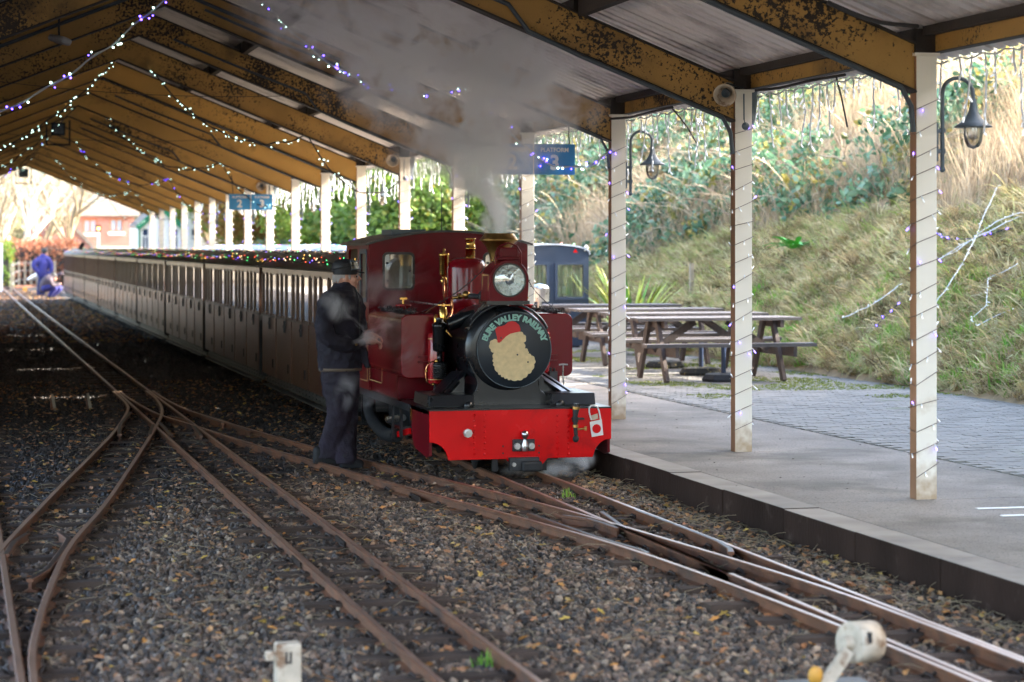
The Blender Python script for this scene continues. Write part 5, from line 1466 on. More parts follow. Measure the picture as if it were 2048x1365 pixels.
def hand(mb, w, d, side):
    d = Vector(d).normalized(); up = Vector((0, 0, 1)); lat = d.cross(up).normalized()*side
    c = w + d*.045; mb.ball(tuple(c), .042, 12, 8, (1.05, .75, .50)); mb.tube([w, c], [.026, .034], 10)
    for j, L_ in enumerate((.066, .074, .070, .056)):
        b0 = w + d*.075 + lat*(-.024+.016*j) - up*.004; b1 = b0 + d*L_*.45 - up*L_*.15; b2 = b1 + d*L_*.2 - up*L_*.38; b3 = b2 - d*L_*.12 - up*L_*.25
        mb.tube([b0, b1, b2, b3], [.0095, .009, .0085, .0075], 8); mb.ball(tuple(b3), .0078, 8, 6)
    t0_ = w + d*.02 - lat*.03; t1_ = t0_ + d*.035 - lat*.018 - up*.012; t2_ = t1_ + d*.028 + lat*.006 - up*.012
    mb.tube([t0_, t1_, t2_], [.012, .0105, .0085], 8); mb.ball(tuple(t2_), .0088, 8, 6)
hand(man, nw, (.95, .25, -.05), 1); hand(man, fw, (.95, -.3, -.02), -1)
limb(man, [mp(678, 765, -.05), mp(668, 832, -.07), mp(655, 908, -.02)], [.05, .055, .045]); limb(man, [mp(690, 765, .05), mp(693, 832, .03), mp(694, 915, -.09)], [.05, .055, .045])
body = man.build('person', M['skin'], None); body.location = mo; remesh(body, .0065, 3)
tag(body, 'man in black cap, goggles and dark navy work clothes standing beside the engine', 'person')
def mpart(mb, name, mat, rem=0, **k):
    o = mb.build(name, mat, body)
    if rem: remesh(o, rem, **k)
    return o
j = MB()
px_rings(j, [(741, 637, 723, .135), (737, 637, 724, .15), (715, 635, 722, .155), (690, 633, 722, .16), (660, 632, 725, .17), (630, 632, 727, .18), (605, 635, 726, .19), (592, 641, 722, .185), (584, 650, 714, .15), (578, 660, 709, .11), (572, 666, 707, .088), (566, 667, 700, .078)])
limb(j, [mp(660, 598, -.17), mp(640, 640, -.22), mp(646, 674, -.22), mp(680, 687, -.19), mp(712, 685, -.14)], [.085, .075, .07, .062, .052], 14)
limb(j, [mp(694, 600, .16), mp(702, 640, .2), mp(704, 668, .19), mp(726, 672, .10)], [.085, .07, .06, .048], 14)
j.bar(mp(722, 690, -.06), mp(732, 735, -.08), .03, .05); j.bar(mp(722, 610, -.05), mp(727, 660, -.06), .03, .04)
jk = mpart(j, 'jacket', M['jacket'], .011, smooth=3, fold=.035, fs=.07)
o = MB().ball(tuple(mp(702, 687, -.245)), .011, 10, 6).build('cuff_button', M['brass_old'], None); o.parent = jk
hm = MB(); px_rings(hm, [(742, 637, 723, .140), (736, 636.5, 724, .155)], 24); o = hm.build('hem', M['lining'], None); o.parent = jk
o = MB().tube([mp(706, 575, -.085), mp(712, 600, -.13), mp(714, 680, -.15)], .006, 5).build('front_seam', M['cap'], None); o.parent = jk
t_ = MB()
px_rings(t_, [(728, 643, 720, .135), (750, 643, 720, .14), (775, 644, 719, .14), (795, 646, 717, .12)])
def leg(rows):
    rings = []
    for py, xl, xr, hd, dy in rows:
        a, b = mp(xl, py), mp(xr, py); c = (a+b)/2; rings.append([c + Vector(((b.x-a.x)/2*math.cos(2*math.pi*i/16), dy + hd*math.sin(2*math.pi*i/16), 0)) for i in range(16)])
    t_.loft(rings)
leg([(765, 643, 700, .10, -.06), (800, 648, 700, .10, -.07), (830, 650, 700, .095, -.075), (860, 644, 692, .09, -.06), (890, 634, 686, .085, -.04), (912, 629, 684, .08, -.03), (917, 629, 683, .078, -.03)])
leg([(765, 668, 719, .10, .06), (800, 670, 718, .10, .05), (830, 672, 717, .09, .02), (860, 672, 713, .085, -.02), (895, 668, 711, .085, -.07), (922, 666, 710, .08, -.10), (926, 666, 709, .078, -.10)])
mpart(t_, 'trousers', M['trousers'], .011, smooth=3, fold=.04, fs=.085)
for (x0_, x1_, yb, dy, nm) in ((627, 688, 928, -.03, 'boot'), (676, 722, 938, -.12, 'boot')):
    b_ = MB(); h0_, h1_ = mp(x0_+8, yb-14, dy), mp(x1_-8, yb-9, dy)
    a = Vector((h0_.x, dy, .055)); e = Vector((h1_.x, dy, .04))
    zz_ = at(x0_, yb, Y=MY+dy).z - mo.z
    a.z = zz_+.05; e.z = zz_+.036
    limb(b_, [a + Vector((0, 0, .05)), a, a.lerp(e, .5) + Vector((0, 0, .003)), e], [.045, .046, .044, .036], 14)
    b_.box((a.x-.04, dy-.038, zz_), (e.x+.025, dy+.038, zz_+.025))
    mpart(b_, nm, M['boot'], .008, smooth=3)
cp_ = MB()
cc = mp(690, 541)
cp_.lathe([(.096, -.035), (.101, -.005), (.106, .02), (.101, .05), (.083, .075), (.05, .089), (0, .093)], tuple(cc), 'Z', 24)
cap_o = mpart(cp_, 'cap', M['cap']); 
pk = MB(); 
for s_i in range(1): pk.add([(cc.x+.06, -.085, cc.z-.012), (cc.x+.06, .085, cc.z-.012), (cc.x+.145, .05, cc.z-.025), (cc.x+.158, 0, cc.z-.026), (cc.x+.145, -.05, cc.z-.025), (cc.x+.06, -.085, cc.z-.003), (cc.x+.06, .085, cc.z-.003), (cc.x+.145, .05, cc.z-.016), (cc.x+.158, 0, cc.z-.016), (cc.x+.145, -.05, cc.z-.016)],
      [(0,1,2,3,4), (9,8,7,6,5), (0,4,9,5), (4,3,8,9), (3,2,7,8), (2,1,6,7), (1,0,5,6)])
o = pk.build('cap_peak', M['cap'], None); o.parent = cap_o
gg = MB(); 
gg.tube([(cc.x + .112*math.cos(R(a)), .112*math.sin(R(a)), cc.z+.03+.02*math.cos(R(a))) for a in range(60, 301, 12)], .006, 6)
o = gg.build('goggle_strap', M['rubber'], None); o.parent = cap_o
gl_ = MB(); n_ = 12
vs = []
for i in range(n_+1):
    a = R(-75 + 150*i/n_); vs += [(cc.x + .122*math.cos(a), .115*math.sin(a), cc.z+.008), (cc.x + .105*math.cos(a), .112*math.sin(a), cc.z+.072)]
gl_.add(vs, [(2*i, 2*i+2, 2*i+3, 2*i+1) for i in range(n_)], True)
o = gl_.build('goggle_lens', M['steel_glass'] if 'steel_glass' in M else glass_mat('goggle_glass', (.8, .85, .9), .3, .08), None); o.parent = cap_o
fr_ = MB().tube([Vector(v) for v in vs[0::2]], .006, 6).tube([Vector(v) for v in vs[1::2]], .006, 6)
o = fr_.build('goggle_frame', M['grey_metal'], None); o.parent = cap_o
hr = MB()
for i in range(160):
    a = random.uniform(R(100), R(260)); z_ = random.uniform(-.02, .0)*(1 if math.cos(a) > -.6 else 2.5); hr.tube([(cc.x + .094*math.cos(a)+.002, .078*math.sin(a), cc.z-.028+z_*.4), (cc.x + .100*math.cos(a), .082*math.sin(a), cc.z-.05+z_)], .004, 4)
for s_ in (-1, 1): hr.ball((hc.x+.015, s_*.074, hc.z-.005), .016, 8, 6, (.8, .4, 1.3))
mpart(hr, 'hair', M['hair'])
gs = MB()
for s_ in (-1, 1):
    gs.tube([Vector((hc.x+.088, s_*.036 + .022*math.cos(R(a)), hc.z-.002 + .017*math.sin(R(a)))) for a in range(0, 361, 30)], .0024, 5)
    gs.tube([(hc.x+.086, s_*.058, hc.z+.003), (hc.x+.03, s_*.078, hc.z+.003), (hc.x-.015, s_*.08, hc.z-.004)], .0022, 4)
gs.tube([(hc.x+.09, -.014, hc.z+.002), (hc.x+.092, .014, hc.z+.002)], .0022, 4)
mpart(gs, 'spectacles', M['steel'])
mpart(MB().ball(tuple(hc + Vector((.078, -.034, .0))), .010, 8, 6), 'eye', M['cap'])

def far_person(Y_, foot, label, parts, skin, coat, legs, hat):
    o_ = at(foot[0], foot[1], Y=Y_); o_ = Vector((o_.x, Y_, 0))
    def fp(px, py, dy=0.0): q = at(px, py, Y=Y_) - o_; return Vector((q.x, dy, q.z))
    b = MB()
    for pts, rs in parts['skin']: limb(b, [fp(*p) for p in pts], rs, 10)
    p_ = b.build('person', skin, None); p_.location = o_; remesh(p_, .016, 2); tag(p_, label, 'person')
    for nm, mt in (('coat', coat), ('trousers', legs), ('hat', hat)):
        m_ = MB()
        for pts, rs in parts[nm]: limb(m_, [fp(*p) for p in pts], rs, 12)
        c_ = m_.build(nm, mt, p_); remesh(c_, .02, 2)
    m_ = MB()
    for pts in parts['shoes']: limb(m_, [fp(*p) for p in pts], [.05, .055, .04], 10)
    m_.build('shoes', M['boot'], p_)
    return p_
far_person(83.5, (80, 597), 'standing man in blue fleece and black hat at the far end of the train', {
    'skin': [([(91, 507), (91, 507.5)], [.10, .10]), ([(91, 510), (89, 515)], [.055, .06]), ([(88, 520), (85, 548)], [.15, .14]), ([(99, 548, -.1), (97, 551, -.12)], [.04, .04]), ([(85, 550, 0), (80, 572, 0), (78, 592, 0)], [.08, .06, .045]), ([(88, 550, .1), (88, 570, .1), (85, 592, .1)], [.08, .06, .045]),
             ([(76, 520, -.1), (67, 532, -.12), (76, 546, -.12)], [.05, .04, .035]), ([(97, 520, -.05), (103, 535, -.05), (99, 548, -.1)], [.05, .04, .035])],
    'coat': [([(87, 515), (86, 525), (85, 537), (84, 549)], [.15, .21, .2, .19]), ([(80, 519, -.05), (70, 526, -.1), (68, 534, -.12), (76, 545, -.12)], [.12, .11, .09, .07]), ([(94, 519, -.05), (101, 528, -.05), (103, 538, -.08), (99, 547, -.1)], [.12, .10, .09, .07])],
    'trousers': [([(84, 549, 0), (80, 570, 0), (78, 590, 0)], [.15, .11, .085]), ([(88, 549, .08), (88, 570, .1), (85, 590, .1)], [.15, .11, .085])],
    'hat': [([(90, 502.5), (90, 504)], [.115, .12])],
    'shoes': [[(76, 594.5, 0), (79, 595, -.03), (83, 595.5, -.06)], [(84, 594.5, .1), (87, 595, .08), (90, 595.5, .05)]]},
    M['skin'], M['blue_coat'], M['blue_jeans'], M['cap'])
far_person(78.6, (100, 597), 'crouching man in grey coat working at the end of the last coach', {
    'skin': [([(108, 556), (108, 557)], [.10, .10]), ([(104, 560), (98, 562)], [.06, .06]), ([(98, 562), (92, 575)], [.14, .13]), ([(118, 569), (120, 568)], [.045, .04]), ([(90, 577), (108, 575), (97, 592)], [.07, .06, .05]), ([(90, 577, .1), (116, 577, .1), (104, 592, .1)], [.07, .06, .05])],
    'coat': [([(103, 555), (97, 560), (90, 570), (87, 577)], [.14, .19, .19, .16]), ([(100, 562, -.15), (106, 572, -.17), (118, 569, -.12)], [.09, .075, .06]), ([(104, 556, .15), (114, 552, .15), (124, 548, .1)], [.09, .07, .06])],
    'trousers': [([(89, 577, -.1), (102, 574, -.12), (110, 576, -.12), (100, 590, -.1)], [.13, .11, .10, .08]), ([(90, 578, .1), (108, 575, .1), (119, 578, .1), (106, 591, .1)], [.13, .11, .10, .08])],
    'hat': [([(106, 551.5), (108, 553)], [.12, .115])],
    'shoes': [[(95, 595, -.1), (98, 595.5, -.1), (103, 596, -.1)], [(102, 594, .1), (105, 594.5, .1), (110, 595, .1)]]},
    M['skin'], M['brown_coat'], M['blue_coat'], M['cap'])

# ------------------------------------------------------------------ far buildings and small things behind
def brick_mat():
    m, nt, b = new_mat('pink_brick'); N, L = nt.nodes, nt.links
    g = N.new('ShaderNodeNewGeometry'); sp = N.new('ShaderNodeSeparateXYZ'); L.new(g.outputs['Position'], sp.inputs[0])
    cb = N.new('ShaderNodeCombineXYZ'); ad = N.new('ShaderNodeMath'); L.new(sp.outputs[0], ad.inputs[0]); L.new(sp.outputs[1], ad.inputs[1])
    L.new(ad.outputs[0], cb.inputs[0]); L.new(sp.outputs[2], cb.inputs[1])
    t = N.new('ShaderNodeTexBrick'); L.new(cb.outputs[0], t.inputs[0]); t.inputs['Scale'].default_value = 4.4
    t.inputs['Color1'].default_value = (.26, .085, .06, 1); t.inputs['Color2'].default_value = (.33, .13, .10, 1); t.inputs['Mortar'].default_value = (.45, .36, .3, 1)
    t.inputs['Mortar Size'].default_value = .02
    L.new(t.outputs[0], b.inputs['Base Color']); b.inputs['Roughness'].default_value = .85
    return m
M['brick'] = brick_mat()
M['tile'] = pm('grey_brown_roof_tiles', (.17, .14, .115), .8, var=.35, scale=2.5, bump=.5, bscale=6)
M['pane_blue'] = pm('curtained_window_glass', (.32, .40, .48), .25)
M['pane_dark'] = pm('dark_blue_window_glass', (.03, .05, .10), .15)
M['frame_brown'] = pm('orange_brown_window_frame', (.38, .16, .06), .6)
M['green_trim'] = pm('green_bargeboard', (.01, .17, .07), .5)
M['render_white'] = pm('cream_render_wall', (.68, .66, .60), .8, var=.05)
HY_ = 190.0
def hp(px, py): q = at(px, py, Y=HY_); return q.x, q.z
hs = empty('brick_house', (hp(180, 540)[0], HY_, 0), label='pink brick house with brown tiled roof behind the bare trees', cat='house')
def hc_(o, par=None):
    o.parent = par or hs
    if o.parent is hs: o.matrix_parent_inverse = Matrix.Translation(-Vector(hs.location))
    return o
xl, _ = hp(60, 500); xr, _ = hp(268, 500); ze = hp(200, 431)[1]; zr = hp(200, 374)[1]
wl = [(167, 439, 194, 466), (220, 438, 246, 464)]
hol = []
for a, b, c2, d2 in wl:
    x0_, z1_ = hp(a, b); x1_, z0_ = hp(c2, d2); hol.append([(x0_, z0_), (x1_, z0_), (x1_, z1_), (x0_, z1_)])
hc_(plate('wall', [(xl, 0), (xr, 0), (xr, ze), (xl, ze)], hol, .25, M['brick'], None, 'XZ', HY_))
hc_(MB().box((xl, HY_+.25, 0), (xl+.25, HY_+8, ze)).build('wall', M['brick'], None)); hc_(MB().box((xr-.25, HY_+.25, 0), (xr, HY_+8, ze)).build('wall', M['brick'], None))
hc_(MB().box((xl, HY_-.03, 0), (xr, HY_, hp(200, 494)[1])).build('plinth', M['render_white'], None))
for hh_ in hol:
    (x0_, z0_), (x1_, _), (_, z1_), _ = hh_
    f_ = hc_(plate('window', hh_, [[(x0_+.1, z0_+.1), ((x0_+x1_)/2-.05, z0_+.1), ((x0_+x1_)/2-.05, z1_-.1), (x0_+.1, z1_-.1)], [((x0_+x1_)/2+.05, z0_+.1), (x1_-.1, z0_+.1), (x1_-.1, z1_-.1), ((x0_+x1_)/2+.05, z1_-.1)]], .08, M['frame_brown'], None, 'XZ', HY_+.06))
    hc_(MB().box((x0_+.05, HY_+.16, z0_+.05), (x1_-.05, HY_+.18, z1_-.05)).build('pane', M['pane_blue'], None), f_)
    hc_(MB().box((x0_-.15, HY_-.08, z0_-.28), (x1_+.15, HY_-.005, z0_-.01)).build('sill', M['render_white'], None), f_)
rows = 14; tl_ = MB()
for i in range(rows):
    t0_, t1_ = i/rows, (i+1)/rows+.02
    ya, yb = HY_-.4 + 4.4*t0_, HY_-.4 + 4.4*t1_; za, zb_ = ze-.1 + (zr-ze+.1)*t0_, ze-.1 + (zr-ze+.1)*t1_
    x_ = xl-.3
    while x_ < xr+.2:
        tl_.box((x_, ya, za), (x_+.29, ya+.06, za+.10)).add([(x_, ya, za+.10), (x_+.29, ya, za+.10), (x_+.29, yb, zb_+.03), (x_, yb, zb_+.03)], [(0, 1, 2, 3)]); x_ += .31
o = hc_(tl_.build('roof_tiles', M['tile'], None, fix=False)); o['kind'] = 'stuff'
hc_(MB().add([(xl-.3, HY_-.4, ze-.12), (xr+.25, HY_-.4, ze-.12), (xr+.25, HY_+4, zr-.02), (xl-.3, HY_+4, zr-.02), (xl-.3, HY_+8.4, ze-.12), (xr+.25, HY_+8.4, ze-.12)], [(0,1,2,3), (3,2,5,4)]).build('roof', M['tile'], None))
# projecting gable wing
g0, gp, g1 = hp(72, 502), hp(126, 438), hp(188, 502)
GY = HY_-3
hc_(MB().add([(g0[0], GY, 0), (g1[0], GY, 0), (g1[0], GY, g1[1]), (gp[0], GY, gp[1]), (g0[0], GY, g0[1]), (g0[0], HY_+.0, 0), (g1[0], HY_, 0), (g1[0], HY_, g1[1]), (gp[0], HY_, gp[1]), (g0[0], HY_, g0[1])],
    [(0,1,2,3,4), (0,5,6,1), (1,6,7,2), (2,7,8,3), (3,8,9,4), (4,9,5,0)]).build('gable_wing', M['brick_sun'] if 'brick_sun' in M else M['brick'], None))
for a, b in ((g0, gp), (gp, g1)):
    hc_(MB().bar((a[0], GY-.1, a[1]+.1), (b[0], GY-.1, b[1]+.1), .2, .34).build('bargeboard', M['tile'], None))
# white building with green bargeboards beyond the canopy
WY = 104.0
def wp(px, py): q = at(px, py, Y=WY); return q.x, q.z
wb = empty('white_cottage', (wp(280, 540)[0], WY, 0), label='white station cottage with green bargeboard and downpipe beyond the far columns', cat='building')
def wc(o, par=None):
    o.parent = par or wb
    if o.parent is wb: o.matrix_parent_inverse = Matrix.Translation(-Vector(wb.location))
    return o
x0_, x1_ = wp(279, 500)[0], wp(400, 500)[0]; zE = wp(279, 452)[1]; zA = wp(318, 415)[1]; xm = wp(322, 415)[0]; x2_ = wp(362, 452)[0]
hl = []
for a, b, c2, d2 in ((284, 457, 298, 500), (318, 457, 330, 500), (345, 457, 357, 500), (382, 457, 391, 482)):
    ax_, az_ = wp(a, b); bx_, bz_ = wp(c2, d2); hl.append([(ax_, bz_), (bx_, bz_), (bx_, az_), (ax_, az_)])
wc(plate('wall', [(x0_, 0), (x1_, 0), (x1_, zE+.6), (x2_+.2, zE+.6), (x2_, zE), (xm, zA), (x0_, zE)], hl, .2, M['render_white'], None, 'XZ', WY))
for hh_ in hl:
    (a, b), (c2, _), (_, d2), _ = hh_; m_ = (a+c2)/2
    f_ = wc(plate('window', hh_, [[(a+.04, b+.04), (m_-.02, b+.04), (m_-.02, d2-.38), (a+.04, d2-.38)], [(m_+.02, b+.04), (c2-.04, b+.04), (c2-.04, d2-.38), (m_+.02, d2-.38)], [(a+.04, d2-.34), (c2-.04, d2-.34), (c2-.04, d2-.04), (a+.04, d2-.04)]], .05, M['white'], None, 'XZ', WY+.03))
    wc(MB().box((a, WY+.10, b), (c2, WY+.11, d2)).build('pane', M['pane_dark'], None), f_)
for a, b in (((x0_-.12, zE-.12), (xm, zA)), ((xm, zA), (x2_+.1, zE-.1))):
    wc(MB().bar((a[0], WY-.12, a[1]), (b[0], WY-.12, b[1]), .05, .24).build('bargeboard', M['green_trim'], None))
    wc(MB().add([(a[0], WY-.15, a[1]+.12), (b[0], WY-.15, b[1]+.12), (b[0], WY+6, b[1]+.12), (a[0], WY+6, a[1]+.12)], [(0, 1, 2, 3)]).build('roof', M['tile'], None))
wc(MB().box((x0_-.05, WY-.08, 0), (x0_+.03, WY-.01, zE)).build('downpipe', M['green_trim'], None))
wc(MB().box((x0_, WY+.2, 0), (x0_+.1, WY+6, zE)).build('side_wall', M['render_white'], None))
# signal lamp, hedge, posts, marker
q = at(197, 520, Y=98)
r = empty('signal_post', (q.x, 98, 0), label='thin white signal post with amber lamp in front of the brick house', cat='signal')
zt_ = at(197, 452, Y=98).z
MB().cyl((0, 0, 0), (0, 0, zt_-.2), .055, n=10).build('post', M['white'], r)
MB().box((-.10, -.06, zt_-.26), (.10, .06, zt_)).box((-.12, -.10, zt_), (.12, .06, zt_+.03)).build('lamp_housing', M['black_matt'], r)
MB().cyl((0, -.07, zt_-.12), (0, -.062, zt_-.12), .06, n=14).build('lens', emit_mat('amber_lens', (1, .4, .03), 2.5), r)
q = at(2, 565, Y=90); zt_ = at(2, 487, Y=90).z
tag(MB().box((q.x-.09, 89.95, 0), (q.x+.06, 90.05, zt_)).build('white_gatepost', M['white'], None), 'white gatepost at the far left edge of the view', 'post')
fr = empty('wire_fence', (at(22, 560, Z=0).x, 90, 0), label='low wire fence on pale posts in front of the copper hedge', cat='fence')
fx = [at(22, 568, Y=88).x, at(27, 560, Y=94).x, at(38, 552, Y=104).x, at(50, 550, Y=104).x, at(62, 550, Y=104).x, at(74, 550, Y=104).x, at(110, 550, Y=104).x]
fy_ = [88, 94, 104, 104, 104, 104, 104]
for x_, y_ in zip(fx, fy_):
    o = MB().box((x_-.04-fr.location.x, y_-.04-90, 0), (x_+.04-fr.location.x, y_+.04-90, 1.15)).build('fence_post', M['post_wood'], fr)
for z_ in (.3, .7, 1.05):
    MB().tube([(x_-fr.location.x, y_-90, z_) for x_, y_ in zip(fx, fy_)], .012, 4).build('fence_wire', M['cable_pale'], fr)
q = at(50, 564, Y=91)
tag(MB().add([(q.x-.09, 91, 0), (q.x+.09, 91, 0), (q.x+.08, 91, .16), (q.x-.08, 91, .16), (q.x-.09, 91.05, 0), (q.x+.09, 91.05, 0), (q.x+.08, 91.05, .16), (q.x-.08, 91.05, .16)], [(0,1,2,3),(7,6,5,4),(0,4,5,1),(1,5,6,2),(2,6,7,3),(3,7,4,0)]).build('yellow_marker', M['yellow'], None), 'small yellow marker beside the far curved track', 'marker')
a_, b_ = at(55, 560, Y=95), at(73, 550, Y=95)
tag(MB().tube([a_, b_], [.05, .10], 8).build('white_pipe', M['white'], None), 'leaning white pipe on the ground near the standing man', 'pipe')
a_ = at(160, 491, Y=70.5)
tag(MB().bar((a_.x, 70.5, 1.69), (a_.x+.1, 70.5, 1.90), .1, .12).build('roof_vent', M['black_matt'], None), 'small dark vent standing up on the roof of a far brown coach', 'vent')

# ------------------------------------------------------------------ scattering
lib = []
def variants(name, makers, mat):
    col = bpy.data.collections.new(name)
    for i, mk in enumerate(makers):
        me = mk.mesh(name + '_shape', mat); o = bpy.data.objects.new(name + '_shape', me); col.objects.link(o)
    return col
def scatter(name, me, col, density, smin, smax, seed, mode='full', zmin=0, label=None, tilt=.25, lift=0.0):
    o = link_mesh(name, me, None); o['kind'] = 'stuff'
    if label: o['label'] = label
    ng = bpy.data.node_groups.new(name, 'GeometryNodeTree')
    ng.interface.new_socket('Geometry', in_out='INPUT', socket_type='NodeSocketGeometry')
    ng.interface.new_socket('Geometry', in_out='OUTPUT', socket_type='NodeSocketGeometry')
    N, L = ng.nodes, ng.links
    gi, go = N.new('NodeGroupInput'), N.new('NodeGroupOutput')
    d = N.new('GeometryNodeDistributePointsOnFaces'); d.inputs['Density'].default_value = density; d.inputs['Seed'].default_value = seed
    L.new(gi.outputs[0], d.inputs[0])
    ci = N.new('GeometryNodeCollectionInfo'); ci.inputs['Collection'].default_value = col; ci.inputs['Separate Children'].default_value = True; ci.inputs['Reset Children'].default_value = True
    ip = N.new('GeometryNodeInstanceOnPoints'); ip.inputs['Pick Instance'].default_value = True
    L.new(d.outputs['Points'], ip.inputs['Points']); L.new(ci.outputs[0], ip.inputs['Instance'])
    rs = N.new('FunctionNodeRandomValue'); rs.data_type = 'FLOAT'; rs.inputs[2].default_value = smin; rs.inputs[3].default_value = smax; rs.inputs['Seed'].default_value = seed+1
    L.new(rs.outputs[1], ip.inputs['Scale'])
    rv = N.new('FunctionNodeRandomValue'); rv.data_type = 'FLOAT_VECTOR'
    if mode == 'full': rv.inputs[0].default_value = (0, 0, 0); rv.inputs[1].default_value = (6.283, 6.283, 6.283)
    elif mode == 'up': rv.inputs[0].default_value = (-tilt, -tilt, 0); rv.inputs[1].default_value = (tilt, tilt, 6.283)
    elif mode == 'slope': rv.inputs[0].default_value = (-tilt, -tilt, -1.5); rv.inputs[1].default_value = (tilt, tilt, 1.5)
    rv.inputs['Seed'].default_value = seed+2
    L.new(rv.outputs[0], ip.inputs['Rotation'])
    L.new(ip.outputs[0], go.inputs[0])
    m_ = o.modifiers.new('scatter', 'NODES'); m_.node_group = ng
    return o
def stone(seed):
    rr = random.Random(seed); mb = MB(); phi = (1+5**.5)/2
    vs = [Vector(v).normalized() for v in ((-1,phi,0),(1,phi,0),(-1,-phi,0),(1,-phi,0),(0,-1,phi),(0,1,phi),(0,-1,-phi),(0,1,-phi),(phi,0,-1),(phi,0,1),(-phi,0,-1),(-phi,0,1))]
    sc = Vector((rr.uniform(.8, 1.3), rr.uniform(.6, 1.0), rr.uniform(.45, .8)))
    vs = [Vector((v.x*sc.x, v.y*sc.y, v.z*sc.z))*rr.uniform(.72, 1.15) for v in vs]
    return mb.add(vs, [(0,11,5),(0,5,1),(0,1,7),(0,7,10),(0,10,11),(1,5,9),(5,11,4),(11,10,2),(10,7,6),(7,1,8),(3,9,4),(3,4,2),(3,2,6),(3,6,8),(3,8,9),(4,9,5),(2,4,11),(6,2,10),(8,6,7),(9,8,1)])
M['stone'] = rand_mat('ballast_stone', [(.018, .012, .009), (.070, .048, .035), (.12, .085, .060), (.028, .019, .014), (.24, .15, .10), (.08, .066, .056), (.02, .014, .011), (.42, .30, .20)], .45, bump=.4, bscale=120, spec=.3)
M['stone_dark'] = rand_mat('oily_ballast_stone', [(.006, .004, .003), (.014, .010, .008), (.03, .021, .016), (.013, .011, .010), (.085, .055, .038)], .5, bump=.4, bscale=120)
stones = variants('stone', [stone(i) for i in range(8)], M['stone'])
stones_d = variants('dark_stone', [stone(i+20) for i in range(6)], M['stone_dark'])
def region(name, x0, x1, y0, y1, st, hf, cond=None):
    nx, ny = max(1, int((x1-x0)/st)), max(1, int((y1-y0)/st))
    vs = [(x0+(x1-x0)*i/nx, y0+(y1-y0)*j/ny) for j in range(ny+1) for i in range(nx+1)]
    fs = []
    for j in range(ny):
        for i in range(nx):
            cx, cy = x0+(x1-x0)*(i+.5)/nx, y0+(y1-y0)*(j+.5)/ny
            if (cond is None or cond(cx, cy)): a = j*(nx+1)+i; fs.append((a, a+1, a+nx+2, a+nx+1))
    me = bpy.data.meshes.new(name); me.from_pydata([(x, y, hf(x, y)) for x, y in vs], [], fs); me.update(); return me
flat = lambda x, y: -.006 + .014*nz(x, y, 1.3, 4)
def dark_t(x, y):   # oily strip in the left and middle distance
    t = (y - 15.5 - .9*(x - .5)) + 1.5*nz(x, y, .5, 7)
    return t
vis = lambda x, y: inframe(x, y, 0, 120)
scatter('ballast_stones', region('b1', -1.2, XP, 8.2, 22, .12, flat, lambda x, y: vis(x, y) and dark_t(x, y) < random.uniform(-1.2, 1.6)), stones, 1100, .015, .029, 11, label='loose grey brown ballast stones in the foreground')
scatter('dark_ballast_stones', region('b2', -1.2, XP, 11, 34, .15, flat, lambda x, y: vis(x, y) and dark_t(x, y) > random.uniform(-1.6, 1.2)), stones_d, 800, .015, .029, 12, label='dark oily ballast stones in the middle distance')
scatter('far_ballast_stones', region('b3', -3, 3.9, 34, 96, .6, flat, vis), stones_d, 160, .02, .045, 13, label='distant dark ballast')
def leafm(seed, L_=1.0, lobes=5):
    rr = random.Random(seed); mb = MB(); pts = []
    n_ = 12
    for i in range(n_):
        a = 2*math.pi*i/n_; r_ = (.5 if i % 2 else .32)*rr.uniform(.8, 1.15); pts.append((r_*math.cos(a)*1.2, r_*math.sin(a)*.8, .16*abs(math.sin(a))*rr.uniform(.5, 1.5)))
    mb.add([(0, 0, 0)] + pts, [(0, i+1, (i+1) % n_+1) for i in range(n_)]); return mb
M['dead_leaf'] = rand_mat('fallen_leaf', [(.32, .12, .04), (.42, .20, .09), (.22, .10, .05), (.48, .30, .18), (.55, .24, .05), (.30, .17, .10), (.60, .40, .08)], .6, trans=.1)
dead = variants('dead_leaf', [leafm(i) for i in range(5)], M['dead_leaf'])
up3 = lambda x, y: .018 + .014*nz(x, y, 1.3, 4)
scatter('fallen_leaves', region('l1', -1.2, XP, 8.2, 30, .5, up3, vis), dead, 42, .018, .055, 21, 'up', tilt=.5, label='scattered brown and orange leaves on the ballast')
scatter('far_fallen_leaves', region('l2', -2.5, 3.6, 42, 92, .7, up3, lambda x, y: vis(x, y) and nz(x, y, .25, 8) > -.35), dead, 30, .05, .09, 22, 'up', tilt=.5, label='reddish fallen leaves far along the track')
scatter('kerb_leaves', region('l3', 4.40, 4.85, 8.2, 17, .15, up3, vis), dead, 60, .025, .055, 23, 'up', tilt=.6, label='fallen leaves gathered under the platform kerb')
twig = variants('dry_stem', [MB().tube(spline([(0, 0, 0), (.05, .02, .02), (.11, 0, .015*k), (.16+.02*k, -.02, .01)], .05), .0016, 3) for k in range(3)], pm('dry_stems', (.36, .28, .17), .8))
scatter('dry_stems', region('l4', -1, XP, 8.2, 22, .5, up3, lambda x, y: vis(x, y)), twig, 14, .5, 1.2, 24, 'up', tilt=.2, label='dry grass stems lying on the ballast')
scatter('kerb_straw', region('l5', 4.45, 4.85, 8.2, 18, .15, up3, vis), twig, 130, .4, 1.1, 25, 'up', tilt=.3, label='straw along the foot of the kerb')
platz = lambda x, y: ZP + .004
scatter('paving_litter', region('l6', 5.0, 10.4, 12, 30, .5, platz, lambda x, y: inframe(x, y, ZP, 50)), variants('crumb', [leafm(60+i) for i in range(3)], pm('dark_litter', (.07, .05, .035), .9)), 4, .006, .02, 26, 'up', label='small bits of dark litter on the platform')

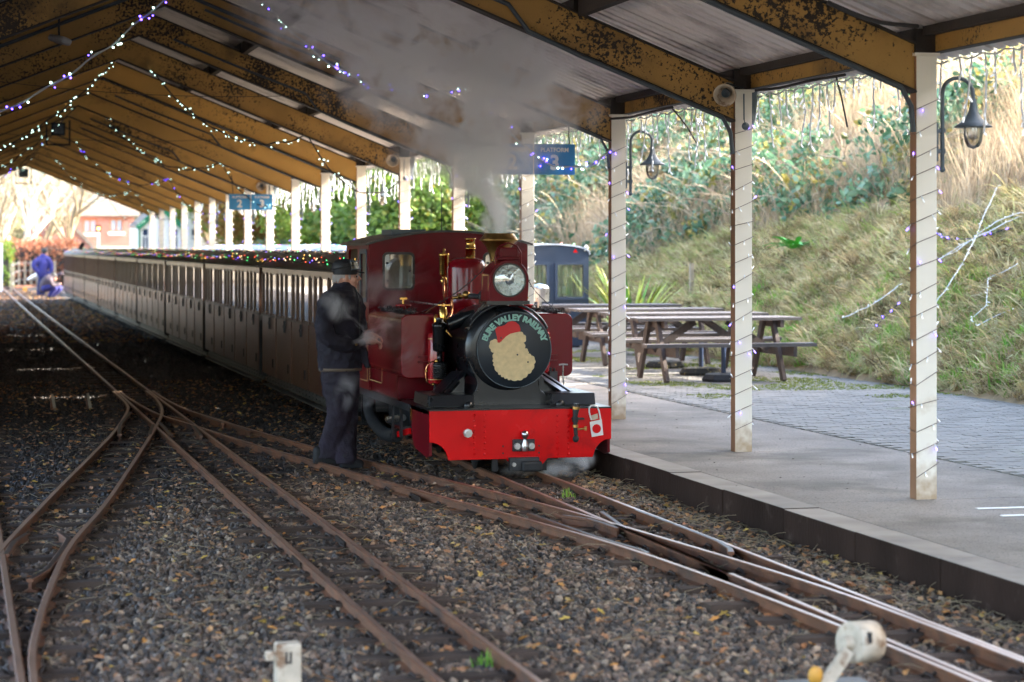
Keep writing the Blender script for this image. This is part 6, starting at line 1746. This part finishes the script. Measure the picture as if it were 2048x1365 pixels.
# grass on the bank
def blades(seed, n_, L0_, L1_, spread, w_, droop, lean=(0, 0)):
    rr = random.Random(seed); mb = MB()
    for i in range(n_):
        a = rr.uniform(0, 6.283); r_ = rr.uniform(0, spread); bx, by = r_*math.cos(a), r_*math.sin(a)
        L_ = rr.uniform(L0_, L1_); da = rr.uniform(0, 6.283); dx, dy = math.cos(da)*rr.random()*.6 + lean[0], math.sin(da)*rr.random()*.6 + lean[1]
        d_ = rr.uniform(droop*.5, droop*1.3); pts = []
        for t in (0, .35, .7, 1):
            pts.append(Vector((bx + dx*L_*t*.8, by + dy*L_*t*.8, L_*(t - d_*t*t))))
        sx = Vector((math.cos(da+1.57), math.sin(da+1.57), .2))*w_
        vs = []
        for t, p in zip((1, .9, .6, .08), pts): vs += [p - sx*t, p + sx*t]
        mb.add(vs, [(0, 1, 3, 2), (2, 3, 5, 4), (4, 5, 7, 6)])
    return mb
M['straw'] = rand_mat('cut_straw', [(.58, .46, .22), (.12, .085, .04), (.74, .63, .36), (.34, .25, .11), (.84, .74, .48), (.36, .46, .12), (.20, .14, .07), (.76, .58, .32), (.28, .42, .08)], .7, trans=.4)
M['tall_straw'] = rand_mat('tall_dead_stalks', [(.36, .27, .17), (.58, .47, .32), (.24, .17, .10), (.64, .53, .37)], .75, trans=.3)
M['grass'] = rand_mat('fresh_green_grass', [(.12, .34, .03), (.20, .46, .05), (.34, .52, .08)], .55, trans=.3)
M['dullgrass'] = rand_mat('dull_green_grass', [(.16, .26, .07), (.25, .34, .12), (.34, .38, .17), (.42, .40, .20)], .65, trans=.25)
c_straw = variants('straw_tuft', [blades(i, 15, .12, .34, .08, .005 + .0022*(i % 3), .8, (-.75, -.15)) for i in range(8)], M['straw'])
c_tall = variants('tall_stalk', [blades(i+30, 7, .7, 1.35, .10, .0045, .22) for i in range(5)], M['tall_straw'])
c_green = variants('green_tuft', [blades(i+50, 18, .14, .30, .08, .007, .5) for i in range(4)], M['grass'])
c_dull = variants('dull_tuft', [blades(i+70, 14, .18, .42, .09, .004, .55, (-.3, 0)) for i in range(4)], M['dullgrass'])
vb = lambda x, y: inframe(x, y, bank_h(x, y), 60)
def mown(x, y): return x - 10.5 < 2.9 + .5*nz(x, y, .5, 5) - max(0, (y-33))*.16
scatter('cut_dry_grass', region('g1', 10.5, 14.2, 18, 46, .3, bank_h, lambda x, y: vb(x, y) and mown(x, y)), c_straw, 170, .7, 1.35, 31, 'slope', tilt=.4, label='combed down cut dry grass on the bank')
scatter('dull_green_grass', region('g2', 10.45, 14.5, 18, 60, .35, bank_h, lambda x, y: vb(x, y) and (nz(x, y, .7, 11) > .02 or y > 30)), c_dull, 22, .5, 1.0, 32, 'up', label='dull green grass mixed through the bank')
scatter('fresh_grass_tufts', region('g3', 10.5, 12.6, 18, 32, .16, bank_h, lambda x, y: vb(x, y) and nz(x, y, 1.9, 14) > .06 and x < 11.3 + 2.2*abs(nz(x, y, .4, 3))), c_green, 100, .6, 1.3, 33, 'up', label='bright green grass clumps along the foot of the bank')
scatter('tall_dead_grass', region('g4', 12.4, 19, 22, 62, .35, bank_h, lambda x, y: vb(x, y) and not mown(x, y) and nz(x, y, .35, 17) > -.22 + (.35 if y > 40 else 0)), c_tall, 34, .6, 1.15, 34, 'up', tilt=.3, label='tall pale dead grass and stalks on the upper bank')
def mossy(x, y): return nz(x, y, .9, 19) > .12 - max(0, (x-9.6))*.3
scatter('moss_on_paving', region('g5', 7.6, 10.5, 22, 34, .15, lambda x, y: ZP, mossy), variants('moss_tuft', [blades(90+i, 10, .008, .02, .03, .004, .4) for i in range(2)], rand_mat('moss', [(.12, .17, .02), (.20, .26, .03), (.26, .28, .05)], .9)), 260, .6, 1.3, 35, 'up', label='moss growing between the paving blocks')

# brambles and shrubs
def leaf2(seed, w_=.34):
    rr = random.Random(seed); b_ = rr.uniform(.05, .2)
    return MB().add([(0, 0, 0), (.25, w_, b_), (.75, w_*.8, b_), (1, 0, 0), (.75, -w_*.8, b_), (.25, -w_, b_), (.5, 0, -.02)], [(0, 6, 1), (1, 6, 2), (2, 6, 3), (3, 6, 4), (4, 6, 5), (5, 6, 0)])
def clump(seed, n_, R_, L_):
    rr = random.Random(seed); mb = MB()
    for i in range(n_):
        l_ = leaf2(seed*31+i); q_ = Matrix.Rotation(rr.uniform(0, 6.28), 4, 'Z') @ Matrix.Rotation(rr.uniform(-1.2, 1.2), 4, 'X') @ Matrix.Rotation(rr.uniform(-1.0, 1.0), 4, 'Y')
        c = Vector((rr.gauss(0, R_), rr.gauss(0, R_), rr.gauss(0, R_))); s_ = L_*rr.uniform(.6, 1.3)
        mb.add([c + (q_ @ Vector(v))*s_ for v in l_.v], l_.f)
    return mb
M['bramble'] = rand_mat('bramble_leaves', [(.03, .09, .045), (.08, .19, .10), (.15, .28, .16), (.04, .12, .07), (.22, .34, .22), (.10, .22, .11), (.17, .30, .16), (.02, .06, .03), (.42, .36, .08), (.20, .13, .08)], .3, trans=.3)
M['autumn'] = rand_mat('autumn_leaves', [(.24, .10, .03), (.38, .17, .05), (.45, .30, .04), (.16, .18, .05), (.30, .13, .05)], .55, trans=.3)
c_br = variants('bramble_clump', [clump(i, 8, .09, .10) for i in range(5)], M['bramble'])
def lump(off, amp, sc, sd):
    return lambda x, y: bank_h(x, y) + off + amp*max(-.2, nz(x, y, sc, sd))
def br(x, y): return x > 11.6 - max(0, y-34)*.06 and not mown(x, y) and (nz(x, y, .28, 23) > -.02 or y > 46) and (y > 30.5 or x > 15.5)
for n_, (of, am) in enumerate(((.15, .5), (.45, .9), (.8, 1.2))):
    scatter('bramble_thicket', region('br%d' % n_, 10.9, 19.5, 28, 100, .4, lump(of, am, .5, 23+n_*3), lambda x, y: vb(x, y) and br(x, y) and nz(x, y, .8, 40+n_) > -.25), c_br, 15 if n_ else 22, .8, 1.5, 41+n_, 'full', label=['low tangled bramble leaves on the bank', 'middle layer of the bramble thicket on the bank', 'topmost arching brambles on the bank'][n_])
scatter('autumn_undergrowth', region('au', 10.9, 19.5, 30, 100, .4, lump(.4, .9, .5, 50), lambda x, y: vb(x, y) and br(x, y) and nz(x, y, .45, 51) > .15), variants('autumn_clump', [clump(100+i, 4, .09, .07) for i in range(3)], M['autumn']), 3, .7, 1.3, 47, 'full', label='orange and yellow autumn leaves among the brambles')
def cane(seed):
    rr = random.Random(seed); mb = MB()
    for i in range(4):
        a = rr.uniform(0, 6.28); L_ = rr.uniform(.8, 1.8); pts = [Vector((0, 0, -.1))]
        d = Vector((math.cos(a)*.5, math.sin(a)*.5, 1)).normalized()
        for k in range(5): pts.append(pts[-1] + d*L_/5); d.z -= rr.uniform(.15, .4); d.normalize()
        mb.tube(pts, .007, 3, cap=False)
    return mb
scatter('bramble_canes', region('cn', 11.2, 19, 28, 70, .5, bank_h, lambda x, y: vb(x, y) and br(x, y)), variants('cane', [cane(i) for i in range(5)], rand_mat('canes', [(.26, .18, .11), (.55, .45, .32), (.16, .10, .07)], .7)), 5, .6, 1.2, 48, 'up', label='bare arching canes through the brambles')

# ------------------------------------------------------------------ single plants
p = on_bank(1605, 518) + Vector((-.12, -.1, .16))
dk = empty('dock_plant', p, label='bright green leafy dock plant alone on the dry bank', cat='plant')
lm = []
for i in range(26):
    a = random.uniform(0, 6.28); L_ = random.uniform(.30, .55); mb = MB(); up_ = random.uniform(.5, 1.4)
    d = Vector((math.cos(a), math.sin(a), up_)).normalized(); sidev = Vector((-math.sin(a), math.cos(a), 0)); c = Vector((random.uniform(-.12, .12), random.uniform(-.12, .12), 0)); vs = []
    for t, w_ in ((0, .1), (.25, .75), (.55, 1), (.8, .6), (1, .03)):
        q = c + d*L_*t + Vector((0, 0, -.45*L_*t*t)); vs += [q - sidev*w_*.045, q + Vector((0, 0, -.01)), q + sidev*w_*.045]
    mb.add(vs, [f for k in range(4) for f in ((3*k, 3*k+1, 3*k+4, 3*k+3), (3*k+1, 3*k+2, 3*k+5, 3*k+4))], True)
    mb.build('leaf', M['dock'] if 'dock' in M else M.setdefault('dock', pm('dock_leaf_green', (.10, .48, .06), .45, var=.2, scale=20)), dk, fix=False)
p = at(1262, 612, Y=33.6)
yk = empty('spiky_plant', (p.x, 33.6, ZP), label='yellow green spiky variegated plant behind the picnic tables', cat='plant')
ym = [pm('yellow_green_blade', (.45, .50, .07), .45, var=.15, scale=20), pm('green_blade', (.13, .30, .05), .45)]
for i in range(90):
    a = random.uniform(0, 6.28); L_ = random.uniform(1.1, 1.8); up_ = random.uniform(.5, 2.6); d = Vector((math.cos(a), math.sin(a)*.7, up_)).normalized(); sidev = Vector((-math.sin(a), math.cos(a), .1)); vs = []
    for t, w_ in ((0, .5), (.3, 1), (.65, .8), (1, .02)):
        q = d*L_*t + Vector((0, 0, -.5*L_*t**2.2/(up_+.6))); vs += [q - sidev*w_*.026, q + sidev*w_*.026]
    MB().add(vs, [(0, 1, 3, 2), (2, 3, 5, 4), (4, 5, 7, 6)]).build('leaf', ym[i % 4 == 0], yk, fix=False)
# weeds in the ballast
for (px, py, lb) in ((1040, 950, 'small dry seedhead weed between the rails below the buffer beam'), (970, 1335, 'pale green weed between the rails in the near foreground'), (1135, 998, 'tiny green weed between the rails in front of the engine')):
    p = at(px, py, Z=0.0); mt = M['tall_straw'] if px == 1040 else M['grass']
    tag(blades(px, 26, .05, .14, .07, .003, .5).build('ballast_weed', mt, None, loc=p, fix=False), lb, 'weed', 'weeds between the rails')

# fairy light ropes pegged on the bank
def rope(pts, mat, bm_, lb, r_=.007):
    w3 = []
    for a, b in zip(pts[:-1], pts[1:]):
        n_ = max(2, int(math.hypot(b[0]-a[0], b[1]-a[1])/14))
        for i in range(n_): w3.append((a[0]+(b[0]-a[0])*i/n_, a[1]+(b[1]-a[1])*i/n_))
    w3 = [on_bank(*q) for q in w3]; w3 = [q + Vector((-.09, -.08, .16 + random.uniform(0, .02))) for q in w3 if q is not None]
    if len(w3) < 2: return
    o_ = w3[0]; r = empty('bank_light_rope', o_, label=lb, cat='light rope', group='light ropes pegged on the bank')
    path = spline([q-o_ for q in w3], .06)
    MB().tube(path, r_, 5).build('cable', mat, r, fix=False)
    b_ = MB()
    for q in path[::2]:
        d = Vector((random.uniform(-1, 1), random.uniform(-1, 0), random.uniform(-.3, 1))).normalized()*random.uniform(.02, .045); b_.tube([q, q+d], [.004, .007], 4)
    o = b_.build('bulb', bm_, r, fix=False); o['kind'] = 'stuff'
rope([(2002, 400), (1975, 460), (1962, 495), (1940, 540), (1905, 600), (1870, 645)], M['cable_white'], M['led_off'], 'white light rope falling down the bank behind the nearest column, the longest one')
rope([(2048, 460), (1985, 490), (1945, 510), (1900, 535), (1870, 562)], M['cable_white'], M['led_off'], 'white light rope slanting left from the knot of ropes on the bank')
rope([(2048, 452), (2000, 470), (1962, 497), (1920, 530), (1872, 550)], M['cable_white'], M['led_off'], 'upper white light rope beside another crossing the bank at right edge')
rope([(1806, 598), (1760, 632), (1710, 655), (1676, 672)], M['cable_white'], M['led_off'], 'white light rope pegged low on the bank between the second and nearest columns')
rope([(1803, 636), (1775, 665), (1750, 692)], M['cable'], M['e_blue'], 'short dark rope with blue leds low on the bank')
rope([(1870, 490), (1905, 505), (1940, 506), (1990, 495), (2048, 480)], M['cable'], M['e_blue'], 'dark rope with blue leds crossing the white ropes on the bank')
rope([(2040, 560), (1985, 585), (1980, 640), (1950, 670), (1962, 680), (2048, 640)], M['cable_white'], M['led_off'], 'thin white rope looped low on the bank at the right edge', .005)
for px, py in ((1666, 672), (1735, 698), (1952, 662)):
    p = on_bank(px, py)
    if p: tag(MB().tube([(0, 0, -.05), (0, 0, .10), (.02, -.01, .14), (.05, -.01, .13), (.055, -.01, .09)], .006, 6).build('rusty_peg', M['rail'], None, loc=p), {1666: 'rusty hooked peg at the end of the white rope low on the bank', 1735: 'rusty hooked peg at the end of the short blue rope', 1952: 'rusty hooked peg in the grass behind the nearest column'}[px], 'peg', 'rusty pegs')

# ------------------------------------------------------------------ trees
def tree(name, base, h, seed, mat, label, group=None, spread=.55, levels=5, r0=None, twigs=True, lean=(0, 0)):
    rr = random.Random(seed); mb = MB(); lb_ = MB(); tips = []
    def grow(p, d, L_, r_, lv):
        n_ = 4; pts = [p]; dd = d.copy()
        for i in range(n_):
            dd = (dd + Vector((rr.gauss(0, .12), rr.gauss(0, .12), .06))).normalized(); pts.append(pts[-1] + dd*L_/n_)
        (mb if lv == 0 else lb_).tube(pts, [r_*(1-.5*i/n_) for i in range(n_+1)], 6 if lv < 2 else 3, cap=False)
        if lv >= 2: tips.append(pts[-1])
        if lv >= levels: return
        for k in range(rr.choice([3, 4]) if lv else 5):
            t = rr.uniform(.35, 1); i = min(n_-1, int(t*n_)); q = pts[i].lerp(pts[i+1], t*n_-i)
            a = rr.uniform(0, 6.28); s_ = Vector((math.cos(a), math.sin(a), rr.uniform(-.1, .5)))
            grow(q, (dd*(1-spread) + s_*spread + Vector((0, 0, .15))).normalized(), L_*rr.uniform(.5, .75), max(.006, r_*.45), lv+1)
    grow(Vector((0, 0, -.1)), Vector((lean[0], lean[1], 1)).normalized(), h*.5, r0 or h*.022, 0)
    r = empty(name, base, label=label, cat='tree', group=group)
    mb.build('trunk', mat, r, fix=False); lb_.build('branches', mat, r, fix=False)
    return r, tips
bt = [(47, 560, 126, 9, 'bark_pale', 'white barked birch left of centre behind the copper hedge', (0, 0)), (30, 560, 122, 8, 'bark_pale', 'pale birch leaning left behind the copper hedge', (-.35, 0)), (66, 560, 130, 8, 'bark', 'thin bare tree between the birches and the gabled wing', (.1, 0)),
      (128, 560, 118, 8.5, 'bark', 'many branched bare tree in front of the brick gable', (0, 0)), (10, 560, 120, 9, 'bark', 'bare tree at the left edge behind the green bush', (-.1, 0)), (160, 560, 140, 8, 'bark', 'bare tree in front of the left window of the brick house', (-.2, 0)),
      (86, 560, 140, 10, 'bark', 'tall bare tree in front of the house roof', (.05, 0)), (-20, 560, 128, 10, 'bark', 'bare tree at the far left, partly out of view', (.2, 0))]
for i, (px, py, Y_, h, mt, lb, ln) in enumerate(bt):
    x_ = at(px, py, Y=Y_).x
    tree('bare_tree', (x_, Y_, 0), h, 200+i, M[mt], lb, 'bare trees behind the hedge', lean=ln, levels=4)
def leafy(name, base, h, seed, mat, label, crown, dens, ls, group, trunk='bark'):
    r, tips = tree(name, base, h, seed, M[trunk], label, group, levels=2)
    rr = random.Random(seed); mb = MB()
    for i in range(9):
        c = (rr.uniform(-.6, .6)*crown, rr.uniform(-.6, .6)*crown, h*.62 + rr.uniform(-.35, .45)*h*.6)
        mb.ball(c, crown*rr.uniform(.3, .6), 8, 6, (1, 1, rr.uniform(.6, .9)))
    o = scatter('crown', mb.mesh('crown'), variants('leaf_clump_%d' % seed, [clump(seed+i, 8, .16, ls) for i in range(3)], mat), dens, .7, 1.4, seed, 'full')
    del o['kind']; o.parent = r
    return r
M['leaf_yg'] = rand_mat('yellow_green_leaves', [(.16, .26, .03), (.24, .34, .05), (.10, .20, .03), (.34, .34, .06)], .5, trans=.45)
M['leaf_or'] = rand_mat('orange_brown_leaves', [(.30, .13, .03), (.42, .22, .05), (.24, .16, .05), (.36, .30, .06)], .55, trans=.4)
M['evergreen'] = rand_mat('dark_evergreen_leaves', [(.02, .06, .02), (.035, .09, .03), (.05, .13, .04)], .5, trans=.2)
lt_ = [(720, 66, 15.0, 4.6, 3.2, 'leaf_yg', 'bright yellow green tree seen between the sixth and eighth columns'), (770, 60, 14.0, 3.8, 2.0, 'leaf_gl', 'green sunlit bush just left of the sixth column'), (655, 74, 15, 5.0, 2.6, 'leaf_gl', 'green tree seen by the eighth column'),
       (585, 82, 16, 5.2, 2.8, 'leaf_or', 'orange autumn tree seen between the ninth and tenth columns'), (545, 88, 15, 4.8, 2.6, 'leaf_yg', 'yellow green bush behind the far platform sign'), (500, 96, 17, 5.5, 3, 'leaf_gl', 'green tree left of the far platform sign'),
       (455, 104, 17, 5.5, 3, 'leaf_yg', 'yellow green tree behind the twelfth column'), (420, 112, 17, 5.5, 3, 'leaf_gl', 'green tree beyond the white cottage'), (850, 52, 16, 3.6, 1.9, 'leaf_gl', 'green bush behind the steam plume')]
for i, (px, Y_, X_, h, cr, mt, lb) in enumerate(lt_):
    d_ = ray(px, 400); X_ = d_.x/d_.y*Y_
    if X_ < 10.6: X_ = X_
    leafy('leafy_tree', (X_, Y_, max(0, bank_h(X_, Y_)) if X_ > 10.4 else 0), h, 300+i, M[mt], lb, cr, 26, .13, 'leafy trees beyond the far columns')
# copper hedge, green bush, distant wood
def hedge(name, x0, x1, y0, y1, h, mat, lb, cat, dens, ls, seed):
    mb = MB(); nx = 14
    vs = []; prof = [(0, 0), (-.05, .5), (0, .9), (.25, 1), (.75, 1), (1, .9), (1.05, .5), (1, 0)]
    for i in range(nx+1):
        x = x0 + (x1-x0)*i/nx; hh_ = h*(1 + .08*nz(x, seed, .8, 2))
        vs += [(x, y0+(y1-y0)*a, b*hh_) for a, b in prof]
    fs = [(8*i+k, 8*i+k+1, 8*i+9+k, 8*i+8+k) for i in range(nx) for k in range(7)] + [tuple(range(8))[::-1], tuple(8*nx+k for k in range(8))]
    r = empty(name, (x0, y0, 0), label=lb, cat=cat)
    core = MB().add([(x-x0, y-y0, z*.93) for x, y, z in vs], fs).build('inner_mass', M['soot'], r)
    me = MB().add([(x-x0, y-y0, z) for x, y, z in vs], fs).mesh(name)
    o = scatter('foliage', me, variants('hedge_clump_%d' % seed, [clump(seed+i, 7, .10, ls) for i in range(3)], mat), dens, .7, 1.4, seed, 'full'); o.parent = r
M['copper'+'_leaf'] = rand_mat('copper_beech_leaves', [(.30, .10, .05), (.42, .17, .08), (.22, .08, .05), (.50, .24, .12)], .55, trans=.3)
hedge('copper_hedge', at(14, 545, Y=108).x, at(150, 545, Y=108).x, 108, 109.5, at(60, 487, Y=108).z, M['copper_leaf'], 'reddish copper beech hedge behind the two far men', 'hedge', 34, .12, 400)
hedge('green_bush', at(-10, 545, Y=100).x, at(18, 545, Y=100).x, 100, 101.2, at(10, 490, Y=100).z, M['leaf_gl'], 'green bush at the left end of the copper hedge', 'bush', 34, .12, 410)
mb = MB()
for i in range(90):
    rr = random.Random(500+i); x_ = rr.uniform(-70, 120); y_ = rr.uniform(215, 260)
    mb.ball((x_, y_, rr.uniform(1, 3.6)), rr.uniform(2.5, 5), 8, 6, (1, 1, rr.uniform(.7, 1.1)))
scatter('distant_wood', mb.mesh('distant_wood'), variants('wood_clump', [clump(520+i, 8, .5, .55) for i in range(3)], rand_mat('winter_wood_leaves', [(.16, .13, .07), (.20, .17, .09), (.10, .12, .05), (.26, .20, .12)], .8, trans=.2)), 1.3, .7, 1.4, 52, 'full', label='distant winter woodland beyond the house')
for i, (x_, y_, h) in enumerate(((15.5, 8, 8), (16, 13, 9), (15.8, 18, 9), (16.5, 22, 8), (17, 3, 8))):  # trees added out of view to screen the near ballast from the sun
    leafy('screening_tree', (x_, y_, bank_h(x_, y_)-.2), h, 600+i, M['evergreen'], ['evergreen tree on the bank crest level with the camera', 'evergreen tree on the bank crest to the right of the camera', 'tallest evergreen on the bank crest beside the nearest column', 'evergreen tree on the bank crest beyond the nearest column', 'evergreen tree on the bank crest behind the camera'][i], 3.4, 16, .16, 'evergreens on the bank crest')

# ------------------------------------------------------------------ steam
def steam_mat():
    m = bpy.data.materials.new('steam'); m.use_nodes = True; nt = m.node_tree; N, L = nt.nodes, nt.links
    N.remove(N['Principled BSDF'])
    v = N.new('ShaderNodeVolumePrincipled'); v.inputs['Color'].default_value = (1, 1, 1, 1); v.inputs['Anisotropy'].default_value = .6
    tc = N.new('ShaderNodeTexCoord'); ln = N.new('ShaderNodeVectorMath'); ln.operation = 'LENGTH'; L.new(tc.outputs['Object'], ln.inputs[0])
    fo = N.new('ShaderNodeMapRange'); fo.interpolation_type = 'SMOOTHSTEP'; L.new(ln.outputs['Value'], fo.inputs[0]); fo.inputs[1].default_value = 1; fo.inputs[2].default_value = .15; fo.inputs[3].default_value = 0; fo.inputs[4].default_value = 1
    g = N.new('ShaderNodeNewGeometry')
    n = N.new('ShaderNodeTexNoise'); n.inputs['Scale'].default_value = 3.6; n.inputs['Detail'].default_value = 5; n.inputs['Distortion'].default_value = 1.1; n.inputs['Roughness'].default_value = .6
    L.new(g.outputs['Position'], n.inputs['Vector'])
    mr = N.new('ShaderNodeMapRange'); L.new(n.outputs[0], mr.inputs[0]); mr.inputs[1].default_value = .44; mr.inputs[2].default_value = .66
    at_ = N.new('ShaderNodeObjectInfo')
    mu = N.new('ShaderNodeMath'); mu.operation = 'MULTIPLY'; L.new(fo.outputs[0], mu.inputs[0]); L.new(mr.outputs[0], mu.inputs[1])
    m2 = N.new('ShaderNodeMath'); m2.operation = 'MULTIPLY'; L.new(mu.outputs[0], m2.inputs[0]); L.new(at_.outputs['Alpha'], m2.inputs[1])
    m3 = N.new('ShaderNodeMath'); m3.operation = 'MULTIPLY'; m3.inputs[1].default_value = 30; L.new(m2.outputs[0], m3.inputs[0])
    L.new(m3.outputs[0], v.inputs['Density']); L.new(v.outputs[0], N['Material Output'].inputs['Volume'])
    return m
M['steam'] = steam_mat()
ball = MB().ball((0, 0, 0), 1, 16, 12).mesh('steam_puff', M['steam'])
def puffs(lb, lst):
    r = empty('steam_cloud', at(lst[0][0], lst[0][1], Y=lst[0][2]), label=lb, cat='steam')
    for px, py, Y_, rx, rz_, ry, al, rot in lst:
        o = link_mesh('steam_puff', ball, None, r); o['kind'] = 'stuff'
        c = at(px, py, Y=Y_); o.location = c - Vector(r.location); o.scale = (rx, ry, rz_); o.rotation_euler = (0, rot, 0); o.color = (1, 1, 1, al)
puffs('grey steam plume rising from the chimney and spreading under the roof', [
    (988, 415, 17.1, .16, .34, .16, 1.2, -.15), (955, 330, 17.2, .30, .42, .30, 1.3, -.2), (925, 245, 17.4, .55, .50, .5, .85, -.3), (990, 140, 17.5, .80, .52, .6, .60, .2), (850, 100, 17.7, .95, .60, .7, .45, -.2), (690, 45, 17.9, .85, .45, .6, .34, -.1), (1005, 320, 19.5, .34, .24, .2, .5, 0), (790, 170, 17.6, .70, .50, .5, .30, .1), (1090, 190, 17.6, .60, .45, .5, .26, .3), (600, 20, 18.2, .7, .35, .5, .22, 0), (1045, 280, 17.6, .42, .45, .4, .22, .5), (1060, 440, 18.2, .35, .40, .4, .06, 0), (860, 330, 17.7, .5, .45, .5, .15, 0)])
puffs('thin white steam drifting across the man\'s chest and hands', [(685, 625, 17.35, .17, .13, .09, .8, .5), (722, 668, 17.4, .16, .14, .10, .8, .4), (660, 600, 17.45, .12, .10, .07, .5, 0), (775, 655, 17.3, .22, .20, .12, .22, 0), (810, 700, 17.1, .16, .26, .12, .16, 0)])
puffs('thin steam curling in front of the man\'s thigh', [(688, 790, 17.4, .11, .17, .08, .8, .1), (700, 760, 17.4, .12, .12, .08, .22, 0), (755, 800, 17.3, .22, .12, .12, .18, 0)])
puffs('faint steam drifting over the cab front and side tank', [(770, 590, 18.6, .34, .26, .14, .4, .3), (835, 540, 18.6, .3, .3, .14, .08, 0)])
puffs('low white steam escaping under the buffer beam', [(1030, 938, 16.7, .20, .09, .2, .9, 0), (1130, 930, 16.7, .26, .13, .25, 1.0, -.2), (1165, 915, 16.9, .16, .12, .25, .40, 0)])

# joined small fittings are one mass each
for o in bpy.data.objects:
    n_ = o.name.split('.')[0]
    if n_ in ('rivet', 'solebar_rivet', 'smokebox_rivet', 'coupling_bolt', 'pump_fin', 'side_hanger', 'window_posts', 'lettering', 'curtain', 'hair', 'chain', 'union_nut', 'window_bolt'): o['kind'] = 'stuff'
